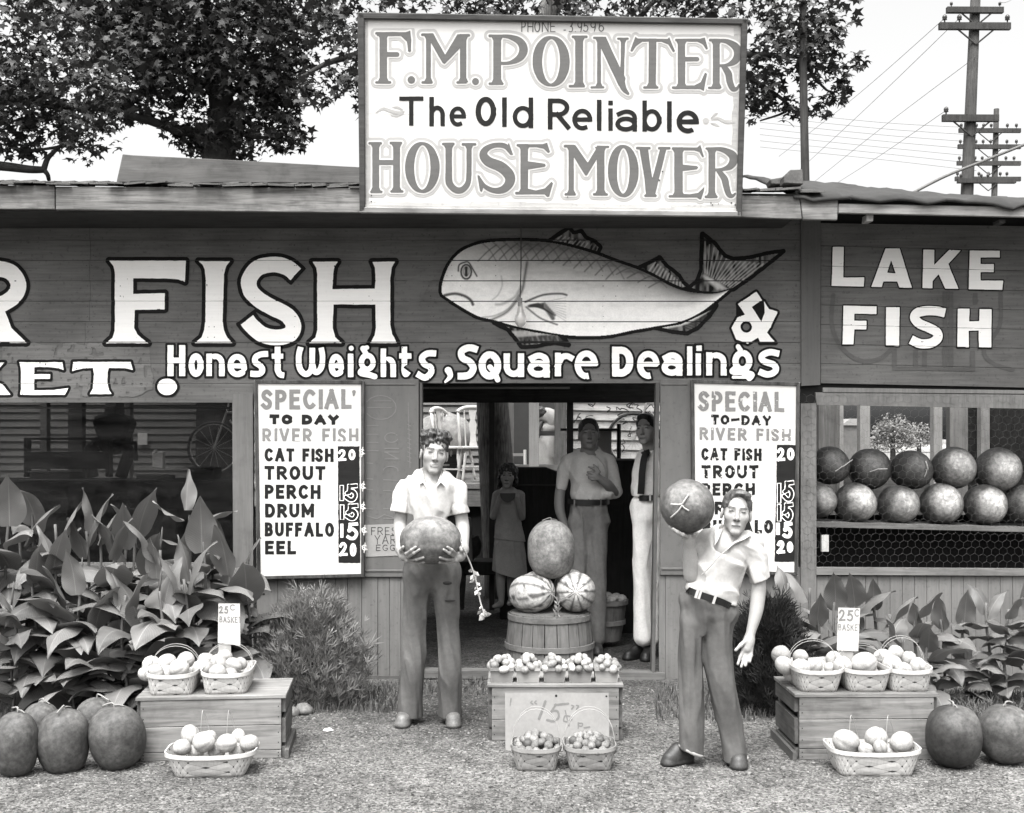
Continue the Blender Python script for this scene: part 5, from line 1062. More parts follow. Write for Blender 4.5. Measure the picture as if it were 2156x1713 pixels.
# bicycle on the porch, behind the left window and a second one at the right
def bicycle(label, x, y, D, s, flip=1):
    t = thing('bicycle', label, 'bicycle', P(x, y, D)); mm = plain('bicycle_enamel', .3, .3); rb = plain('tyre_rubber', .03, .8)
    def C(a, b): return P(x, y, D) + Vector((flip * a * s, .02, b * s))
    for cx_ in (0, 1.02):
        mb = MB(); ring = [C(cx_ + .33 * math.cos(2 * math.pi * k / 28), .34 + .33 * math.sin(2 * math.pi * k / 28)) for k in range(29)]; mb.tube(ring, .018 * s, 6); w = mb.build('wheel', rb, t, True)
        mb = MB()
        for k in range(14): a = 2 * math.pi * k / 14; mb.tube([C(cx_, .34), C(cx_ + .32 * math.cos(a), .34 + .32 * math.sin(a))], .003 * s, 4)
        ring = [C(cx_ + .305 * math.cos(2 * math.pi * k / 28), .34 + .305 * math.sin(2 * math.pi * k / 28)) for k in range(29)]; mb.tube(ring, .01 * s, 5)
        mb.build('rim', mm, w)
    mb = MB()
    for a, b in (((0, .34), (.18, .86)), ((.16, .8), (.68, .78)), ((.2, .7), (.5, .3)), ((.68, .85), (.5, .3)), ((.5, .3), (1.02, .34)), ((.66, .75), (1.02, .34))): mb.tube([C(*a), C(*b)], .016 * s, 6)
    mb.build('frame', mm, t)
    mb = MB(); mb.tube(smooth([tuple(C(*p)) for p in [(.18, .86), (.2, .98), (.32, 1.0), (.36, .95)]], 4), .013 * s, 6); mb.build('handlebar', mm, t)
    mb = MB(); mb.tube([C(.58, .9), C(.82, .93)], [.03 * s, .06 * s], 6); mb.build('saddle', rb, t)
bicycle('bicycle leaning on the porch wall seen through the left window', 450, 1000, 15.2, 1.0)
bicycle('bicycle standing behind the tie wearing man, only handlebar and wheel showing', 1335, 985, 14.0, .95)
t = thing('sheet_stand', 'pale sheet hanging on a dark stand behind the two men', 'stand', P(1240, 968, 12)); mb = MB(); mb.tube([P(1303, 893, 12), P(1303, 968, 12)], .022, 6); mb.tube([P(1180, 905, 12), P(1303, 905, 12)], .014, 6); mb.build('stand_pole', M_IRON, t)
mb = MB(); mb.slab([(1250, 905), (1288, 905), (1287, 958), (1252, 957)], 12, .01); mb.build('sheet', plain('hung_sheet', .35, .9), t)
# ================================================================ crates, baskets, melons and fruit
def sph(nu=24, nv=16):
    vs = [(0, 0, -1)]; uv = [(0, -1)]
    for j in range(1, nv):
        b = -math.pi / 2 + math.pi * j / nv
        for i in range(nu): a = 2 * math.pi * i / nu; vs.append((math.cos(a) * math.cos(b), math.sin(a) * math.cos(b), math.sin(b))); uv.append((a, 2 * b / math.pi))
    vs.append((0, 0, 1)); uv.append((0, 1)); t = len(vs) - 1
    fs = [(0, 1 + (i + 1) % nu, 1 + i) for i in range(nu)] + [(1 + j * nu + i, 1 + j * nu + (i + 1) % nu, 1 + (j + 1) * nu + (i + 1) % nu, 1 + (j + 1) * nu + i) for j in range(nv - 2) for i in range(nu)]
    fs += [(1 + (nv - 2) * nu + i, 1 + (nv - 2) * nu + (i + 1) % nu, t) for i in range(nu)]
    return np.array(vs), fs, np.array(uv)
S_HI, S_MD, S_LO = sph(40, 28), sph(24, 16), sph(14, 9)
M_MELON = tonemat('melon_rind', .58, 1, .36, 9, .15, .26, 30); M_CANT = tonemat('cantaloupe_rind', .8, 1, .16, 34, .45, .2, 150); M_PEACH = tonemat('peach_skin', .6, 1, .25, 25, 0, .3)
M_STEM = plain('dry_stem', .22, .9, .2)
def dark_rind(v, seed, spot=None, spotv=.3):
    def f(p, uv):
        t = v * (1 + .22 * noise3(p * 3.2, seed) + .16 * noise3(p * 8, seed + 1)) * (1 + .06 * np.sin(uv[:, 0] * 9 + 1.2 * noise3(p * 2, seed + 2)))
        if spot is not None:
            d = np.clip((p @ np.array(spot) - .45) / .5 + .22 * noise3(p * 3, seed + 3), 0, 1); t = t * (1 - d) + spotv * d * (1 + .2 * noise3(p * 6, seed + 4))
        w = noise3(p * 14, seed + 5); return np.where(w > .72, t * 1.5, t)
    return f
def striped(v0, v1, n, seed):
    def f(p, uv):
        a = uv[:, 0] + .10 * noise3(p * 4.5, seed) + .05 * noise3(p * 13, seed + 1)
        s = np.cos(a * n + .6 * noise3(p * 2.5, seed + 2)); w = .72 - .25 * np.abs(uv[:, 1]) + .22 * noise3(p * 12, seed + 3)
        return np.where(s > w, v1, v0) * (1 + .1 * noise3(p * 9, seed + 4))
    return f
def ellips(name, c, req, rpole, axis, mat, tonef, S=S_MD, ribs=0, ribd=.0, lump=.03, seed=1, parent=None, egg=0, sq=2.0):
    v, f, uv = S; k = 1 + lump * noise3(v * 1.6 + seed, seed)
    if sq > 2: k = k * (np.hypot(v[:, 0], v[:, 1]) ** sq + np.abs(v[:, 2]) ** sq) ** (-1 / sq)
    if ribs: k = k * (1 - ribd * (1 - np.abs(np.cos(uv[:, 0] * ribs / 2)) ** .5) * np.cos(uv[:, 1] * 1.5708))
    k = k * (1 + egg * v[:, 2])
    p = v * np.array([req, req, rpole]) * k[:, None]
    q = Vector((0, 0, 1)).rotation_difference(Vector(axis)).to_matrix(); p = p @ np.array(q).T
    tone_ = tonef(v, uv) if callable(tonef) else np.full(len(v), tonef)
    if parent is None: return link(name, p + np.array(c), f, mat, None, True, attr=tone_, loc=c)
    return link(name, p + np.array(c), f, mat, parent, True, attr=tone_)
def stem_on(par, c, top, pts, r=.005):
    mb = MB(); mb.tube(smooth([tuple(Vector(p)) for p in pts], 3), r, 5); return mb.build('stem', M_STEM, par, True)
def watermelon(label, px, py, rx, ry, D, tonef, axis=(0, 0, 1), group=None, seed=1, polar=True, stem=True, name='watermelon', egg=0, ribs=0, S=S_HI):
    """px, py, rx, ry in photo pixels; the melon's centre lies at D"""
    k = D / F; c = P(px, py, D)
    t = thing(name, label, 'watermelon', (c.x, c.y, c.z - ry * k), group)
    ax = Vector(axis).normalized()
    if polar: ellips('rind', c, rx * k, ry * k, ax, M_MELON, tonef, S, ribs, .012 if ribs else 0, .045, seed, t, egg, 2.5); L = ry * k
    else: ellips('rind', c, (rx + ry) / 2 * k, (rx + ry) / 2 * k * 1.25, ax, M_MELON, tonef, S, 0, 0, .035, seed, t, egg); L = (rx + ry) / 2 * k * 1.25
    if stem:
        tip = c + ax * L; s = random.Random(seed); e = ax.orthogonal().normalized(); w = ax.cross(e); b = s.uniform(0, 6.28); dr = e * math.cos(b) + w * math.sin(b)
        stem_on(t, c, tip, [tip - ax * .004, tip + ax * .02, tip + ax * .018 + dr * .03, tip + ax * .004 + dr * s.uniform(.06, .1)], .0045)
        dr2 = -dr * .6 + e * .4; stem_on(t, c, tip, [tip + ax * .012, tip + ax * .010 + dr2 * .03, tip + dr2 * .06], .0035)
    return t
q = Zm(0, 2150, 1.7967); k_ = 1 / 1.7967 / 1.7296
for i, (x, y, rx, ry, D, lab, ax) in enumerate([(105, 1010, 140, 212, 5.88, 'big dark watermelon cut by the left edge of the photo, standing on the gravel', (.05, 0, 1)), (262, 885, 125, 145, 6.45, 'dark watermelon in the back row behind the two leftmost melons', (.1, .1, 1)),
      (415, 990, 166, 208, 5.97, 'dark standing watermelon with bent stem, second from left in the front row', (.02, 0, 1)), (622, 850, 132, 145, 6.45, 'dark watermelon behind, its top showing left of the largest front one', (.1, 0, 1)), (768, 966, 178, 206, 6.02, 'largest dark watermelon standing next to the left crate', (-.08, -.1, 1))]):
    a = q(x, y); watermelon(lab, a[0], a[1], rx * k_, ry * k_, D, dark_rind([.058, .072, .062, .080, .055][i], 11 + i, (0, -.3, .9), .075), ax, 'watermelons on the ground at the left', 3 + i, ribs=11)
q = Zm(2650, 2050, 1.8786); k_ = 1 / 1.8786 / 1.7296
for i, (x, y, rx, ry, D, lab) in enumerate([(1545, 1185, 183, 206, 6.02, 'mottled dark watermelon standing beside the right crate'), (1900, 1170, 185, 195, 6.1, 'scarred watermelon cut off by the right edge of the photo')]):
    a = q(x, y); watermelon(lab, a[0], a[1], rx * k_, ry * k_, D, dark_rind([.036, .060][i], 31 + i, (.4, -.4, .7), .09), (-.05, -.12, 1), 'watermelons on the ground at the right', 14 + i, ribs=11)
# melons on the shelf behind the chicken wire
q = Zm(2700, 1400, 2.0953); k_ = 1 / 2.0953 / 1.7296
shelf = [(670, 620, 140, 152, 0, 'first dark watermelon at the left of the upper shelf row'), (978, 645, 162, 153, 0, 'upper row dark watermelon with a dry stem hanging down'), (1295, 655, 162, 136, 0, 'flattened dark watermelon in the middle of the upper shelf row'), (1615, 640, 172, 150, .22, 'watermelon with a pale lower right side, fourth in the upper shelf row'), (1955, 655, 178, 162, .26, 'large pale ended watermelon last in the upper shelf row'),
         (590, 888, 118, 142, .18, 'lower row watermelon half hidden by the corner post'), (865, 905, 155, 155, .34, 'lower row watermelon with the brightest pale end'), (1195, 918, 152, 145, .26, 'blotchy watermelon third in the lower shelf row'), (1525, 915, 158, 162, .30, 'evenly pale watermelon in the middle of the lower shelf row'), (1860, 920, 162, 152, .34, 'striped pale watermelon near the right of the lower shelf row'), (2150, 915, 150, 150, .15, 'dark watermelon at the right edge of the lower shelf row')]
for i, (x, y, rx, ry, sp, lab) in enumerate(shelf):
    a = q(x, y); up = i < 5; rg = random.Random(i); D = DW + (.26 if up else .22)
    watermelon(lab, a[0], a[1], rx * k_, ry * k_, D, dark_rind(.020 if sp == 0 else .045, 51 + i, (.15 + rg.uniform(-.2, .2), rg.uniform(-.2, .2), 1) if sp else (0, 0, 1), sp * 1.0 if sp else .06), (rg.uniform(-.05, .3), -1, rg.uniform(-.25, .05) if not sp else .05), 'watermelons on the wired shelf', 40 + i, False, sp == 0)
# barrel basket in the doorway with its three display melons
DBR = 8.62
t = thing('bushel_basket', 'big upturned slat basket in the doorway carrying the striped melons', 'basket', P(1157, gy(DBR, .05), DBR)); c = P(1157, gy(DBR, .05), DBR); k = DBR / F
Hb = (gy(DBR, .05) - 1288) * k; M_SLAT = wood('basket_slat', .115, 'z', .3, .8, 1, .2)
mb = MB()
for i in range(22):
    a0, a1 = 2 * math.pi * i / 22 + .01, 2 * math.pi * (i + 1) / 22 - .01; o = .002 * (i % 2); vs = []
    for z, r in ((0, 93 * k), (Hb * .5, 90 * k), (Hb * .93, 85 * k), (Hb, 83 * k)):
        for rr_ in (r + o, r + o - .006):
            for a in (a0, a1): vs.append(c + Vector((rr_ * math.cos(a), rr_ * math.sin(a), z)))
    fs = []
    for j in range(3):
        b = j * 4; fs += [(b, b + 1, b + 5, b + 4), (b + 3, b + 2, b + 6, b + 7), (b + 2, b, b + 4, b + 6), (b + 1, b + 3, b + 7, b + 5)]
    fs += [(2, 3, 1, 0), (12, 13, 15, 14)]; mb.add(vs, fs)
mb.build('slats', M_SLAT, t)
mb = MB(); mb.lathe(c, [(82 * k, Hb - .004), (.01, Hb + .002)], 28, cap=False); mb.build('basket_bottom', M_SLAT, t)
for z, r in ((Hb - .03, 86), (Hb * .36, 92.5)):
    mb = MB(); mb.lathe(c, [(r * k + .002, z - .02), (r * k + .008, z - .018), (r * k + .007, z + .02), (r * k + .001, z + .022)], 40, cap=False); mb.build('hoop', wood('hoop_wood', .13, 'x', .2), t)
m1 = watermelon('oblong striped watermelon at the left on the upturned basket', 1120, 1249, 46, 38, DBR - .02, striped(.42, .09, 9, 3), (.75, -.62, .12), 'melons displayed on the upturned basket', 5, False, False)
m2 = watermelon('round striped watermelon at the right on the upturned basket, its striped end facing out', 1212, 1247, 43, 41, DBR - .04, striped(.44, .085, 10, 7), (-.05, -1, .12), 'melons displayed on the upturned basket', 6, False, False)
for p_, t_, D in (([(1147, 1238), (1160, 1250), (1172, 1262), (1177, 1280), (1172, 1300)], m1, DBR - .22), ([(1208, 1246), (1195, 1256), (1182, 1262), (1174, 1275)], m2, DBR - .24)):
    mb = MB(); mb.tube(smooth([tuple(P(x, y, D)) for x, y in p_], 4), .004, 5)
    for i in range(9):
        x, y = p_[-1][0] + RNG.uniform(-7, 7), p_[-1][1] + RNG.uniform(-18, 8); c_ = P(x, y, D - .01); d_ = Vector((RNG.uniform(-1, 1), RNG.uniform(-.5, .2), -1)).normalized() * .025; s_ = d_.orthogonal().normalized() * .008
        mb.add([c_ - d_, c_ + s_, c_ + d_, c_ - s_], [(0, 1, 2, 3)])
    mb.build('dry_vine', M_STEM, t_)
watermelon('tall pale netted melon standing on top of the two striped ones', 1160, 1158, 50, 61, DBR + .0, lambda p, uv: .18 * (1 + .16 * noise3(p * 5, 4) + .22 * np.clip(noise3(p * 13, 5), -.3, 1) + .05 * np.sin(uv[:, 0] * 10)) * (1 + .22 * np.clip(p[:, 2], -1, 1)), (0, 0, 1), 'melons displayed on the upturned basket', 9, True, True, 'watermelon', 0, 10)
for lab, x, y in (('striped watermelon hidden behind the left striped one on the basket', 1128, 1236), ('striped watermelon hidden behind the right striped one on the basket', 1200, 1232)):
    watermelon(lab, x, y, 34, 30, DBR + .2, striped(.5, .13, 9, 17), (.3, .5, .2), 'melons displayed on the upturned basket', 8, False, False)
# bushel of pale fruit further in
DQ = 9.6; c = P(1268, gy(DQ, .05), DQ); k = DQ / F; t = thing('bushel_basket', 'slat bushel basket of pale fruit on the floor behind the door, beside the man', 'basket', c); Hq = .33
mb = MB(); mb.lathe(c, [(.15, 0), (.18, Hq * .5), (.20, Hq), (.192, Hq), (.17, Hq * .5), (.14, .02)], 28, cap=True); mb.build('slats', wood('bushel_slat', .13, 'z', .3), t)
for z, r in ((Hq - .02, .203), (Hq * .45, .182)):
    mb = MB(); mb.lathe(c, [(r, z - .02), (r + .007, z - .018), (r + .007, z + .018), (r, z + .02)], 32, cap=False); mb.build('hoop', wood('hoop_wood', .16, 'x', .2), t)
for i in range(14):
    a, r = i * 2.4, .16 * math.sqrt((i + .5) / 14); tag(ellips('tomato', c + Vector((r * math.cos(a), r * math.sin(a), Hq + .02 - r * .12)), .042, .036, (0, 0, 1), M_PEACH, .3, S_LO, seed=i), 'pale round fruit in the bushel basket inside the door', 'fruit', 'fruit in the bushel basket')
# ---------------------------------------------------------------- crates
M_CRATE = wood('crate_pine', .18, 'x', .42, .75, .8, .22); M_CRATE2 = wood('crate_pine_grey', .155, 'x', .45, .75, .8, .3); M_CRATEI = wood('crate_side', .09, 'y', .3)
def crate(label, c, rz, w, d, h, boards, mat, over=.03, feet=True):
    t = thing('wooden_crate', label, 'crate', (0, 0, 0), 'upturned crates of the display')
    z0 = 0
    for i, (f0, f1) in enumerate(boards):
        mb = MB(); mb.box((0, -d / 2, h * (f0 + f1) / 2), (w, .018, h * (f1 - f0) - .003)); bevel(mb.build('front_board', mat, t, loc=None), .002)
        mb = MB(); mb.box((0, d / 2, h * (f0 + f1) / 2), (w, .018, h * (f1 - f0) - .003)); mb.build('back_board', mat, t)
    mb = MB()
    for f0, f1 in boards:
        for s in (-1, 1):
            for e in (.3, .7): mb.box((s * (w / 2 - .014), -d / 2 - .0095, h * (f0 + (f1 - f0) * e)), (.005, .003, .005))
    mb.build('nail', M_DARK, t)
    for s in (-1, 1):
        for (y, dy, z, dz) in ((0, d - .02, h * .87, h * .22), (0, d - .02, h * .45, h * .4), (0, d - .02, .03, .055)):
            mb = MB(); mb.box((s * (w / 2 + .011), y, z), (.02, dy, dz)); mb.build('end_board', M_CRATEI, t)
        for y in (-d / 2 + .03, d / 2 - .03): mb = MB(); mb.box((s * (w / 2 - .015), y, h / 2), (.024, .03, h - .01)); mb.build('corner_post', M_CRATEI, t)
        if feet: mb = MB(); mb.box((s * (w / 2 + .03), 0, .024), (.02, d + .06, .045)); mb.build('skid', M_CRATEI, t)
    n = 2
    for i in range(n): mb = MB(); mb.box((0, -d / 2 - over / 2 + (d + over) * (i + .5) / n, h + .009), (w + .05, (d + over) / n - .003, .018)); bevel(mb.build('top_board', mat, t), .002)
    t.location = c; t.rotation_euler = (0, 0, rz); return t

cl = Vector((P(458, 0, 6.37).x, 6.37, 0)); LW, LD, LH, LR = .715, .42, .312, R(5.5)
crate('low pine crate under the two melon baskets at the left', cl, LR, LW, LD, LH, ((.0, .14), (.14, .56), (.56, 1)), M_CRATE)
cr = Vector((P(1797, 0, 6.38).x, 6.38, 0)); RW, RD, RH, RR = .70, .44, .325, R(.8)
crate('knotty grey crate under the three melon baskets at the right', cr, RR, RW, RD, RH, ((0, .18), (.18, .65), (.65, 1)), M_CRATE2)
cm = Vector((P(1167, 0, 6.72).x, 6.72, 0)); MW, MD, MH = .70, .34, .295
crate('middle crate behind the cardboard price sign, carrying five small fruit boxes', cm, 0, MW, MD, MH, ((0, .4), (.4, 1)), M_CRATE, .03, False)
# ---------------------------------------------------------------- splint baskets
def weave(name, v):
    t = NT(name); a1 = t.n('Attribute'); a1.attribute_name = 'wu'; a2 = t.n('Attribute'); a2.attribute_name = 'wv'
    u, w = a1.outputs['Fac'], a2.outputs['Fac']; s = 1 / .056
    a = t.math('MULTIPLY', t.math('ADD', u, w), s); b = t.math('MULTIPLY', t.math('SUBTRACT', u, w), s)
    ia, ib = t.math('FLOOR', a), t.math('FLOOR', b); fa, fb = t.math('FRACT', a), t.math('FRACT', b)
    par = t.math('ABSOLUTE', t.math('MODULO', t.math('ADD', ia, ib), 2.0))
    def edge(f): return t.math('MULTIPLY', t.math('MINIMUM', f, t.math('SUBTRACT', 1.0, f)), 2.0)
    ea, eb = edge(fa), edge(fb)
    e = t.math('ADD', t.math('MULTIPLY', ea, par), t.math('MULTIPLY', eb, t.math('SUBTRACT', 1.0, par)))
    x = t.math('ADD', t.math('MULTIPLY', eb, par), t.math('MULTIPLY', ea, t.math('SUBTRACT', 1.0, par)))
    ca = t.math('FRACT', t.math('MULTIPLY', t.math('SINE', t.math('MULTIPLY', ia, 12.9)), 43.7)); cb = t.math('FRACT', t.math('MULTIPLY', t.math('SINE', t.math('MULTIPLY', ib, 7.3)), 31.1))
    st = t.math('ADD', t.math('MULTIPLY', ca, par), t.math('MULTIPLY', cb, t.math('SUBTRACT', 1.0, par)))
    k = t.math('MULTIPLY', t.ramp(e, .12, 1, 0, .09), t.ramp(st, .74, 1.15, -1, 1))
    hole = t.math('MULTIPLY', t.math('LESS_THAN', e, .22), t.math('LESS_THAN', x, .22)); k = t.math('MULTIPLY', k, t.math('SUBTRACT', 1.0, t.math('MULTIPLY', hole, .85)))
    c = t.coord((30, 30, 4)); k = t.math('MULTIPLY', k, t.ramp(t.noise(c, 3, 4), .88, 1.08, .3, .7))
    t.base(t.math('MULTIPLY', k, v)); t.rough(.7, .3); t.bump(t.math('MULTIPLY', e, t.math('ADD', x, .4)), .45, .004); return t.m
M_WEAVE = weave('pale_splint', .42); M_WEAVED = weave('dark_splint', .22); M_RIM = wood('splint_rim', .40, 'x', .14, .7, 1, .1); M_RIMD = wood('splint_rim_dark', .22, 'x', .15); M_HAND = plain('wire_handle', .3, .6)  # second, darker splint and rim are for the handled baskets
def sup(a, rx, ry, n): c, s = math.cos(a), math.sin(a); return (rx * math.copysign(abs(c) ** (2 / n), c), ry * math.copysign(abs(s) ** (2 / n), s))
def basket(label, loc, rz, wt, dt, wb, db, h, mats, handle=.16, group='splint baskets', hdir='x', lift=.012, leaning=0):
    t = thing('splint_basket', label, 'basket', (0, 0, 0), group); N, M = 56, 8
    vs = []; wu = []; wv = []
    for ins in (0, 1):
        for j in range(M + 1):
            f = j / M; per = 0; pv = None
            for i in range(N):
                a = 2 * math.pi * i / N; b = sup(a, wb / 2, db / 2, 9); tp = sup(a, wt / 2, dt / 2, 4.6); g = f ** .85
                x, y = b[0] + (tp[0] - b[0]) * g, b[1] + (tp[1] - b[1]) * g; z = h * f + lift * f * (abs(x) / (wt / 2)) ** 2 * (1 if hdir == 'x' else .4)
                k = 1 - .006 / max(.05, math.hypot(x, y)) * ins; x *= k; y *= k
                if pv: per += math.hypot(x - pv[0], y - pv[1])
                pv = (x, y); vs.append((x, y, z + .003 * ins * (f < .01))); wu.append((wt + dt) * 2 * .95 * i / N); wv.append(h * 1.08 * f)
    fs = []; o = (M + 1) * N
    for j in range(M):
        for i in range(N):
            i2 = (i + 1) % N; fs.append((j * N + i, j * N + i2, (j + 1) * N + i2, (j + 1) * N + i)); fs.append((o + j * N + i2, o + j * N + i, o + (j + 1) * N + i, o + (j + 1) * N + i2))
    fs.append(tuple(range(N - 1, -1, -1))); fs.append(tuple(o + i for i in range(N)))
    ob = link('woven_body', vs, fs, mats[0], t, True)
    for nm, ar in (('wu', wu), ('wv', wv)): at = ob.data.attributes.new(nm, 'FLOAT', 'POINT'); at.data.foreach_set('value', np.array(ar, dtype=np.float32))
    rv = []; rn = 56
    for (k, z) in ((1.0, -.017), (1.018, -.017), (1.02, .003), (.985, .003), (.985, -.016)):
        for i in range(rn): x, y = sup(2 * math.pi * i / rn, wt / 2 * k, dt / 2 * k, 4.6); rv.append((x, y, h + z + lift * (min(abs(x), wt / 2) / (wt / 2)) ** 2 * (1 if hdir == 'x' else .4)))
    rf = [(j * rn + i, j * rn + (i + 1) % rn, ((j + 1) % 5) * rn + (i + 1) % rn, ((j + 1) % 5) * rn + i) for j in range(5) for i in range(rn)]
    link('rim', rv, rf, mats[1], t)
    if handle:
        e = wt / 2 if hdir == 'x' else dt / 2
        for dd in (-.012, .014):
            pts = []
            for i in range(15):
                a = math.pi * i / 14; s_ = -e * math.cos(a); z = h - .03 + (handle + .03) * math.sin(a) ** .75 + dd * .3 * math.sin(a); w = dd + leaning * math.sin(a)
                pts.append((s_, w, z) if hdir == 'x' else (w, s_, z))
            mb = MB(); mb.tube(pts, .0017, 5); mb.build('handle', M_HAND, t, True)
    t.location = loc; t.rotation_euler = (0, 0, rz); return t
def cantaloupe(label, x, y, rx, ry, D, group, seed):
    k = D / F; rg = random.Random(seed); c = P(x, y, D); r = (rx + ry) / 2 * k
    ax = Vector((rg.uniform(-1, 1), rg.uniform(-.8, .3), rg.uniform(-.5, .6))).normalized(); v = rg.uniform(.27, .39)
    o = ellips('cantaloupe', c, r, r * rg.uniform(1.0, 1.2), ax, M_CANT, lambda p, uv: v * (1 + .10 * noise3(p * 6, seed) + .10 * np.clip(noise3(p * 17, seed + 3), -.5, 1)) * (1 - .34 * (np.abs(np.cos(uv[:, 0] * 5)) < .2) * (np.abs(uv[:, 1]) < .85)), S_MD, 10, .07, .05, seed)
    return tag(o, label, 'cantaloupe', group)
def topof(c, rz, w, d, h, u, v): return Vector(c) + Matrix.Rotation(rz, 3, 'Z') @ Vector((u * w / 2, v * d / 2, h + .019))
BA = topof(cl, LR, LW, LD, LH, -.60, -.12); BB = topof(cl, LR, LW, LD, LH, .18, -.12)
basket('pale splint basket of cantaloupes at the left end of the left crate', BA, LR, .262, .36, .215, .30, .105, (M_WEAVE, M_RIM), .13, leaning=.0)
basket('pale splint basket of cantaloupes holding up the price card on the left crate', BB, LR, .262, .36, .215, .30, .105, (M_WEAVE, M_RIM), .135)
GB = Vector((P(453, 0, 5.98).x, 5.93, 0)); basket('long low basket of cantaloupes on the gravel before the left crate', GB, R(5), .44, .27, .33, .20, .11, (weave('grey_splint', .37), M_RIM), .0)
for s_ in (-1, 1): pass
C1 = topof(cr, RR, RW, RD, RH, -.66, -.15); C2 = topof(cr, RR, RW, RD, RH, .06, -.15); C3 = topof(cr, RR, RW, RD, RH, .70, -.15)
basket('pale basket of cantaloupes at the left end of the right crate', C1, RR, .268, .38, .19, .30, .112, (M_WEAVE, M_RIM), .135)
basket('pale basket with the price card stake in the middle of the right crate', C2, RR, .268, .38, .19, .30, .112, (M_WEAVE, M_RIM), .11)
basket('pale basket of cantaloupes at the right end of the right crate', C3, RR, .245, .38, .19, .30, .112, (M_WEAVE, M_RIM), .15)
GR = Vector((P(1831, 0, 5.98).x, 5.95, 0)); basket('bright long basket of cantaloupes on the gravel before the right crate', GR, R(-1), .445, .27, .35, .20, .12, (M_WEAVE, M_RIM), .0)
for B_, (xs_, D_) in ((GB, ((425, 480), 6.03)), (GR, ((1790, 1868), 6.05))):          # slack wire handles of the two long baskets
    par = [o for o in COL.objects if o.get('category') == 'basket' and (Vector(o.location) - B_).length < .01][0]
    y0 = 1545 if B_ is GB else 1555
    for x in xs_:
        mb = MB(); w0 = [P(x - 3, y0 + 12, D_), P(x, y0 - 38, D_), P(x + 4, y0 - 46, D_ + .02), P(x + 16, y0 - 5, D_ + .05), P(x + 19, y0 + 18, D_ + .05)]; mi = par.matrix_basis.inverted() if False else (Matrix.Translation(par.location) @ Matrix.Rotation(par.rotation_euler.z, 4, 'Z')).inverted()
        mb.tube(smooth([tuple(mi @ v) for v in w0], 4), .002, 5); mb.build('handle', M_HAND, par, True)
q = Zm(0, 2150, 1.7967); k_ = 1 / 1.7967 / 1.7296
sets = [('cantaloupe in the basket at the left end of the left crate', BA.y, [(990, 490, 68, 55, .06), (1090, 478, 62, 58, .05), (1215, 458, 58, 54, .06), (1010, 545, 72, 46, -.05), (1172, 512, 66, 60, -.03), (950, 550, 45, 40, .02), (1090, 545, 60, 50, .0), (1225, 550, 45, 45, .02)]),
        ('cantaloupe in the basket below the left price card', BB.y, [(1350, 462, 56, 50, .08), (1468, 440, 56, 46, .10), (1325, 510, 66, 60, -.02), (1430, 480, 60, 50, .03), (1528, 495, 58, 48, .02), (1425, 540, 64, 46, -.08), (1575, 480, 40, 40, .08), (1500, 560, 60, 45, -.02)]),
        ('cantaloupe in the long basket before the left crate', GB.y, [(1190, 1030, 70, 42, -.02), (1245, 948, 74, 50, .05), (1335, 993, 80, 58, -.03), (1372, 962, 50, 40, .07), (1485, 1000, 70, 48, -.03), (1558, 960, 56, 38, .06), (1630, 1000, 72, 38, .0), (1280, 1050, 70, 40, .03), (1420, 1055, 70, 40, .03), (1550, 1050, 70, 40, .03)])]
sd_ = 100
for lab, D, ms in sets:
    for (x, y, rx, ry, dd) in ms: a = q(x, y); sd_ += 1; cantaloupe(lab, a[0], a[1], rx * k_, ry * k_, D + dd, lab.replace('cantaloupe', 'cantaloupes'), sd_)
q = Zm(2650, 2050, 1.8786); k_ = 1 / 1.8786 / 1.7296
sets = [('cantaloupe in the basket at the left end of the right crate', C1.y, [(365, 632, 76, 58, .06), (498, 645, 58, 48, .10), (385, 702, 62, 56, -.02), (500, 722, 70, 62, -.08), (592, 708, 60, 52, .0), (430, 760, 60, 45, .02)]),
        ('cantaloupe in the middle basket of the right crate', C2.y, [(725, 660, 62, 48, .06), (785, 708, 76, 56, -.05), (932, 692, 86, 72, -.03), (700, 720, 40, 40, .03), (860, 750, 60, 50, .04), (990, 750, 45, 45, .03)]),
        ('cantaloupe in the basket at the right end of the right crate', C3.y, [(1062, 645, 62, 48, .05), (1148, 618, 62, 46, .10), (1238, 660, 62, 48, .08), (1125, 695, 76, 52, -.02), (1202, 738, 70, 48, -.08), (1302, 712, 66, 52, .0), (1080, 750, 45, 45, .0)]),
        ('cantaloupe in the bright long basket before the right crate', GR.y, [(810, 1225, 102, 68, .0), (1015, 1200, 96, 56, .05), (1045, 1265, 62, 38, -.06), (1190, 1230, 80, 68, -.0), (945, 1280, 62, 34, -.05), (880, 1290, 60, 40, .03), (1120, 1290, 60, 40, .03)])]
for lab, D, ms in sets:
    for (x, y, rx, ry, dd) in ms: a = q(x, y); sd_ += 1; cantaloupe(lab, a[0], a[1], rx * k_, ry * k_, D + dd, lab.replace('cantaloupe', 'cantaloupes'), sd_)
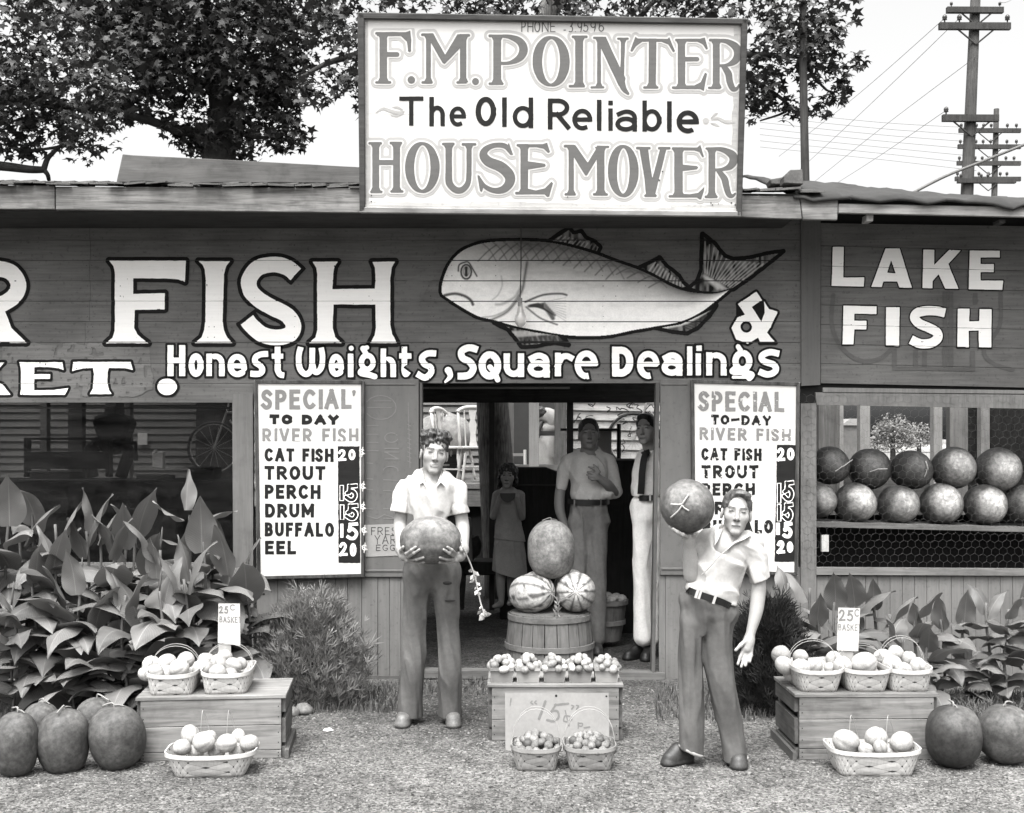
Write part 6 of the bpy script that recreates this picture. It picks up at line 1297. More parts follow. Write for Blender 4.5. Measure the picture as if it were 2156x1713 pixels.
# price cards on stakes
def card(label, quad, D, stake, txt, m_=.46):
    t = thing('price_card', label, 'price card', P(quad[3][0], stake[3], D)); mb = MB(); mb.slab(quad, D, .003); mb.build('card_sheet', plain('card_paper', m_, .85, .06), t)
    mb = MB(); mb.rect(stake[0], stake[1], stake[2], stake[3], D + .006, .008); mb.build('stake', wood('stake_wood', .33, 'z', .15), t)
    pt = Paint(quad[0][0] - 4, quad[0][1] - 4, quad[1][0] + 8, quad[2][1], .7)
    for s_, x0, x1, y0, y1, w in txt:
        if s_ == 'c': pt.stroke(arc((x0 + x1) / 2, (y0 + y1) / 2, (x1 - x0) / 2, (y1 - y0) / 2, -50, -310), w); continue
        word(pt, s_, x0, x1, y0, y1, w, .03)
    pt.poly([(quad[1][0] + .5, quad[1][1] - 6), (quad[1][0] + 30, quad[1][1] - 6), (quad[2][0] + 30, quad[2][1]), (quad[2][0] + .5, quad[2][1])], cut=True)
    pt.wobble(.4, 5, 4); v_, f_ = pt.cutout(0, planar(D, .0015)); link('card_lettering', v_, f_, plain('card_ink', .17, .9), t)
card('white twenty five cent basket card on a stake in the left crate basket', [(460, 1271.5), (505, 1271.5), (506, 1360), (458.5, 1354)], BB.y + .1, (460, 1350, 486, 1385), [('25', 461, 481, 1276, 1292, 1.5), ('c', 485, 495, 1274, 1285, 1.1), ('BASKET', 462, 508, 1298, 1311, .9)])
card('white twenty five cent basket card on a stake in the right crate middle basket', [(1765, 1280), (1811, 1281.5), (1807, 1372), (1762, 1370)], C2.y + .1, (1766, 1365, 1797, 1390), [('25', 1766, 1797, 1284, 1308, 1.9), ('c', 1800, 1809, 1284, 1298, 1.2), ('BASKET', 1765, 1814, 1314, 1328, .9)])
# ---------------------------------------------------------------- small fruit
def heap(label, c, rx, ry, n, r, h, group, seed, tones=(.16, .34), shape='fruit'):
    rg = random.Random(seed); pts = []
    for tr in range(5000):
        if len(pts) >= n: break
        a, q_ = rg.uniform(0, 6.283), math.sqrt(rg.random()); x, y = sup(a, rx * q_, ry * q_, 3); z = h * (1 - q_ ** 2.2) - rg.uniform(.0, .35) * r
        if all((x - p[0]) ** 2 + (y - p[1]) ** 2 + (z - p[2]) ** 2 > (1.48 * r) ** 2 for p in pts): pts.append((x, y, z))
    for i, p in enumerate(pts):
        v = rg.uniform(*tones); rr_ = r * rg.uniform(.85, 1.12); e = rg.random() < .25
        o = ellips('peach', Vector(c) + Vector(p), rr_ * (.85 if e else 1), rr_ * (1.25 if e else .95), Vector((rg.uniform(-1, 1), rg.uniform(-1, 1), rg.uniform(-1, 1))).normalized(), M_PEACH,
                   lambda p_, uv: v * (1 + .4 * np.clip(noise3(p_ * 1.4, seed * 7 + i), -.7, .5)), S_LO, 0, 0, .07, i + seed); tag(o, label, 'peach', group)
z = MH + .019; yb = cm.y - MD / 2 + .035
lb_ = ['leftmost', 'second', 'middle', 'fourth', 'rightmost']
for i, (x0, x1) in enumerate([(1090, 1235), (1240, 1388), (1398, 1536), (1545, 1690), (1698, 1845)]):
    q = Zm(1100, 2250, 1.597); xa, xb = q(x0, 0)[0], q(x1, 0)[0]; D = yb; cx_ = P((xa + xb) / 2, 0, D).x; w = (xb - xa) * D / F
    t = thing('fruit_box', f'small veneer box of peaches, {lb_[i]} of the five on the middle crate', 'fruit box', (0, 0, 0), 'small veneer fruit boxes')
    hb = .082; mtl = wood('veneer', .19 if i not in (1, 4) else .27, 'x', .25)
    for nm, cc, dd, rot in (('box_side', (0, -.055, hb / 2), (w * .88, .004, hb), Matrix.Rotation(R(9), 3, 'X')), ('box_side', (0, .055, hb / 2), (w * .88, .004, hb), Matrix.Rotation(R(-9), 3, 'X')), ('box_side', (-w * .44, 0, hb / 2), (.004, .12, hb), Matrix.Rotation(R(-9), 3, 'Y')), ('box_side', (w * .44, 0, hb / 2), (.004, .12, hb), Matrix.Rotation(R(9), 3, 'Y')), ('box_floor', (0, 0, .006), (w * .8, .1, .004), None), ('rim_band', (0, -.064, hb - .008), (w * .97, .004, .018), None)):
        mb = MB(); mb.box(cc, dd, rot); mb.build(nm, mtl, t)
    t.location = (cx_, D + .05, z)
    heap(f'pale peach heaped in the {lb_[i]} small box on the middle crate', (cx_, D + .05, z + hb - .004), w * .46, .066, 40, .024, .058, f'peaches in the {lb_[i]} small box', 60 + i, (.13, .38))
# leaning cardboard sign
q = Zm(1100, 2250, 1.597); n_ = np.array([0, -.97, .22]); c0 = np.array(P(1290 * 0 + q(1480, 0)[0], 1583, 6.34)); cmap = lambda l: onplane(c0, n_, l)
cmap.normal = tuple(n_ / np.linalg.norm(n_))
t = thing('cardboard_sign', 'leaning cardboard sign with a big handwritten fifteen cent price against the middle crate', 'sign', tuple(c0)); mb = MB(); onslab(mb, [q(1180, 437), q(1783, 438), q(1788, 778), q(1183, 776)], -.006, 0, cmap); mb.build('cardboard_sheet', plain('cardboard', .21, .9, .12, 5), t)
pt = Paint(1070, 1455, 1285, 1585, .8)
S3 = lambda pts, w=None: [q(p[0], p[1]) + ((p[2],) if len(p) > 2 else ()) for p in pts]
pt.stroke(S3([(1415, 488), (1378, 588)]), 2.6); pt.stroke(S3([(1548, 500), (1470, 508)]), 2.2); pt.stroke(S3([(1475, 505), (1450, 548)]), 2.2); pt.stroke(S3(smooth([(1450, 545), (1485, 545), (1492, 578), (1465, 602), (1425, 595)], 4)), 2.3)
pt.stroke(S3(smooth([(1560, 575), (1530, 572), (1522, 600), (1545, 605), (1568, 590)], 4)), 1.6); pt.stroke(S3([(1530, 540), (1552, 628)]), 1.4)
for x in (1338, 1360, 1572, 1600): pt.stroke(S3(smooth([(x, 485), (x - 8, 495), (x + 4, 502)] if x < 1500 else [(x - 4, 510), (x + 8, 515), (x - 4, 532)], 4)), 1.5)
pt.stroke(S3([(1215, 470), (1210, 510)]), 1.4); pt.stroke(S3([(1606, 612), (1606, 645)]), 1.2); pt.stroke(S3(smooth([(1606, 615), (1630, 615), (1628, 630), (1608, 630)], 4)), 1.2); pt.stroke(S3([(1640, 640), (1672, 636)]), 1.3)
pt.wobble(.4, 6, 3); v_, f_ = pt.cutout(0, cmap(.0015)); link('sign_lettering', v_, f_, plain('crayon_grey', .13, .9), t)
pt = Paint(1070, 1455, 1285, 1600, .8); pt.stroke([q(1478, 455)], 2.6); pt.stroke([q(1770, 458)], 2); v_, f_ = pt.cutout(0, cmap(.0012)); link('tack', v_, f_, M_BLACK, t)
# two handled baskets of fruit at the foot of the middle crate
for i, (x0, x1, lab) in enumerate([(1220, 1508, 'left'), (1522, 1825, 'right')]):
    xa, xb = q(x0, 0)[0], q(x1, 0)[0]; D = 6.03; w = (xb - xa) * (D - .1) / F; c = Vector((P((xa + xb) / 2, 0, D - .05).x, D, 0))
    basket(f'{lab} one of two handled splint baskets of small fruit before the cardboard sign', c, R(-2 + 3 * i), w, .24, w * .78, .18, .112, (M_WEAVED, M_RIMD), .185, 'handled fruit baskets')
    heap(f'small pale fruit in the {lab} handled basket', c + Vector((0, 0, .098)), w * .45, .105, 90, .0225, .066, f'fruit in the {lab} handled basket', 80 + i, (.06, .19))
# ================================================================ plants
def cannaleaf_mat(v):
    t = NT('canna_leaf'); a = t.n('Attribute'); a.attribute_name = 'lu'; b = t.n('Attribute'); b.attribute_name = 'lv'; tn = t.n('Attribute'); tn.attribute_name = 'tone'
    x = t.math('ABSOLUTE', a.outputs['Fac']); vein = t.math('SINE', t.math('MULTIPLY', t.math('SUBTRACT', b.outputs['Fac'], t.math('MULTIPLY', x, .22)), 150.0))
    mid = t.math('LESS_THAN', x, .035); k = t.math('ADD', t.ramp(vein, .9, 1.08, -1, 1), t.math('MULTIPLY', mid, .55))
    c = t.coord(); k = t.math('MULTIPLY', k, t.ramp(t.noise(c, 7, 4), .82, 1.15, .3, .7)); k = t.math('MULTIPLY', k, tn.outputs['Fac'])
    t.base(t.math('MULTIPLY', k, v)); t.rough(.5, .35); t.bump(vein, .15, .003)
    bs = t.n('BsdfTranslucent'); bs.inputs[0].default_value = gcol(v * 1.2); ms = t.n('MixShader'); ms.inputs[0].default_value = .18
    t.l(t.b.outputs[0], ms.inputs[1]); t.l(bs.outputs[0], ms.inputs[2]); t.l(ms.outputs[0], t.out.inputs[0]); return t.m
M_CANNA = cannaleaf_mat(.125); M_CSTEM = plain('canna_stem', .10, .6, .2)
def canna_leaf(par, base, yaw, pitch, L, Wd, droop, fold, roll, rg, tone_=1.0):
    """blade with a midrib, a V fold, a curl towards the tip and wavy edges"""
    nl, nw = 13, 8; d0 = Vector((math.cos(yaw) * math.cos(pitch), math.sin(yaw) * math.cos(pitch), math.sin(pitch))); side0 = Vector((-math.sin(yaw), math.cos(yaw), 0))
    p = Vector(base); vs = []; lu = []; lv = []; ph = rg.uniform(0, 6.28)
    ang = pitch
    for j in range(nl + 1):
        f = j / nl; d = Vector((math.cos(yaw) * math.cos(ang), math.sin(yaw) * math.cos(ang), math.sin(ang))); nrm = side0.cross(d) * -1
        nrm = d.cross(side0) * -1; nrm = nrm if nrm.z > 0 or abs(ang) > 1.4 else nrm
        sd_ = side0 * math.cos(roll) + nrm * math.sin(roll); up = nrm * math.cos(roll) - side0 * math.sin(roll)
        w = Wd * (math.sin(math.pi * min(f * .95 + .05, 1) ** .70)) ** .9 * (1 - .25 * f * f) if f < 1 else .001
        for i in range(nw + 1):
            u = -1 + 2 * i / nw; z = abs(u) ** 1.2 * w * math.sin(fold) + .010 * math.sin(f * 11 + ph + u * 2) * abs(u) * (1 if u > 0 else .7)
            vs.append(p + sd_ * (u * w * math.cos(fold)) + up * z); lu.append(u); lv.append(f)
        p = p + d * (L / nl); ang -= droop / nl * (.4 + 1.2 * f)
    fs = [(j * (nw + 1) + i, j * (nw + 1) + i + 1, (j + 1) * (nw + 1) + i + 1, (j + 1) * (nw + 1) + i) for j in range(nl) for i in range(nw)]
    o = link('leaf', vs, fs, M_CANNA, par, True, attr=[tone_] * len(vs))
    for nm, ar in (('lu', lu), ('lv', lv)): at = o.data.attributes.new(nm, 'FLOAT', 'POINT'); at.data.foreach_set('value', np.array(ar, dtype=np.float32))
    return o
def canna(label, x, D, ytop, n, rg, L=.36, bud=True, group='cannas in the left bed', lean=0, spec=()):
    b = P(x, gy(D), D); top = P(x + lean, ytop, D); t = thing('canna_plant', label, 'canna', b, group)
    H = top.z; pts = [b + (top - b) * f + Vector((.02 * math.sin(f * 5 + x), .02 * math.cos(f * 4 + x), 0)) for f in (0, .25, .5, .75, 1)]
    mb = MB(); mb.tube(smooth([tuple(p) for p in pts], 3), .009, 7)
    if bud:
        e = pts[-1]; mb.tube([e, e + Vector((.004, 0, .05)), e + Vector((.01, 0, .10)), e + Vector((.012, 0, .14))], [.005, .008, .006, .0015], 6)
    mb.build('stem', M_CSTEM, t, True); yaw = rg.uniform(0, 6.28)
    for i in range(n):
        f = .10 + .88 * (i + rg.uniform(-.3, .3)) / n; yaw += 2.4 + rg.uniform(-.5, .5); yw = yaw
        if math.sin(yw) > .1 and rg.random() < .75: yw = -yw
        s = rg.uniform(.8, 1.15) * (1.0 if f < .8 else .85); base = b + (top - b) * f
        canna_leaf(t, base, yw, R(rg.uniform(62, 84) if f > .82 else rg.uniform(0, 52)), L * s, L * .262 * s * rg.uniform(.85, 1.2), R(rg.uniform(20, 70) if f > .82 else rg.uniform(45, 115)), R(rg.uniform(6, 26)), R(rg.uniform(-30, 30)), rg, rg.uniform(.7, 1.3))
    for sp in spec: canna_leaf(t, P(sp[0], sp[1], D - .05), *[R(a) for a in sp[2:4]], sp[4], sp[5], R(sp[6]), R(sp[7]), R(sp[8]), rg, sp[9])
    return t
rg = random.Random(21)
LB = 'broad leaved canna in the dense bed below the left window'
for (x, D, yt, n) in [(20, 7.35, 1090, 9), (75, 7.7, 1075, 8), (75, 7.15, 1215, 8), (125, 7.35, 1120, 8), (160, 7.0, 1240, 8), (205, 7.7, 1100, 8), (235, 7.2, 1160, 9), (290, 7.65, 1110, 8), (265, 6.95, 1270, 7), (330, 7.2, 1175, 9), (345, 6.95, 1260, 7), (425, 7.25, 1150, 8), (445, 7.55, 1130, 7), (480, 7.3, 1190, 8), (505, 7.5, 1225, 7), (395, 7.0, 1235, 8), (-40, 7.3, 1120, 8), (30, 7.0, 1290, 7), (120, 7.75, 1160, 6), (200, 6.95, 1320, 6), (50, 7.55, 1130, 8), (110, 7.15, 1170, 8), (180, 7.45, 1135, 8), (260, 7.5, 1140, 8), (310, 7.35, 1200, 7), (375, 7.45, 1165, 8), (400, 7.15, 1215, 7), (470, 7.6, 1165, 7), (150, 7.05, 1290, 7), (300, 7.0, 1320, 6), (520, 7.35, 1250, 6), (0, 7.6, 1130, 8)]:
    canna(LB, x, D, yt - 16, n + 3, rg, .40, rg.random() < .22)
canna('tallest canna at the right of the left bed, one leaf standing straight up', 393, 7.5, 1085, 6, rg, .36, False, None, 0, [(392, 1075, 75, 86, .26, .066, 12, 22, 8, 1.1), (398, 1112, -8, 32, .34, .075, 40, 20, 10, 1.15), (388, 1095, 172, 20, .24, .055, -30, 18, -20, 1.3)])
RBL = 'short broad leaved canna in the bed below the wire window'
for (x, D, yt, n) in [(1610, 7.55, 1240, 5), (1655, 7.45, 1225, 6), (1700, 7.55, 1235, 7), (1720, 7.3, 1285, 6), (1760, 7.35, 1260, 7), (1800, 7.4, 1245, 7), (1840, 7.5, 1255, 7), (1870, 7.3, 1290, 6), (1930, 7.45, 1280, 7), (1985, 7.5, 1300, 7), (1955, 7.25, 1350, 5), (2030, 7.5, 1290, 6), (2080, 7.5, 1265, 8), (2120, 7.35, 1280, 8), (2170, 7.4, 1270, 7), (1895, 7.15, 1340, 5)]:
    canna(RBL, x, D, yt + 4, n + 3, rg, .29, False, 'cannas in the right bed')
# feathery conifer shrubs
def shrub(label, x, D, rx, h, n, v, seed):
    b = P(x, gy(D), D); t = thing('conifer_shrub', label, 'shrub', b); k = D / F; g = np.random.default_rng(seed)
    mb = MB()
    for i in range(9): a = i * .7; mb.tube([b, b + Vector((.05 * math.cos(a), .05 * math.sin(a), h * .3)), b + Vector((rx * .5 * math.cos(a), rx * .5 * math.sin(a), h * .75))], [.014, .010, .004], 5)
    mb.build('trunk', M_BARK, t)
    vs = []; fs = []; tn = []
    for i in range(n):
        a = g.uniform(0, 6.283); f = g.random() ** .8; prof = (math.sin(math.pi * (.16 + .78 * f) ** .95)) ** .6 * (1 + .16 * math.sin(a * 3 + seed) + .16 * math.sin(f * 11 + a * 4 + seed) + .10 * math.sin(a * 9)); rr_ = rx * prof * (g.random() ** .28)
        c = np.array(b) + np.array([rr_ * math.cos(a), rr_ * math.sin(a), .02 + h * f * (1 - .10 * rr_ / rx) + h * .09 * g.normal()])
        d = np.array([math.cos(a) * .55, math.sin(a) * .55, 1.0]) + g.normal(0, .32, 3); d /= np.linalg.norm(d); L = g.uniform(.035, .10); tv = g.uniform(.5, 1.7)
        s = np.cross(d, g.normal(0, 1, 3)); s /= np.linalg.norm(s)
        for q_ in range(3):
            e = d + s * (q_ - 1) * .55; e /= np.linalg.norm(e); o = np.cross(e, np.cross(s, d)); o = o / (np.linalg.norm(o) + 1e-9) * .0035; n0 = len(vs); m = c + e * L * .5
            vs += [c, m + o, c + e * L, m - o]; fs.append((n0, n0 + 1, n0 + 2, n0 + 3)); tn += [tv] * 4
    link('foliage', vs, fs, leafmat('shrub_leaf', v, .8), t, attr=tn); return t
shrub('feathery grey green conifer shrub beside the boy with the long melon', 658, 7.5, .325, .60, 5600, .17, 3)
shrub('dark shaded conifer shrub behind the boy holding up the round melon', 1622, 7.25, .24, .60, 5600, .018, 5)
# grass and weeds
def grass(areas, name, v, lab=None):
    vs = []; fs = []; tn = []; g = np.random.default_rng(9)
    for (x0, x1, D0, D1, n, hh) in areas:
        for i in range(n):
            D = g.uniform(D0, D1); x = P(g.uniform(x0, x1), 0, D).x; h = hh * g.uniform(.4, 1.2); a = g.uniform(0, 6.28); b = g.uniform(.1, .9) * h; w = g.uniform(.0018, .004); t = g.uniform(.5, 1.6)
            n0 = len(vs); c, s = math.cos(a), math.sin(a)
            vs += [(x - s * w, D + c * w, 0), (x + s * w, D - c * w, 0), (x + c * b * .4 + s * w * .8, D + s * b * .4, h * .65), (x + c * b * .4 - s * w * .8, D + s * b * .4, h * .65), (x + c * b, D + s * b, h * .9)]
            fs += [(n0, n0 + 1, n0 + 2, n0 + 3), (n0 + 3, n0 + 2, n0 + 4)]; tn += [t] * 5
    tag(link(name, vs, fs, leafmat(name + '_blade', v, .7), attr=tn), kind='stuff')
grass([(-100, 320, 6.35, 7.3, 3800, .10), (300, 560, 6.9, 7.5, 900, .07), (540, 860, 7.2, 8.0, 1700, .07), (1900, 2300, 6.6, 7.6, 4200, .10), (1380, 1640, 7.0, 7.9, 1500, .07), (1640, 1900, 6.8, 7.4, 1200, .08), (840, 1060, 7.7, 8.15, 700, .05), (1640, 1700, 6.5, 6.9, 200, .05)], 'grass', .085)
# a few stones and scraps on the drive
for i, (x, y, s, lab) in enumerate([(640, 1503, .07, 'rough field stone at the foot of the conifer shrub'), (617, 1508, .05, 'smaller field stone left of the one at the conifer shrub')]):
    D = F * CH / (y - HY); tag(ellips('stone', P(x, y - 8, D), s * .8, s * .6, (0, 0, 1), tonemat('field_stone', .9, 1, .3, 14), .12, S_LO, 0, 0, .25, 3 + i), lab, 'stone')
for i, (x, y, lab) in enumerate([(690, 1541, 'white paper scrap on the gravel left of the boy'), (840, 1420, 'pale scrap by the door sill')]):
    D = F * CH / (y - HY); p = P(x, y, D); tag(link('paper_scrap', [p + Vector((-.03, 0, .006)), p + Vector((.0, -.012, .004)), p + Vector((.035, 0, .008)), p + Vector((.01, .015, .02)), p + Vector((-.02, .012, .015))], [(0, 1, 2, 3, 4)], plain('scrap_paper', .5, .9), loc=p), lab, 'scrap')
# ================================================================ people: signed distance bodies meshed with surface nets
class Sdf:
    def __init__(s, lo, hi, h):
        s.h = h; s.lo = np.array(lo, float); n = np.ceil((np.array(hi) - s.lo) / h).astype(int) + 1; s.F = np.full(tuple(n), .3, np.float32)
        s.ax = [s.lo[i] + h * np.arange(n[i]) for i in range(3)]
    def win(s, lo, hi, m):
        sl = []
        for i in range(3):
            a = int(max(0, math.floor((lo[i] - m - s.lo[i]) / s.h))); b = int(min(s.F.shape[i], math.ceil((hi[i] + m - s.lo[i]) / s.h) + 1))
            if b <= a: return None
            sl.append(slice(a, b))
        X, Y, Z = np.meshgrid(*[s.ax[i][sl[i]] for i in range(3)], indexing='ij', sparse=True); return tuple(sl), X, Y, Z
    def op(s, sl, d, k, sub):
        f = s.F[sl]
        if sub: d = -d; h = np.maximum(k - np.abs(f - d), 0) / k; s.F[sl] = np.maximum(f, d) + h * h * k * .25
        else: h = np.maximum(k - np.abs(f - d), 0) / k; s.F[sl] = np.minimum(f, d) - h * h * k * .25
    def cap(s, a, b, ra, rb=None, k=.012, sy=1.0, sub=False):
        a, b = np.array(a, float), np.array(b, float); rb = ra if rb is None else rb; r = max(ra, rb)
        g = s.win(np.minimum(a, b) - r * max(1, 1), np.maximum(a, b) + r, k + .03)
        if g is None: return
        sl, X, Y, Z = g; d = b - a; d2 = np.array([d[0], d[1] / sy, d[2]]); L = (d2 ** 2).sum() + 1e-12
        px, py, pz = X - a[0], (Y - a[1]) / sy, Z - a[2]
        t = np.clip((px * d2[0] + py * d2[1] + pz * d2[2]) / L, 0, 1)
        q = np.sqrt((px - t * d2[0]) ** 2 + (py - t * d2[1]) ** 2 + (pz - t * d2[2]) ** 2) - (ra + (rb - ra) * t); s.op(sl, q * min(1, sy ** .5), k, sub)
    def chain(s, pts, k=.012, sy=1.0):
        """one limb along smoothed joints with a changing radius, joined to the rest once"""
        q = np.array([list(p) + [r] for p, r in pts], float); n = len(q); out = []
        for i in range(n - 1):
            A, B, C, E = q[max(i - 1, 0)], q[i], q[i + 1], q[min(i + 2, n - 1)]
            for t in (0, .25, .5, .75): out.append(.5 * (2 * B + (C - A) * t + (2 * A - 5 * B + 4 * C - E) * t * t + (3 * B - A - 3 * C + E) * t ** 3))
        q = np.array(out + [q[-1]]); rm = q[:, 3].max(); g = s.win(q[:, :3].min(0) - rm * max(1, sy), q[:, :3].max(0) + rm * max(1, sy), k + .03)
        if g is None: return
        sl, X, Y, Z = g; D = np.full(np.broadcast_shapes(X.shape, Y.shape, Z.shape), .3)
        for u, v in zip(q[:-1], q[1:]):
            d = v[:3] - u[:3]; d[1] /= sy; L = (d ** 2).sum() + 1e-12; px, py, pz = X - u[0], (Y - u[1]) / sy, Z - u[2]
            t = np.clip((px * d[0] + py * d[1] + pz * d[2]) / L, 0, 1)
            D = np.minimum(D, np.sqrt((px - t * d[0]) ** 2 + (py - t * d[1]) ** 2 + (pz - t * d[2]) ** 2) - (u[3] + (v[3] - u[3]) * t))
        s.op(sl, D * min(1, sy ** .5), k, False)
    def ell(s, c, r, k=.012, M=None, sub=False):
        c = np.array(c, float); r = np.array(r, float); g = s.win(c - r.max(), c + r.max(), k + .03)
        if g is None: return
        sl, X, Y, Z = g; x, y, z = X - c[0], Y - c[1], Z - c[2]
        if M is not None: m = np.array(M); x, y, z = x * m[0, 0] + y * m[1, 0] + z * m[2, 0], x * m[0, 1] + y * m[1, 1] + z * m[2, 1], x * m[0, 2] + y * m[1, 2] + z * m[2, 2]
        k0 = np.sqrt((x / r[0]) ** 2 + (y / r[1]) ** 2 + (z / r[2]) ** 2); k1 = np.sqrt((x / r[0] ** 2) ** 2 + (y / r[1] ** 2) ** 2 + (z / r[2] ** 2) ** 2) + 1e-9
        s.op(sl, k0 * (k0 - 1) / k1, k, sub)
    def below(s, z): s.F[:, :, s.ax[2] < z] = np.maximum(s.F[:, :, s.ax[2] < z], .003)
    def above(s, z): s.F[:, :, s.ax[2] > z] = np.maximum(s.F[:, :, s.ax[2] > z], .003)
    def half(s, p, n):
        n = np.array(n, float); n /= np.linalg.norm(n); X, Y, Z = np.meshgrid(*s.ax, indexing='ij', sparse=True); s.F = np.maximum(s.F, ((X - p[0]) * n[0] + (Y - p[1]) * n[1] + (Z - p[2]) * n[2]).astype(np.float32))
    def folds(s, amp, f, seed, warp=(1, 1, 1)):
        near = np.abs(s.F) < .03; I = np.argwhere(near)
        p = s.lo + I * s.h; w = noise3(p * 6, seed) ; q = p * np.array(f) * np.array(warp) + w[:, None] * (.9 if f[2] > 4 else .5)
        q[:, 2] += p[:, 0] * 4.3 + p[:, 1] * 3.1; q[:, 0] += p[:, 2] * 2.6; q[:, 1] -= p[:, 2] * 1.7
        n = noise3(q, seed + 1); s.F[near] += (amp * (np.abs(n) * 2 - .7) + amp * .4 * noise3(q * 2.3, seed + 2)).astype(np.float32)
    def mesh(s):
        F = s.F; h = s.h; neg = F < 0
        c = [neg[i:F.shape[0] - 1 + i, j:F.shape[1] - 1 + j, k:F.shape[2] - 1 + k] for i in (0, 1) for j in (0, 1) for k in (0, 1)]
        allc = c[0].copy(); anyc = c[0].copy()
        for q in c[1:]: allc &= q; anyc |= q
        I = np.argwhere(anyc & ~allc); n = len(I)
        V = {(i, j, k): F[I[:, 0] + i, I[:, 1] + j, I[:, 2] + k].astype(float) for i in (0, 1) for j in (0, 1) for k in (0, 1)}
        acc = np.zeros((n, 3)); cnt = np.zeros(n)
        for a in V:
            for d in range(3):
                if a[d]: continue
                b = list(a); b[d] = 1; b = tuple(b); va, vb = V[a], V[b]; cr = (va < 0) != (vb < 0); t = np.where(cr, va / np.where(cr, va - vb, 1), 0)
                p = np.tile(np.array(a, float), (n, 1)); p[:, d] = t; acc += p * cr[:, None]; cnt += cr
        pos = s.lo + (I + acc / cnt[:, None]) * h
        G = np.full(tuple(x - 1 for x in F.shape), -1, np.int32); G[I[:, 0], I[:, 1], I[:, 2]] = np.arange(n); fs = []
        for d in range(3):
            e, f_ = (d + 1) % 3, (d + 2) % 3; sa = [slice(None)] * 3; sb = [slice(None)] * 3; sa[d] = slice(0, -1); sb[d] = slice(1, None)
            na, nb = neg[tuple(sa)], neg[tuple(sb)]; E = np.argwhere(na != nb); E = E[(E[:, e] > 0) & (E[:, f_] > 0) & (E[:, e] < F.shape[e] - 1) & (E[:, f_] < F.shape[f_] - 1)]
            fl = na[E[:, 0], E[:, 1], E[:, 2]]
            def g(de, df): q = E.copy(); q[:, e] += de; q[:, f_] += df; return G[q[:, 0], q[:, 1], q[:, 2]]
            Q = np.stack([g(-1, -1), g(0, -1), g(0, 0), g(-1, 0)], 1); Q[~fl] = Q[~fl][:, ::-1]; fs.append(Q)
        fs = np.concatenate(fs); fs = fs[(fs >= 0).all(1)]
        # one light smoothing pass
        for _ in range(1):
            s_ = np.zeros_like(pos); c_ = np.zeros(len(pos))
            for a, b in ((0, 1), (1, 2), (2, 3), (3, 0)):
                np.add.at(s_, fs[:, a], pos[fs[:, b]]); np.add.at(c_, fs[:, a], 1); np.add.at(s_, fs[:, b], pos[fs[:, a]]); np.add.at(c_, fs[:, b], 1)
            pos = pos * .5 + .5 * s_ / np.maximum(c_, 1)[:, None]
        return pos, fs
    def build(s, name, mat, par, tone=None):
        v, f = s.mesh(); t = tone(v) if callable(tone) else (np.full(len(v), tone) if tone is not None else None)
        return link(name, v, f, mat, par, True, attr=t)
def bounds(pts, m):
    a = np.array([tuple(p) for p in pts]); return a.min(0) - m, a.max(0) + m
M_SKIN = tonemat('skin', .5, 1, .05, 30, .08, .35, 200); M_CLOTH = tonemat('cotton_cloth', .9, 1, .07, 16, .25, .1, 300); M_DENIM = tonemat('worn_denim', .9, 1, .10, 7, .35, .1, 300); M_HAIR = tonemat('hair', .45, 1, .35, 60, .8, .4, 120); M_LEATH = tonemat('leather', .5, 1, .25, 20, .2, .4); M_BELT = plain('belt_leather', .012, .4); M_METAL = plain('buckle_metal', .4, .3)
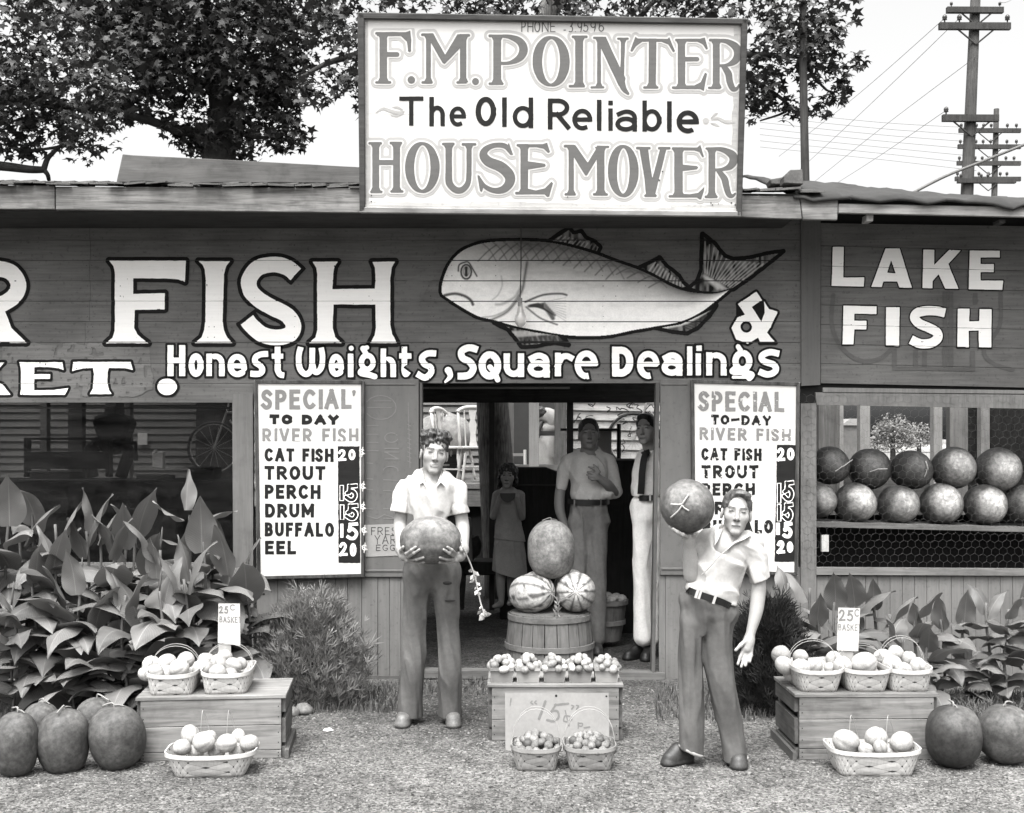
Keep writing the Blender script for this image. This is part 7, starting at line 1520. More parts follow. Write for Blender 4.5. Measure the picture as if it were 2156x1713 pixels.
class Head:
    def __init__(s, c, roll, yaw, pitch, sc=1.0):
        s.c = np.array(c, float); s.M = np.array((Matrix.Rotation(R(roll), 3, 'Y') @ Matrix.Rotation(R(yaw), 3, 'Z') @ Matrix.Rotation(R(pitch), 3, 'X'))); s.k = sc
    def p(s, x, y, z): return s.c + s.M @ (np.array([x, y, z]) * s.k)
    def loc(s, v): return ((v - s.c) @ s.M) / s.k
    def add(s, S, neck, nr=.052, jaw=1.0, smile=False):
        k = s.k; E = lambda c, r, kk=.012, sub=False: S.ell(s.p(*c), np.array(r) * k, kk, s.M, sub); C = lambda a, b, ra, rb=None, kk=.008, sub=False: S.cap(s.p(*a), s.p(*b), ra * k, (rb or ra) * k, kk, 1, sub)
        E((0, .016, .035), (.074, .094, .082)); E((0, -.018, -.03), (.060 * jaw, .070, .082), .02); E((0, -.034, -.08), (.046 * jaw, .048, .036), .02); C((-.011, -.072, -.107), (.011, -.072, -.107), .017, kk=.02)
        for q in (-1, 1):
            E((q * .040, -.052, -.028), (.022, .022, .022), .03); E((q * .077, .012, -.015), (.010, .02, .031), .008); E((q * .083, .014, -.012), (.005, .012, .02), .004, True)
        C((-.030, -.078, .02), (.030, -.078, .02), .010, kk=.02)
        for q in (-1, 1): E((q * .031, -.096, .0), (.015, .013, .010), .014, True); E((q * .031, -.073, -.001), (.014, .013, .012), .006)
        C((0, -.084, .006), (0, -.104, -.036), .0075, .0115, .008); C((-.010, -.092, -.042), (.010, -.092, -.042), .0075, kk=.006)
        C((-.018, -.083, -.072), (.018, -.083, -.072), .0065, kk=.006); C((-.016, -.081, -.084), (.016, -.081, -.084), .007, kk=.006); C((-.022, -.093, -.0775), (.022, -.093, -.0775), .0032, kk=.003, sub=True)
        S.cap(s.p(0, .022, -.06), neck, nr * k, nr * 1.12 * k, .03)
    def tone(s, v, base, brow=.05, smile=False, dark=1.0):
        q = s.loc(v); x, y, z = np.abs(q[:, 0]), q[:, 1], q[:, 2]; t = np.full(len(v), base); f = y < -.045
        inhead = (np.abs(q) < np.array([.11, .13, .14])).all(1) & f
        bz = .022 + .10 * (x - .03) * (x < .03) - .16 * (x - .035) * (x > .035); t = np.where(inhead & (x > .012) & (x < .052) & (np.abs(z - bz) < .0048), base * .42, t)
        e = ((x - .031) / .0135) ** 2 + ((z - .0005) / .0048) ** 2; t = np.where(inhead & (e < 1), base * .16, t); 
        l = (x / .023) ** 2 + ((z + .078) / .010) ** 2; t = np.where(inhead & (l < 1), base * .62, t)
        m = (x < .022) & (np.abs(z + .0775 - x * x * 6) < .0042); t = np.where(inhead & m, base * (1.2 if smile else .3), t)
        if smile: t = np.where(inhead & (x < .024) & ((np.abs(z + .0715 - x * x * 6) < .0022) | (np.abs(z + .0845 - x * x * 6) < .0022)), base * .35, t)
        t = np.where(inhead & (x < .017) & (x > .004) & (np.abs(z + .048) < .004), base * .4, t); return t
def hair_mesh(par, hd, v, kind, seed):
    S = Sdf(*bounds([hd.p(a, b, c) for a in (-.12, .12) for b in (-.13, .13) for c in (-.14, .19)], .01), .0035); k = hd.k
    E = lambda c, r, kk=.015, sub=False: S.ell(hd.p(*c), np.array(r) * k, kk, hd.M, sub)
    if kind == 'wavy':
        E((0, .024, .050), (.083, .099, .084)); rg_ = np.random.default_rng(seed)
        E((0, -.085, -.034), (.067, .062, .090), .008, True); E((0, .02, -.125), (.12, .14, .075), .01, True)
        for q in (-1, 1): E((q * .088, -.02, -.045), (.022, .06, .055), .006, True)
        for a in np.linspace(-1.3, 1.3, 8): E((.066 * math.sin(a), -.050 * math.cos(a) + .005, .100 + .010 * math.cos(a * 3)), (.030, .032, .025), .008)
        for a in np.linspace(-1.15, 1.25, 8): E((.060 * math.sin(a) + .004, -.070 * math.cos(a) + .008, .074 + .009 * math.sin(a * 6 + 1)), (.020, .019, .019), .006)
        for i in range(18): a = rg_.uniform(0, 6.28); E((.062 * math.cos(a), .02 + .062 * math.sin(a), .104 + rg_.uniform(-.012, .018)), (.026, .026, .018), .005)
    elif kind == 'short':
        E((0, .020, .042), (.0795, .0975, .085)); E((.01, -.05, .092), (.05, .035, .026), .02); E((.02, -.060, .090), (.045, .026, .018), .012)
        E((.004, -.104, .004), (.066, .074, .094), .006, True); E((0, .0, -.13), (.12, .14, .105), .01, True)
        for q in (-1, 1): E((q * .09, -.035, -.04), (.026, .055, .055), .006, True)
    elif kind == 'man':
        E((0, .020, .042), (.080, .098, .086)); E((0, -.045, .095), (.055, .04, .022), .02); E((0, -.098, -.010), (.066, .072, .092), .006, True); E((0, .0, -.135), (.12, .14, .085), .01, True)
        for q in (-1, 1): E((q * .09, -.035, -.04), (.026, .055, .055), .006, True)
    else:
        E((0, .022, .038), (.092, .104, .092)); E((0, .035, -.045), (.090, .075, .08), .03); E((0, -.10, -.035), (.062, .075, .085), .006, True); E((0, -.03, -.16), (.13, .15, .06), .02, True)
        for q in (-1, 1): E((q * .078, -.01, -.05), (.022, .045, .055), .015)
    S.folds(.0085 if kind in ('wavy', 'bob') else .002, (44, 44, 34) if kind in ('wavy', 'bob') else (110, 28, 60), seed)
    return S.build('hair', M_HAIR, par, lambda p: v * (1 + .7 * noise3(hd.loc(p) * np.array([90, 30, 60]), seed)))
def finger(S, pts, r0=.0088, r1=.0068, k=.004):
    n = len(pts)
    for i in range(n - 1): S.cap(pts[i], pts[i + 1], r0 + (r1 - r0) * i / (n - 1), r0 + (r1 - r0) * (i + 1) / (n - 1), k)
def ribbon(par, name, pts, nrm, w, th, mat):
    """flat strap along pts, w high, th thick"""
    pts = [Vector(p) for p in smooth([tuple(p) for p in pts], 5)]; mb = MB(); n = Vector(nrm).normalized(); vs = []
    for i, p in enumerate(pts):
        t = (pts[min(i + 1, len(pts) - 1)] - pts[max(i - 1, 0)]).normalized(); u = t.cross(n).normalized(); vs += [p + u * w / 2, p - u * w / 2, p - u * w / 2 + n * th, p + u * w / 2 + n * th]
    fs = [(i * 4 + j, i * 4 + (j + 1) % 4, i * 4 + 4 + (j + 1) % 4, i * 4 + 4 + j) for i in range(len(pts) - 1) for j in range(4)] + [(3, 2, 1, 0), tuple(len(vs) - 4 + j for j in range(4))]
    mb.add(vs, fs); return mb.build(name, mat, par)
def shoe(par, heel, toe, v, w=.045, h=.075, name='shoe'):
    heel, toe = np.array(heel), np.array(toe); S = Sdf(*bounds([heel, toe, heel + [0, 0, .14]], .08), .005); d = toe - heel; L = np.linalg.norm(d); d /= L
    z = np.array([0, 0, 1]); S.cap(heel + z * .042, heel + d * .05 + z * .075, .036, .036, .03); S.cap(heel + z * .036, toe - d * .04 + z * .034, .037, w * .86, .03); S.cap(heel + d * L * .45 + z * .055, toe - d * .07 + z * .042, .034, .034, .03); S.cap(heel + z * .010, toe - d * .035 + z * .010, .042, w, .004); S.below(.001)
    return S.build(name, M_LEATH, par, lambda p: np.where(p[:, 2] < .016, v * .5, v) * (1 + .25 * noise3(p * 30, 5)))
def cloth_tone(v, seed, f=9, a=.08): return lambda p: v * (1 + a * noise3(p * f, seed))
# ---------------------------------------------------------------- 1. the boy with the long melon
D0 = 6.95; q6 = Zm(1420, 1540, 3.006); q1 = Zm(1350, 1500, 1.4275)
def J6(x, y, d=0): a = q6(x, y); return np.array(P(a[0], a[1], D0 + d))
def J1(x, y, d=0): a = q1(x, y); return np.array(P(a[0], a[1], D0 + d))
T1 = thing('person', 'curly haired boy in white rolled sleeve shirt holding a long melon in both hands', 'person', (J1(300, 1600)[0], D0, 0))
mc = J6(445, 1288, -.29); kM = (D0 - .29) / F; mrx, mrz, mry = 65.5 * kM, 51 * kM, .138
def on_melon(x, y, lift=.006):
    a = q6(x, y); Y = D0 - .4
    for _ in range(4):
        p = np.array(P(a[0], a[1], Y)); e = 1 - ((p[0] - mc[0]) / mrx) ** 2 - ((p[2] - mc[2]) / mrz) ** 2; Y = mc[1] - mry * math.sqrt(max(e, .0)) - lift
    return np.array(P(a[0], a[1], Y))
hd = Head(J6(487, 330, -.01), 7, 9, -2, 1.0)
S = Sdf(*bounds([J6(60, 60), J6(860, 1560), J6(60, 1560, -.5), J6(450, 300, .2)], .06), .0042)
hd.add(S, J6(462, 640, .03), .053); S.ell(J6(455, 760, .0), (.10, .078, .11), .03)
S.cap(J6(462, 600, .03), J6(455, 760, -.02), .055, .07, .03)
for sx, sh, el, wr, pc in ((0, (150, 750, 0), (112, 1120, .0), (118, 1385, -.20), (160, 1455, -.29)), (1, (742, 750, 0), (795, 1120, .0), (806, 1390, -.20), (765, 1460, -.29))):
    S.chain([(J6(*sh), .030), (J6(sh[0] + (el[0] - sh[0]) * .5, 930), .036), (J6(*el), .039), (J6((el[0] + wr[0]) / 2, 1230, -.09), .037), (J6(*wr), .027)], .02)
    S.chain([(J6(*wr), .027), (J6(*pc), .033)], .02)
    s_ = 1 if sx == 0 else -1; m = lambda x: x if sx == 0 else 912 - x
    for (k0, k1, k2) in (((185, 1435), (235, 1395), (282, 1362)), ((205, 1468), (262, 1430), (324, 1390)), ((222, 1500), (290, 1500), (366, 1478)), ((215, 1522), (290, 1532), (371, 1530))):
        finger(S, [J6(m(k0[0] - 30), k0[1] - 10, -.31), on_melon(m(k0[0]), k0[1], .004), on_melon(m(k1[0]), k1[1], .008), on_melon(m(k2[0]), k2[1], .005)], .0105, .0078, .008)
    finger(S, [J6(m(128), 1440, -.28), J6(m(122), 1395, -.33), on_melon(m(145), 1362, .004)], .0125, .0092, .01)
S.build('body', M_SKIN, T1, lambda v: hd.tone(v, .265, smile=True)); hair_mesh(T1, hd, .038, 'wavy', 3)
# shirt
S = Sdf(*bounds([J6(20, 480), J6(870, 1250), J6(450, 800, -.2), J6(450, 800, .2)], .05), .0045)
S.cap(J6(225, 702, .02), J6(680, 706, .02), .050, .050, .03); S.cap(J6(350, 622, .03), J6(570, 625, .03), .042, .042, .04); S.ell(J6(448, 820, .0), (.142, .108, .18), .04); S.ell(J6(450, 1060, .01), (.124, .100, .19), .04); S.ell(J6(450, 700, .0), (.14, .10, .09), .04)
for sh, e0 in (((155, 735), (122, 955)), ((738, 735), (762, 975))):
    sd = -1 if sh[0] < 400 else 1
    S.chain([(J6(sh[0], sh[1], .01), .055), (J6((sh[0] + e0[0]) / 2 - (6 if sh[0] < 400 else -6), 840, 0), .052), (J6(e0[0], e0[1], -.005), .047)], .014, .95); S.cap(J6(e0[0] - 8 * sd, e0[1] - 18, -.005), J6(e0[0], e0[1] + 12, -.005), .059, .058, .003, .95)
for a_ in (((202, 790, -.06), (205, 1010, -.06)), ((690, 790, -.06), (692, 1010, -.06))): S.cap(J6(*a_[0]), J6(*a_[1]), .004, .016, .02, 1, True)
S.folds(.009, (17, 17, 6), 12)
for sh, e0 in (((132, 712), (118, 955)), ((752, 712), (766, 975))):
    a = J6(e0[0], e0[1] + 22, 0); g = S.win(a - [.12, .12, .10], a + [.12, .12, .0], 0); sl, X, Y, Z = g; sx = -.2 if e0[0] < 400 else .2; S.F[sl] = np.maximum(S.F[sl], np.where(np.abs(X - a[0]) < .078, (a[2] - Z + sx * (X - a[0])).astype(np.float32), -1) + 0 * Y)
S.cap(J6(462, 470, -.02), J6(455, 585, -.07), .068, .060, .006, 1, True); S.cap(J6(455, 585, -.12), J6(447, 745, -.14), .060, .012, .006, 1, True); S.ell(J6(460, 560, .03), (.062, .062, .05), .006, None, True)
M_SHIRT1 = S.build('shirt', M_CLOTH, T1, cloth_tone(.44, 5))
for pts in ([(350, 505), (318, 678), (362, 655), (400, 720), (372, 600)], [(566, 520), (604, 700), (556, 655), (500, 715), (545, 590)]):
    dd = [.0, -.118, -.122, -.128, -.07]; vs = [J6(x, y, d) for (x, y), d in zip(pts, dd)]; vs2 = [v + np.array([0, .006, 0]) for v in vs]; n = 5
    link('collar', vs + vs2, [(0, 1, 2, 4), (4, 2, 3), (9, 7, 6, 5), (8, 7, 9)] + [(i, (i + 1) % n, n + (i + 1) % n, n + i) for i in range(n)], M_CLOTH, T1, attr=[.45] * 10)
# trousers
S = Sdf(*bounds([J1(110, 720), J1(500, 1630), J1(300, 900, -.2), J1(300, 900, .2)], .05), .0048)
S.ell(J1(320, 800, .0), (.150, .108, .13), .04); S.cap(J1(250, 840), J1(385, 840), .088, .088, .04, .9)
S.chain([(J1(248, 850), .084), (J1(240, 960), .077), (J1(228, 1120), .070), (J1(222, 1300, -.01), .071), (J1(208, 1480), .069), (J1(204, 1600), .071)], .03, 1.08)
S.chain([(J1(388, 850), .082), (J1(395, 960), .073), (J1(403, 1120), .064), (J1(410, 1300, -.01), .066), (J1(412, 1480), .064), (J1(413, 1600), .066)], .03, 1.08)
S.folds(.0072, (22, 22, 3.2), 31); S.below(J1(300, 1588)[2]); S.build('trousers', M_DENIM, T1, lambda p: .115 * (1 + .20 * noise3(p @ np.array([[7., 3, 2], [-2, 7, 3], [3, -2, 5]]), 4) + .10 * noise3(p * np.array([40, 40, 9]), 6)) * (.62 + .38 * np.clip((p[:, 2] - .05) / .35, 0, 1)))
pa = J1(398, 890, 0); 
for (x, y, w, h_) in ((398, 890, .030, .013), (413, 982, .034, .004)):
    S = Sdf(*bounds([J1(x, y, -.12), J1(x, y, 0)], .05), .004); S.ell(J1(x, y, -.077), (w, .02, h_), .01); S.build('trouser_patch', M_DENIM, T1, .035)
shoe(T1, J1(190, 1612, .08) * [1, 1, 0], J1(158, 1640, -.13) * [1, 1, 0], .11); shoe(T1, J1(420, 1612, .06) * [1, 1, 0], J1(435, 1640, -.13) * [1, 1, 0], .11)
# the long melon and its vine
k0 = ((D0 - .29) / F); t = thing('watermelon', 'long streaked watermelon held sideways in both hands by the curly haired boy', 'watermelon', tuple(mc))
v, f, uv = S_HI; pp = v * np.array([1, 1, 1]) * (1 + .02 * noise3(v * 1.6, 3))[:, None]; pw = np.stack([pp[:, 2] * mrx, pp[:, 0] * mry, pp[:, 1] * mrz], 1)
tn = .125 * (1 + .5 * noise3(np.stack([pp[:, 2] * 1.4, pp[:, 0] * 3, pp[:, 1] * 6], 1), 7) + .2 * noise3(np.stack([pp[:, 2] * 3, pp[:, 0] * 9, pp[:, 1] * 14], 1), 9)) * (1.0 + .35 * np.clip(pp[:, 1], -.6, 1))  # rind paler toward the top: light from above put into the tone
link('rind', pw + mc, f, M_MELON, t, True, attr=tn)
vn = [(775, 1290, -.36), (792, 1330, -.37), (800, 1380, -.37), (835, 1440, -.33), (880, 1540, -.30), (915, 1640, -.29), (945, 1740, -.28), (965, 1840, -.28), (990, 1960, -.28), (1020, 2060, -.28), (1035, 2110, -.28)]
mb = MB(); mb.tube(smooth([tuple(J6(*p)) for p in vn], 4), .0045, 6)
mb.tube(smooth([tuple(J6(*p)) for p in [(770, 1190, -.36), (785, 1240, -.37), (776, 1290, -.37)]], 3), .004, 5); mb.build('vine', plain('vine_stem_pale', .38, .9), t, True)
lv = []; lf = []; rq = random.Random(8)
for i in range(46):
    f_ = rq.choice([rq.uniform(.45, .72), rq.uniform(.82, 1.0)]); j = f_ * (len(vn) - 1); a = np.array(J6(*vn[int(j)])); b = np.array(J6(*vn[min(int(j) + 1, len(vn) - 1)])); c = a + (b - a) * (j - int(j))
    d = np.array([rq.uniform(-1, 1), rq.uniform(-.7, .4), rq.uniform(-1.3, .1)]); d /= np.linalg.norm(d); L = rq.uniform(.018, .042); s_ = np.cross(d, [rq.uniform(-1, 1), 1, .3]); s_ = s_ / np.linalg.norm(s_) * L * rq.uniform(.2, .4); n0 = len(lv); c = c + d * .006
    lv += [c, c + d * L * .5 + s_, c + d * L, c + d * L * .5 - s_ + np.array([0, .004, 0])]; lf.append((n0, n0 + 1, n0 + 2, n0 + 3))
link('vine_leaves', lv, lf, plain('dry_leaf', .42, .9, .3), t)
# ---------------------------------------------------------------- 2. the boy holding the round melon up
D5 = 6.05; q7 = Zm(2400, 1720, 3.231); q3 = Zm(2350, 1700, 1.4895)
def J7(x, y, d=0): a = q7(x, y); return np.array(P(a[0], a[1], D5 + d))
def J3(x, y, d=0): a = q3(x, y); return np.array(P(a[0], a[1], D5 + d))
T2 = thing('person', 'short haired boy in open collar shirt and belt raising a round melon', 'person', (J3(360, 1600)[0], D5, 0))
hd2 = Head(J7(912, 470, -.02), 6, -8, -3, .95); m2c = J7(333, 397, -.10); m2r = (305 / 3.231 / 1.7296 * (D5 - .1) / F, 325 / 3.231 / 1.7296 * (D5 - .1) / F)
S = Sdf(*bounds([J7(100, 120), J7(1350, 1300), J3(640, 1110, -.2), J7(600, 900, .25), J7(100, 700, -.25)], .04), .0042)
hd2.add(S, J7(855, 790, .03), .050, .97); S.ell(J7(790, 900, .0), (.085, .070, .09), .03); S.cap(J7(850, 760, .02), J7(760, 900, -.025), .05, .07, .03); S.cap(J7(760, 900, -.02), J7(700, 1050, -.02), .07, .07, .03)
S.chain([(J7(530, 830, .02), .034), (J7(440, 1050, .03), .038), (J7(392, 1225, .0), .041), (J7(378, 1110, -.02), .042), (J7(362, 950, -.05), .035), (J7(358, 815, -.08), .0265)], .015)
S.chain([(J7(358, 815, -.08), .0265), (J7(350, 765, -.09), .031)], .02)
for pts in ([(330, 760, -.12), (280, 738, -.16), (215, 705, -.17), (165, 668, -.17)], [(320, 755, -.10), (250, 730, -.12), (180, 690, -.12), (128, 640, -.12)], [(335, 765, -.06), (270, 740, -.06), (210, 705, -.05), (165, 660, -.05)], [(360, 770, -.04), (330, 745, -.01), (300, 725, .0)], [(390, 760, -.10), (425, 735, -.14), (450, 712, -.16)]):
    finger(S, [J7(*p) for p in pts], .0105, .0078, .008)
S.chain([(J7(1110, 900, .01), .030), (J7(1165, 1160, .012), .032), (J7(1175, 1330, .0), .036), (J3(612, 690, .0), .038), (J3(600, 790, -.02), .034), (J3(572, 900, -.04), .024), (J3(562, 945, -.045), .030), (J3(552, 985, -.05), .028)], .02)
for pts in ([(535, 985), (515, 1030), (502, 1072)], [(548, 1000), (532, 1050), (520, 1086)], [(562, 1000), (553, 1045), (543, 1080)], [(575, 985), (574, 1025), (566, 1058)]):
    finger(S, [J3(x, y, -.055 - .012 * i) for i, (x, y) in enumerate(pts)], .0100, .0072, .006)
finger(S, [J3(548, 940, -.06), J3(518, 968, -.075), J3(490, 996, -.08)], .0115, .0082, .008)
S.build('body', M_SKIN, T2, lambda v: hd2.tone(v, .295, smile=False)); hair_mesh(T2, hd2, .075, 'short', 7)
S = Sdf(*bounds([J7(300, 660), J7(1330, 1640), J7(700, 900, -.2), J7(700, 900, .2)], .04), .0045)
S.ell(J7(800, 900, .01), (.125, .098, .13), .04, np.array(Matrix.Rotation(R(14), 3, 'Y'))); S.ell(J7(690, 1180, .0), (.128, .105, .15), .05, np.array(Matrix.Rotation(R(20), 3, 'Y'))); S.ell(J7(600, 1420, .0), (.120, .10, .075), .04, np.array(Matrix.Rotation(R(21), 3, 'Y'))); S.cap(J7(570, 800, .02), J7(1090, 840, .02), .045, .05, .03); S.cap(J7(740, 755, .02), J7(960, 760, .02), .045, .04, .03); S.cap(J7(830, 1500, -.03), J7(850, 1555, -.04), .04, .025, .04)
S.chain([(J7(1075, 865, .0), .054), (J7(1150, 1040, .0), .055), (J7(1192, 1270, .0), .055)], .02); S.chain([(J7(560, 810, .02), .05), (J7(490, 900, .03), .046)], .02)
S.cap(J7(1035, 1050, -.06), J7(1015, 1300, -.06), .006, .016, .02, 1, True)
S.folds(.0105, (14, 14, 9), 22); a = J7(1190, 1275, 0); S.half(a, (0.0, 0, -1)) if False else None
g = S.win(a - [.10, .12, .12], a + [.10, .12, .03], 0); sl, X, Y, Z = g; S.F[sl] = np.maximum(S.F[sl], np.where(X > a[0] - .05, (a[2] - Z + .42 * (X - a[0])), -1).astype(np.float32) + 0 * Y)
S.cap(J7(855, 560, -.03), J7(840, 740, -.05), .060, .060, .006, 1, True); S.cap(J7(835, 735, -.09), J7(660, 930, -.12), .055, .010, .006, 1, True); S.ell(J7(855, 730, .02), (.058, .06, .05), .006, None, True)
n_ = np.array([-.32, 0, -1.0]); S.half(J7(600, 1475, 0), n_)
S.build('shirt', M_CLOTH, T2, cloth_tone(.42, 15))
for pts, dd in (([(745, 665), (650, 700), (655, 865), (690, 810), (720, 740)], (-.03, -.06, -.118, -.115, -.09)), ([(1000, 680), (1095, 735), (1010, 790), (900, 830), (780, 930)], (-.02, -.05, -.10, -.112, -.125))):
    vs = [J7(x, y, d) for (x, y), d in zip(pts, dd)]; vs2 = [v + np.array([0, .006, 0]) for v in vs]; n = 5
    link('collar', vs + vs2, [(0, 1, 2, 3, 4), (9, 8, 7, 6, 5)] + [(i, (i + 1) % n, n + (i + 1) % n, n + i) for i in range(n)], M_CLOTH, T2, attr=[.43] * 10)
S = Sdf(*bounds([J7(450, 1230, -.14), J7(800, 900, -.05)], .04), .004); S.chain([(J7(790, 920, -.118), .004), (J7(690, 1010, -.122), .004), (J7(600, 1110, -.116), .004), (J7(500, 1210, -.100), .004)], .004); S.build('shirt_placket', M_CLOTH, T2, .37)
S = Sdf(*bounds([J3(150, 640), J3(570, 1620), J3(300, 900, -.2), J3(300, 900, .2)], .05), .0048)
S.cap(J3(262, 720), J3(430, 790), .072, .072, .04, .95); S.ell(J3(340, 790, .0), (.116, .10, .09), .04); S.cap(J3(265, 850), J3(382, 880), .076, .078, .04)
S.chain([(J3(262, 850), .074), (J3(243, 1000), .062), (J3(250, 1200), .060), (J3(250, 1400), .062), (J3(247, 1580), .062)], .010, 1.1)
S.chain([(J3(380, 860), .079), (J3(390, 1000), .077), (J3(418, 1200, -.01), .069), (J3(458, 1400), .062), (J3(492, 1620), .059)], .010, 1.1); S.cap(J3(305, 930, -.07), J3(316, 1130, -.06), .006, .010, .012, 1, True)
S.folds(.0072, (23, 23, 3.2), 41); S.half(J3(345, 700, 0), (.32 * -1 * -1 * .9, 0, 1.0)); S.below(J3(300, 1600)[2])
a = J3(250, 1545); g = S.win(a - [.14, .2, .2], a + [.10, .2, .05], 0); sl, X, Y, Z = g; S.F[sl] = np.maximum(S.F[sl], np.where(X < J3(345, 1500)[0], (a[2] - Z - .28 * (X - a[0])), -1).astype(np.float32) + 0 * Y)
S.build('trousers', M_DENIM, T2, lambda p: .092 * (1 + .22 * noise3(p @ np.array([[8., 3, 2], [-2, 8, 3], [3, -2, 5]]), 14) + .12 * noise3(p * np.array([40, 40, 9]), 16)))
for (c0, c1, r) in ((J3(190, 1512, .0), J3(305, 1566, .0), .0), (J3(438, 1582, 0), J3(550, 1578, 0), .0)):
    c = (c0 + c1) / 2; w = np.linalg.norm(c1 - c0) / 2; sl_ = math.atan2(c1[2] - c0[2], c1[0] - c0[0]); mb = MB(); M3 = Matrix.Rotation(-sl_, 3, 'Y'); pts = [Vector(c) + M3 @ Vector((math.cos(a_) * (w + .002), math.sin(a_) * (w + .004), 0)) for a_ in [2 * math.pi * i / 24 for i in range(25)]]; mb.tube(pts, .009, 6); mb.build('trouser_cuff', plain('cuff_cloth', .26, .9, .15), T2, True)
bp = [(335, 1375, .04), (355, 1392, -.06), (430, 1425, -.112), (560, 1470, -.128), (700, 1515, -.122), (820, 1568, -.085), (868, 1590, -.01)]
ribbon(T2, 'belt', [J7(*p) for p in bp], (0, -1, 0), .034, .006, M_BELT)
for x0, y0 in ((445, 1430), (480, 1440), (652, 1498)): mb = MB(); c = J7(x0, y0, -.136); mb.box(c, (.012, .012, .046), Matrix.Rotation(R(18), 3, 'Y')); mb.build('belt_loop' if x0 > 500 else 'belt_buckle', plain('loop_cloth', .36, .8), T2)
shoe(T2, J3(220, 1585, .05) * [1, 1, 0], J3(95, 1592, -.02) * [1, 1, 0], .03, .042); shoe(T2, J3(500, 1610, .10) * [1, 1, 0], J3(508, 1648, -.10) * [1, 1, 0], .04, .046)
t = thing('watermelon', 'round dark watermelon with a pale forked stem held high on one palm', 'watermelon', tuple(m2c))
ellips('rind', m2c, (m2r[0] + m2r[1]) / 2, (m2r[0] + m2r[1]) / 2 * 1.02, (-.12, -.99, .1), M_MELON, dark_rind(.085, 71, (0, .3, .9), .15), S_HI, 0, 0, .05, 3, t)
ft = lambda x, y, d=.012: tuple(J7(x, y, -.10 - m2r[0] * math.sqrt(max(0, 1 - ((x - 333) / 305) ** 2 - ((y - 397) / 325) ** 2)) * 1.0 - d))
for pts in ([(350, 262), (300, 335), (270, 378)], [(138, 378), (215, 384), (270, 378)], [(270, 390), (222, 462), (135, 538)], [(270, 390), (300, 425), (352, 455)]):
    mb = MB(); mb.tube(smooth([ft(*p) for p in pts], 4), .0042, 6); mb.build('stem', plain('pale_stem', .36, .8), t, True)
# ---------------------------------------------------------------- 3. the man with his hand on his chest
D9 = 9.3; q4 = Zm(2050, 1400, 3.806); qd = Zm(1500, 1380, 1.5295); FZ = .02
def J4(x, y, d=0): a = q4(x, y); return np.array(P(a[0], a[1], D9 + d))
def Jd(x, y, d=0): a = qd(x, y); return np.array(P(a[0], a[1], D9 + d))
T3 = thing('person', 'man in rolled sleeve work shirt, one hand on his chest, inside the door', 'person', (Jd(985, 1300)[0], D9, 0))
hd3 = Head(J4(358, 690, -.02), 0, 0, -6, 1.02); S = Sdf(*bounds([J4(150, 430), Jd(1180, 830, -.25), Jd(800, 830, .2)], .05), .005)
hd3.add(S, J4(365, 990, .03), .058, 1.08); S.ell(J4(365, 1050, .0), (.10, .08, .10), .03)
S.chain([(Jd(872, 460, .02), .030), (Jd(830, 600, .02), .040), (Jd(822, 720, -.01), .040), (Jd(845, 800, -.03), .030), (Jd(855, 850, -.04), .034)], .02)
S.chain([(Jd(1098, 460, .02), .030), (Jd(1130, 630, .0), .040), (Jd(1090, 590, -.12), .040), (Jd(1050, 560, -.17), .030), (Jd(1022, 540, -.18), .033)], .015)
for pts in ([(1035, 520), (1010, 500), (985, 492)], [(1030, 532), (1000, 525), (978, 520)], [(1025, 548), (1000, 545), (975, 535)], [(1030, 560), (1005, 562), (985, 552)], [(1045, 520), (1030, 498), (1012, 480)]): finger(S, [Jd(x, y, -.20 + .005 * i) for i, (x, y) in enumerate(pts)], .011, .0085, .008)
S.build('body', M_SKIN, T3, lambda v: hd3.tone(v, .15)); hair_mesh(T3, hd3, .012, 'man', 9)
S = Sdf(*bounds([Jd(790, 370), Jd(1180, 720), Jd(985, 500, -.22), Jd(985, 500, .22)], .05), .0055)
S.cap(Jd(900, 448, .02), Jd(1070, 448, .02), .050, .050, .04); S.cap(Jd(945, 405, .03), Jd(1025, 405, .03), .036, .036, .04); S.ell(Jd(985, 520, .0), (.150, .112, .19), .03); S.ell(Jd(985, 640, .0), (.146, .108, .12), .04); S.cap(Jd(862, 560, -.06), Jd(868, 660, -.05), .004, .012, .02, 1, True)
S.chain([(Jd(872, 458, .02), .046), (Jd(842, 530, .02), .050), (Jd(830, 598, .02), .047)], .015); S.chain([(Jd(1098, 458, .02), .046), (Jd(1124, 540, .01), .050), (Jd(1134, 625, .0), .050)], .015); S.cap(Jd(1128, 625, .0), Jd(1098, 632, -.06), .053, .05, .02)
S.folds(.010, (13, 13, 7), 52); S.cap(J4(365, 800, -.05), J4(362, 1060, -.15), .07, .012, .006, 1, True); S.ell(J4(365, 880, .02), (.068, .066, .05), .006, None, True); S.below(Jd(985, 672)[2]); S.build('shirt', M_CLOTH, T3, cloth_tone(.42, 25))
S = Sdf(*bounds([Jd(830, 650), Jd(1130, 1460), Jd(985, 900, -.2), Jd(985, 900, .2)], .05), .006); S.ell(Jd(985, 720, 0), (.150, .112, .13), .04); S.cap(Jd(932, 790), Jd(1038, 790), .084, .084, .04)
S.chain([(Jd(932, 800), .084), (Jd(926, 1000), .074), (Jd(918, 1445), .066)], .03); S.chain([(Jd(1038, 800), .084), (Jd(1032, 1000), .072), (Jd(1030, 1445), .066)], .03); S.folds(.0066, (22, 22, 3), 61); S.above(Jd(985, 668)[2]); S.below(.06); S.build('trousers', M_DENIM, T3, lambda p: .16 * (1 + .2 * noise3(p @ np.array([[7., 3, 2], [-2, 7, 3], [3, -2, 5]]), 44)))
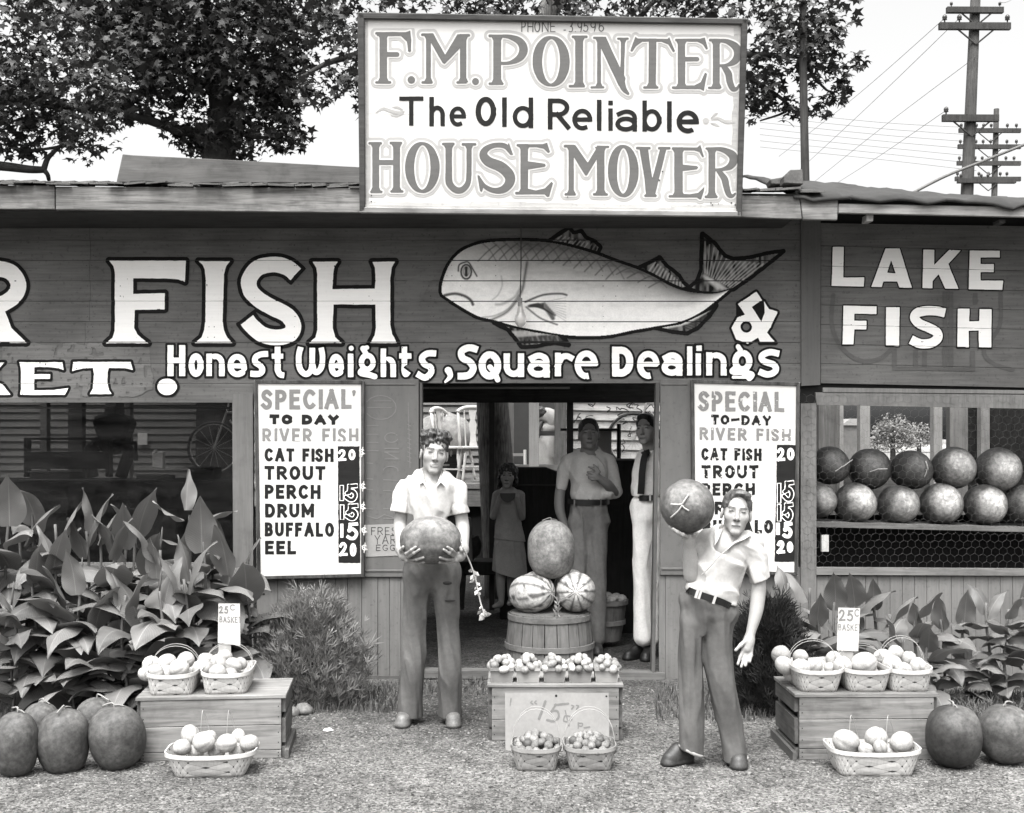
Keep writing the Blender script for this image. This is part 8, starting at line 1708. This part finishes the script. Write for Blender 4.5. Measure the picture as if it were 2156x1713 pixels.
ribbon(T3, 'belt', [Jd(868, 682, .0), Jd(900, 686, -.09), Jd(985, 690, -.125), Jd(1070, 688, -.09), Jd(1100, 684, .0)], (0, -1, 0), .04, .006, M_BELT)
for x in (905, 985, 1050): mb = MB(); mb.box(Jd(x, 688, -.122 if x == 985 else -.105), (.012, .012, .05)); mb.build('belt_loop', plain('loop_grey', .14, .9), T3)
for x in (918, 1032): shoe(T3, np.array([Jd(x, 1300)[0], D9 + .08, .0]), np.array([Jd(x - 6, 1300)[0], D9 - .17, .0]), .04)
# ---------------------------------------------------------------- 4. the man with the tie
DT = 9.0; q8 = Zm(2250, 1450, 1.804)
def J8(x, y, d=0): a = q8(x, y); return np.array(P(a[0], a[1], DT + d))
T4 = thing('person', 'dark haired man in white trousers and black tie leaning behind the door edge', 'person', (J8(190, 1560)[0], DT, 0))
hd4 = Head(J8(186, 205, -.02), -4, -26, -6, .98); S = Sdf(*bounds([J8(80, 80), J8(330, 760), J8(190, 300, -.2), J8(190, 300, .25)], .05), .005)
hd4.add(S, J8(222, 360, .04), .055, 1.02); S.chain([(J8(262, 420, .05), .040), (J8(290, 560, .06), .040), (J8(285, 690, .03), .035), (J8(275, 740, .0), .034)], .02); S.ell(J8(225, 440, .02), (.09, .08, .10), .03)
for i in range(4): finger(S, [J8(268 + i * 5, 745, -.02 + i * .02), J8(268 + i * 5, 775, -.025 + i * .02), J8(264 + i * 5, 800, -.02 + i * .02)], .0105, .0085, .006)
finger(S, [J8(262, 740, -.03), J8(252, 765, -.04), J8(250, 785, -.04)], .0115, .009, .006)
S.build('body', M_SKIN, T4, lambda v: hd4.tone(v, .25)); hair_mesh(T4, hd4, .010, 'man', 19)
S = Sdf(*bounds([J8(95, 310), J8(340, 700), J8(200, 500, -.22), J8(200, 500, .25)], .05), .0055)
S.cap(J8(190, 395, .02), J8(268, 385, .05), .062, .062, .04); S.ell(J8(222, 490, .02), (.145, .108, .2), .04); S.ell(J8(198, 600, .01), (.125, .105, .13), .04); S.chain([(J8(265, 400, .05), .066), (J8(292, 560, .06), .058)], .03); S.cap(J8(140, 600, -.02), J8(138, 640, -.02), .04, .035, .04)
S.folds(.009, (13, 13, 7), 72); S.cap(J8(195, 300, -.05), J8(186, 365, -.08), .06, .03, .006, 1, True); S.ell(J8(215, 330, .03), (.064, .064, .05), .006, None, True); S.below(J8(190, 645)[2]); S.build('shirt', M_CLOTH, T4, cloth_tone(.72, 35))
ribbon(T4, 'necktie', [J8(192, 352, -.10), J8(172, 400, -.12), J8(160, 480, -.135), J8(155, 560, -.135), J8(150, 632, -.12)], (0, -1, 0), .05, .008, plain('tie_cloth', .010, .6)); ribbon(T4, 'necktie', [J8(158, 372, -.09), J8(180, 362, -.115), J8(208, 350, -.09)], (0, -1, 0), .035, .012, plain('tie_knot', .012, .6))
S = Sdf(*bounds([J8(90, 620), J8(330, 1600), J8(200, 900, -.2), J8(200, 900, .2)], .05), .006); S.ell(J8(198, 720, .01), (.138, .11, .12), .04); S.cap(J8(175, 780), J8(235, 780, .03), .085, .085, .04)
S.chain([(J8(170, 800), .085), (J8(158, 1000), .072), (J8(162, 1250), .066), (J8(162, 1450), .066), (J8(166, 1570), .07)], .03); S.chain([(J8(235, 800, .04), .085), (J8(235, 1000, .05), .072), (J8(222, 1250, .08), .066), (J8(212, 1580, .06), .068)], .03); S.folds(.0058, (22, 22, 2.6), 81); S.above(J8(190, 640)[2]); S.below(.055); S.build('trousers', M_CLOTH, T4, cloth_tone(.78, 45))
ribbon(T4, 'belt', [J8(128, 655, .02), J8(145, 658, -.08), J8(195, 658, -.11), J8(245, 655, -.08), J8(268, 652, .0)], (0, -1, 0), .042, .006, M_BELT)
mb = MB(); mb.box(J8(212, 656, -.118), (.014, .012, .05)); mb.build('belt_loop', plain('loop_white', .4, .9), T4)
shoe(T4, np.array(J8(150, 1560, .06)) * [1, 1, 0], np.array(J8(45, 1560, -.06)) * [1, 1, 0], .012); shoe(T4, np.array(J8(215, 1600, .06)) * [1, 1, 0], np.array(J8(175, 1600, -.12)) * [1, 1, 0], .012)
# ---------------------------------------------------------------- 5. the barefoot girl
DG = 10.75; q5 = Zm(1700, 1650, 2.855)
def J5(x, y, d=0): a = q5(x, y); return np.array(P(a[0], a[1], DG + d))
T5 = thing('person', 'barefoot girl in tunic and skirt eating a melon slice in the doorway shade', 'person', (J5(400, 1590)[0], DG, 0))
hd5 = Head(J5(428, 240, -.01), 3, -6, -4, .93); S = Sdf(*bounds([J5(200, 90), J5(640, 1620), J5(420, 500, -.25), J5(420, 500, .2)], .05), .005)
hd5.add(S, J5(425, 400, .02), .045, .97); S.ell(J5(430, 450, .01), (.095, .07, .09), .03); S.cap(J5(330, 425, .01), J5(540, 425, .01), .036, .036, .02)
S.chain([(J5(305, 440, .01), .036), (J5(275, 660, .0), .032), (J5(310, 560, -.09), .026), (J5(340, 460, -.13), .021)], .012); S.chain([(J5(565, 440, .01), .036), (J5(572, 670, .0), .032), (J5(545, 570, -.09), .026), (J5(515, 460, -.13), .021)], .012)
for sg, bx in ((1, 345), (-1, 508)):
    for i in range(4): finger(S, [J5(bx, 462 - 14 * i, -.14), J5(bx + sg * 16, 452 - 13 * i, -.165), J5(bx + sg * 38, 455 - 13 * i, -.17)], .008, .006, .006)
    finger(S, [J5(bx, 470, -.13), J5(bx + sg * 18, 490, -.14)], .009, .007, .006)
S.chain([(J5(360, 1150), .055), (J5(352, 1330), .042), (J5(355, 1450, .01), .036), (J5(358, 1540, .02), .026), (J5(345, 1575, .02), .030), (J5(300, 1592, -.07), .022), (J5(280, 1598, -.10), .016)], .015); S.chain([(J5(470, 1150, .03), .055), (J5(465, 1330, .05), .042), (J5(462, 1450, .07), .036), (J5(460, 1520, .08), .026), (J5(455, 1550, .07), .03), (J5(440, 1566, -.01), .022)], .015)
S.build('body', M_SKIN, T5, lambda v: hd5.tone(v, .27)); hair_mesh(T5, hd5, .018, 'bob', 29)
S = Sdf(*bounds([J5(230, 390), J5(640, 960), J5(420, 700, -.2), J5(420, 700, .2)], .04), .0055); S.cap(J5(345, 445, .01), J5(525, 445, .01), .04, .04, .03); S.ell(J5(430, 560, .0), (.115, .085, .13), .04); S.chain([(J5(430, 600), .10), (J5(435, 760), .118), (J5(442, 930), .145)], .04, .8); S.folds(.006, (10, 10, 5), 91)
S.half(J5(442, 905), (-.12, 0, -1)); S.build('tunic', M_CLOTH, T5, cloth_tone(.30, 55))
S = Sdf(*bounds([J5(190, 860), J5(680, 1340), J5(420, 1000, -.24), J5(420, 1000, .24)], .04), .0055); S.chain([(J5(440, 880), .125), (J5(438, 1080), .150), (J5(436, 1330), .172)], .04, .8); S.folds(.009, (16, 16, 1.5), 101); S.half(J5(432, 1270), (-.28, 0, -1)) ; S.build('skirt', M_CLOTH, T5, cloth_tone(.30, 65))
t = thing('melon_slice', 'dark melon slice held to her mouth by the barefoot girl', 'melon slice', tuple(J5(425, 450, -.17)))
mb = MB(); arcp = [(425 + 82 * math.cos(a_), 420 + 95 * math.sin(a_)) for a_ in [math.pi * i / 14 for i in range(15)]]; vs = [J5(x, y, -.19) for x, y in arcp] + [J5(x, y, -.14) for x, y in arcp]; n = 15
mb.add(vs, [tuple(range(n)), tuple(range(2 * n - 1, n - 1, -1))] + [(i, n + i, n + (i + 1) % n, (i + 1) % n) for i in range(n)]); mb.build('slice_flesh', plain('melon_flesh', .05, .6), t)
# ---------------------------------------------------------------- 6. the figure in white on the porch, bending away
DP = 15.6; qp = Zm(1780, 1400, 4.2833)
def Jp(x, y, d=0): a = qp(x, y); return np.array(P(a[0], a[1], DP + d))
T6 = thing('person', 'bending figure in white shirt and trousers behind the rail of the far porch', 'person', (Jp(930, 1300)[0], DP, pz))
S = Sdf(*bounds([Jp(700, 330), Jp(1100, 1300), Jp(900, 600, -.3), Jp(900, 600, .3)], .06), .008)
hd6 = Head(Jp(800, 440, -.02), -40, 40, 0, 1.0); hd6.add(S, Jp(880, 480, .02), .05); S.chain([(Jp(900, 520), .045), (Jp(800, 640, -.05), .035), (Jp(780, 700, -.08), .03)], .02); finger(S, [Jp(780, 700, -.08), Jp(770, 740, -.09), Jp(775, 770, -.09)], .02, .012)
S.build('body', M_SKIN, T6, lambda v: hd6.tone(v, .05)); hair_mesh(T6, hd6, .012, 'man', 39)
S = Sdf(*bounds([Jp(780, 400), Jp(1120, 760), Jp(900, 600, -.3), Jp(900, 600, .3)], .06), .009); S.chain([(Jp(910, 500), .11), (Jp(985, 560), .12), (Jp(980, 680), .11)], .04); S.folds(.008, (8, 8, 6), 3); S.build('shirt', M_CLOTH, T6, .34)
S = Sdf(*bounds([Jp(740, 600), Jp(1120, 1330), Jp(900, 900, -.3), Jp(900, 900, .3)], .06), .009); S.ell(Jp(960, 690), (.12, .13, .12), .04); S.chain([(Jp(925, 720), .085), (Jp(850, 960), .07), (Jp(830, 1300), .065)], .03); S.chain([(Jp(985, 720), .095), (Jp(960, 960, -.05), .08), (Jp(945, 1300, -.05), .075)], .03); S.folds(.008, (7, 7, 4), 5); S.below(pz + .05); S.build('trousers', M_CLOTH, T6, .44)
for x in (830, 945): shoe(T6, Jp(x, 1300, .06) * [1, 1, 0] + [0, 0, 0], Jp(x - 60, 1300, -.1) * [1, 1, 0], .03) if False else None
# ---------------------------------------------------------------- 7. the dark dog behind the boy
DD = 11.3; qg = Zm(1700, 1650, 2.855)
def Jg(x, y, d=0): a = qg(x, y); return np.array(P(a[0], a[1], DD + d))
T7 = thing('dog', 'dark dog in profile behind the boy with the long melon, only its head clear', 'dog', (Jg(-60, 1300)[0], DD, 0))
S = Sdf(*bounds([Jg(-260, 820), Jg(150, 1560), Jg(0, 900, -.25), Jg(0, 900, .3)], .06), .006)
S.ell(Jg(60, 945), (.085, .07, .085), .03); S.chain([(Jg(75, 960), .06), (Jg(98, 1020), .038)], .02); S.chain([(Jg(70, 900, -.04), .022), (Jg(112, 872, -.05), .012), (Jg(112, 905, -.05), .008)], .01); S.chain([(Jg(60, 900, .05), .02), (Jg(80, 870, .05), .01)], .01)
S.chain([(Jg(40, 980), .075), (Jg(-40, 1090), .10), (Jg(-120, 1130), .13), (Jg(-230, 1140, .05), .10)], .06)
zg = lambda x, z, d=0: np.array([Jg(x, 1000)[0], DD + d, z])
for d in (-.06, .06): S.chain([(Jg(-60, 1160, d), .055), (zg(-50, .30, d), .035), (zg(-55, .08, d), .024), (zg(-40, .03, d), .026)], .02); S.chain([(Jg(-230, 1160, .05 + d), .07), (zg(-215, .32, .05 + d), .045), (zg(-250, .18, .05 + d), .026), (zg(-240, .03, .05 + d), .026)], .02)
S.chain([(Jg(-280, 1110, .05), .025), (Jg(-330, 1180, .06), .014)], .02)
S.build('body', tonemat('dog_fur', .8, 1, .3, 40, .5, .2), T7, lambda p: .030 * (1 + .3 * noise3(p * 20, 3)))
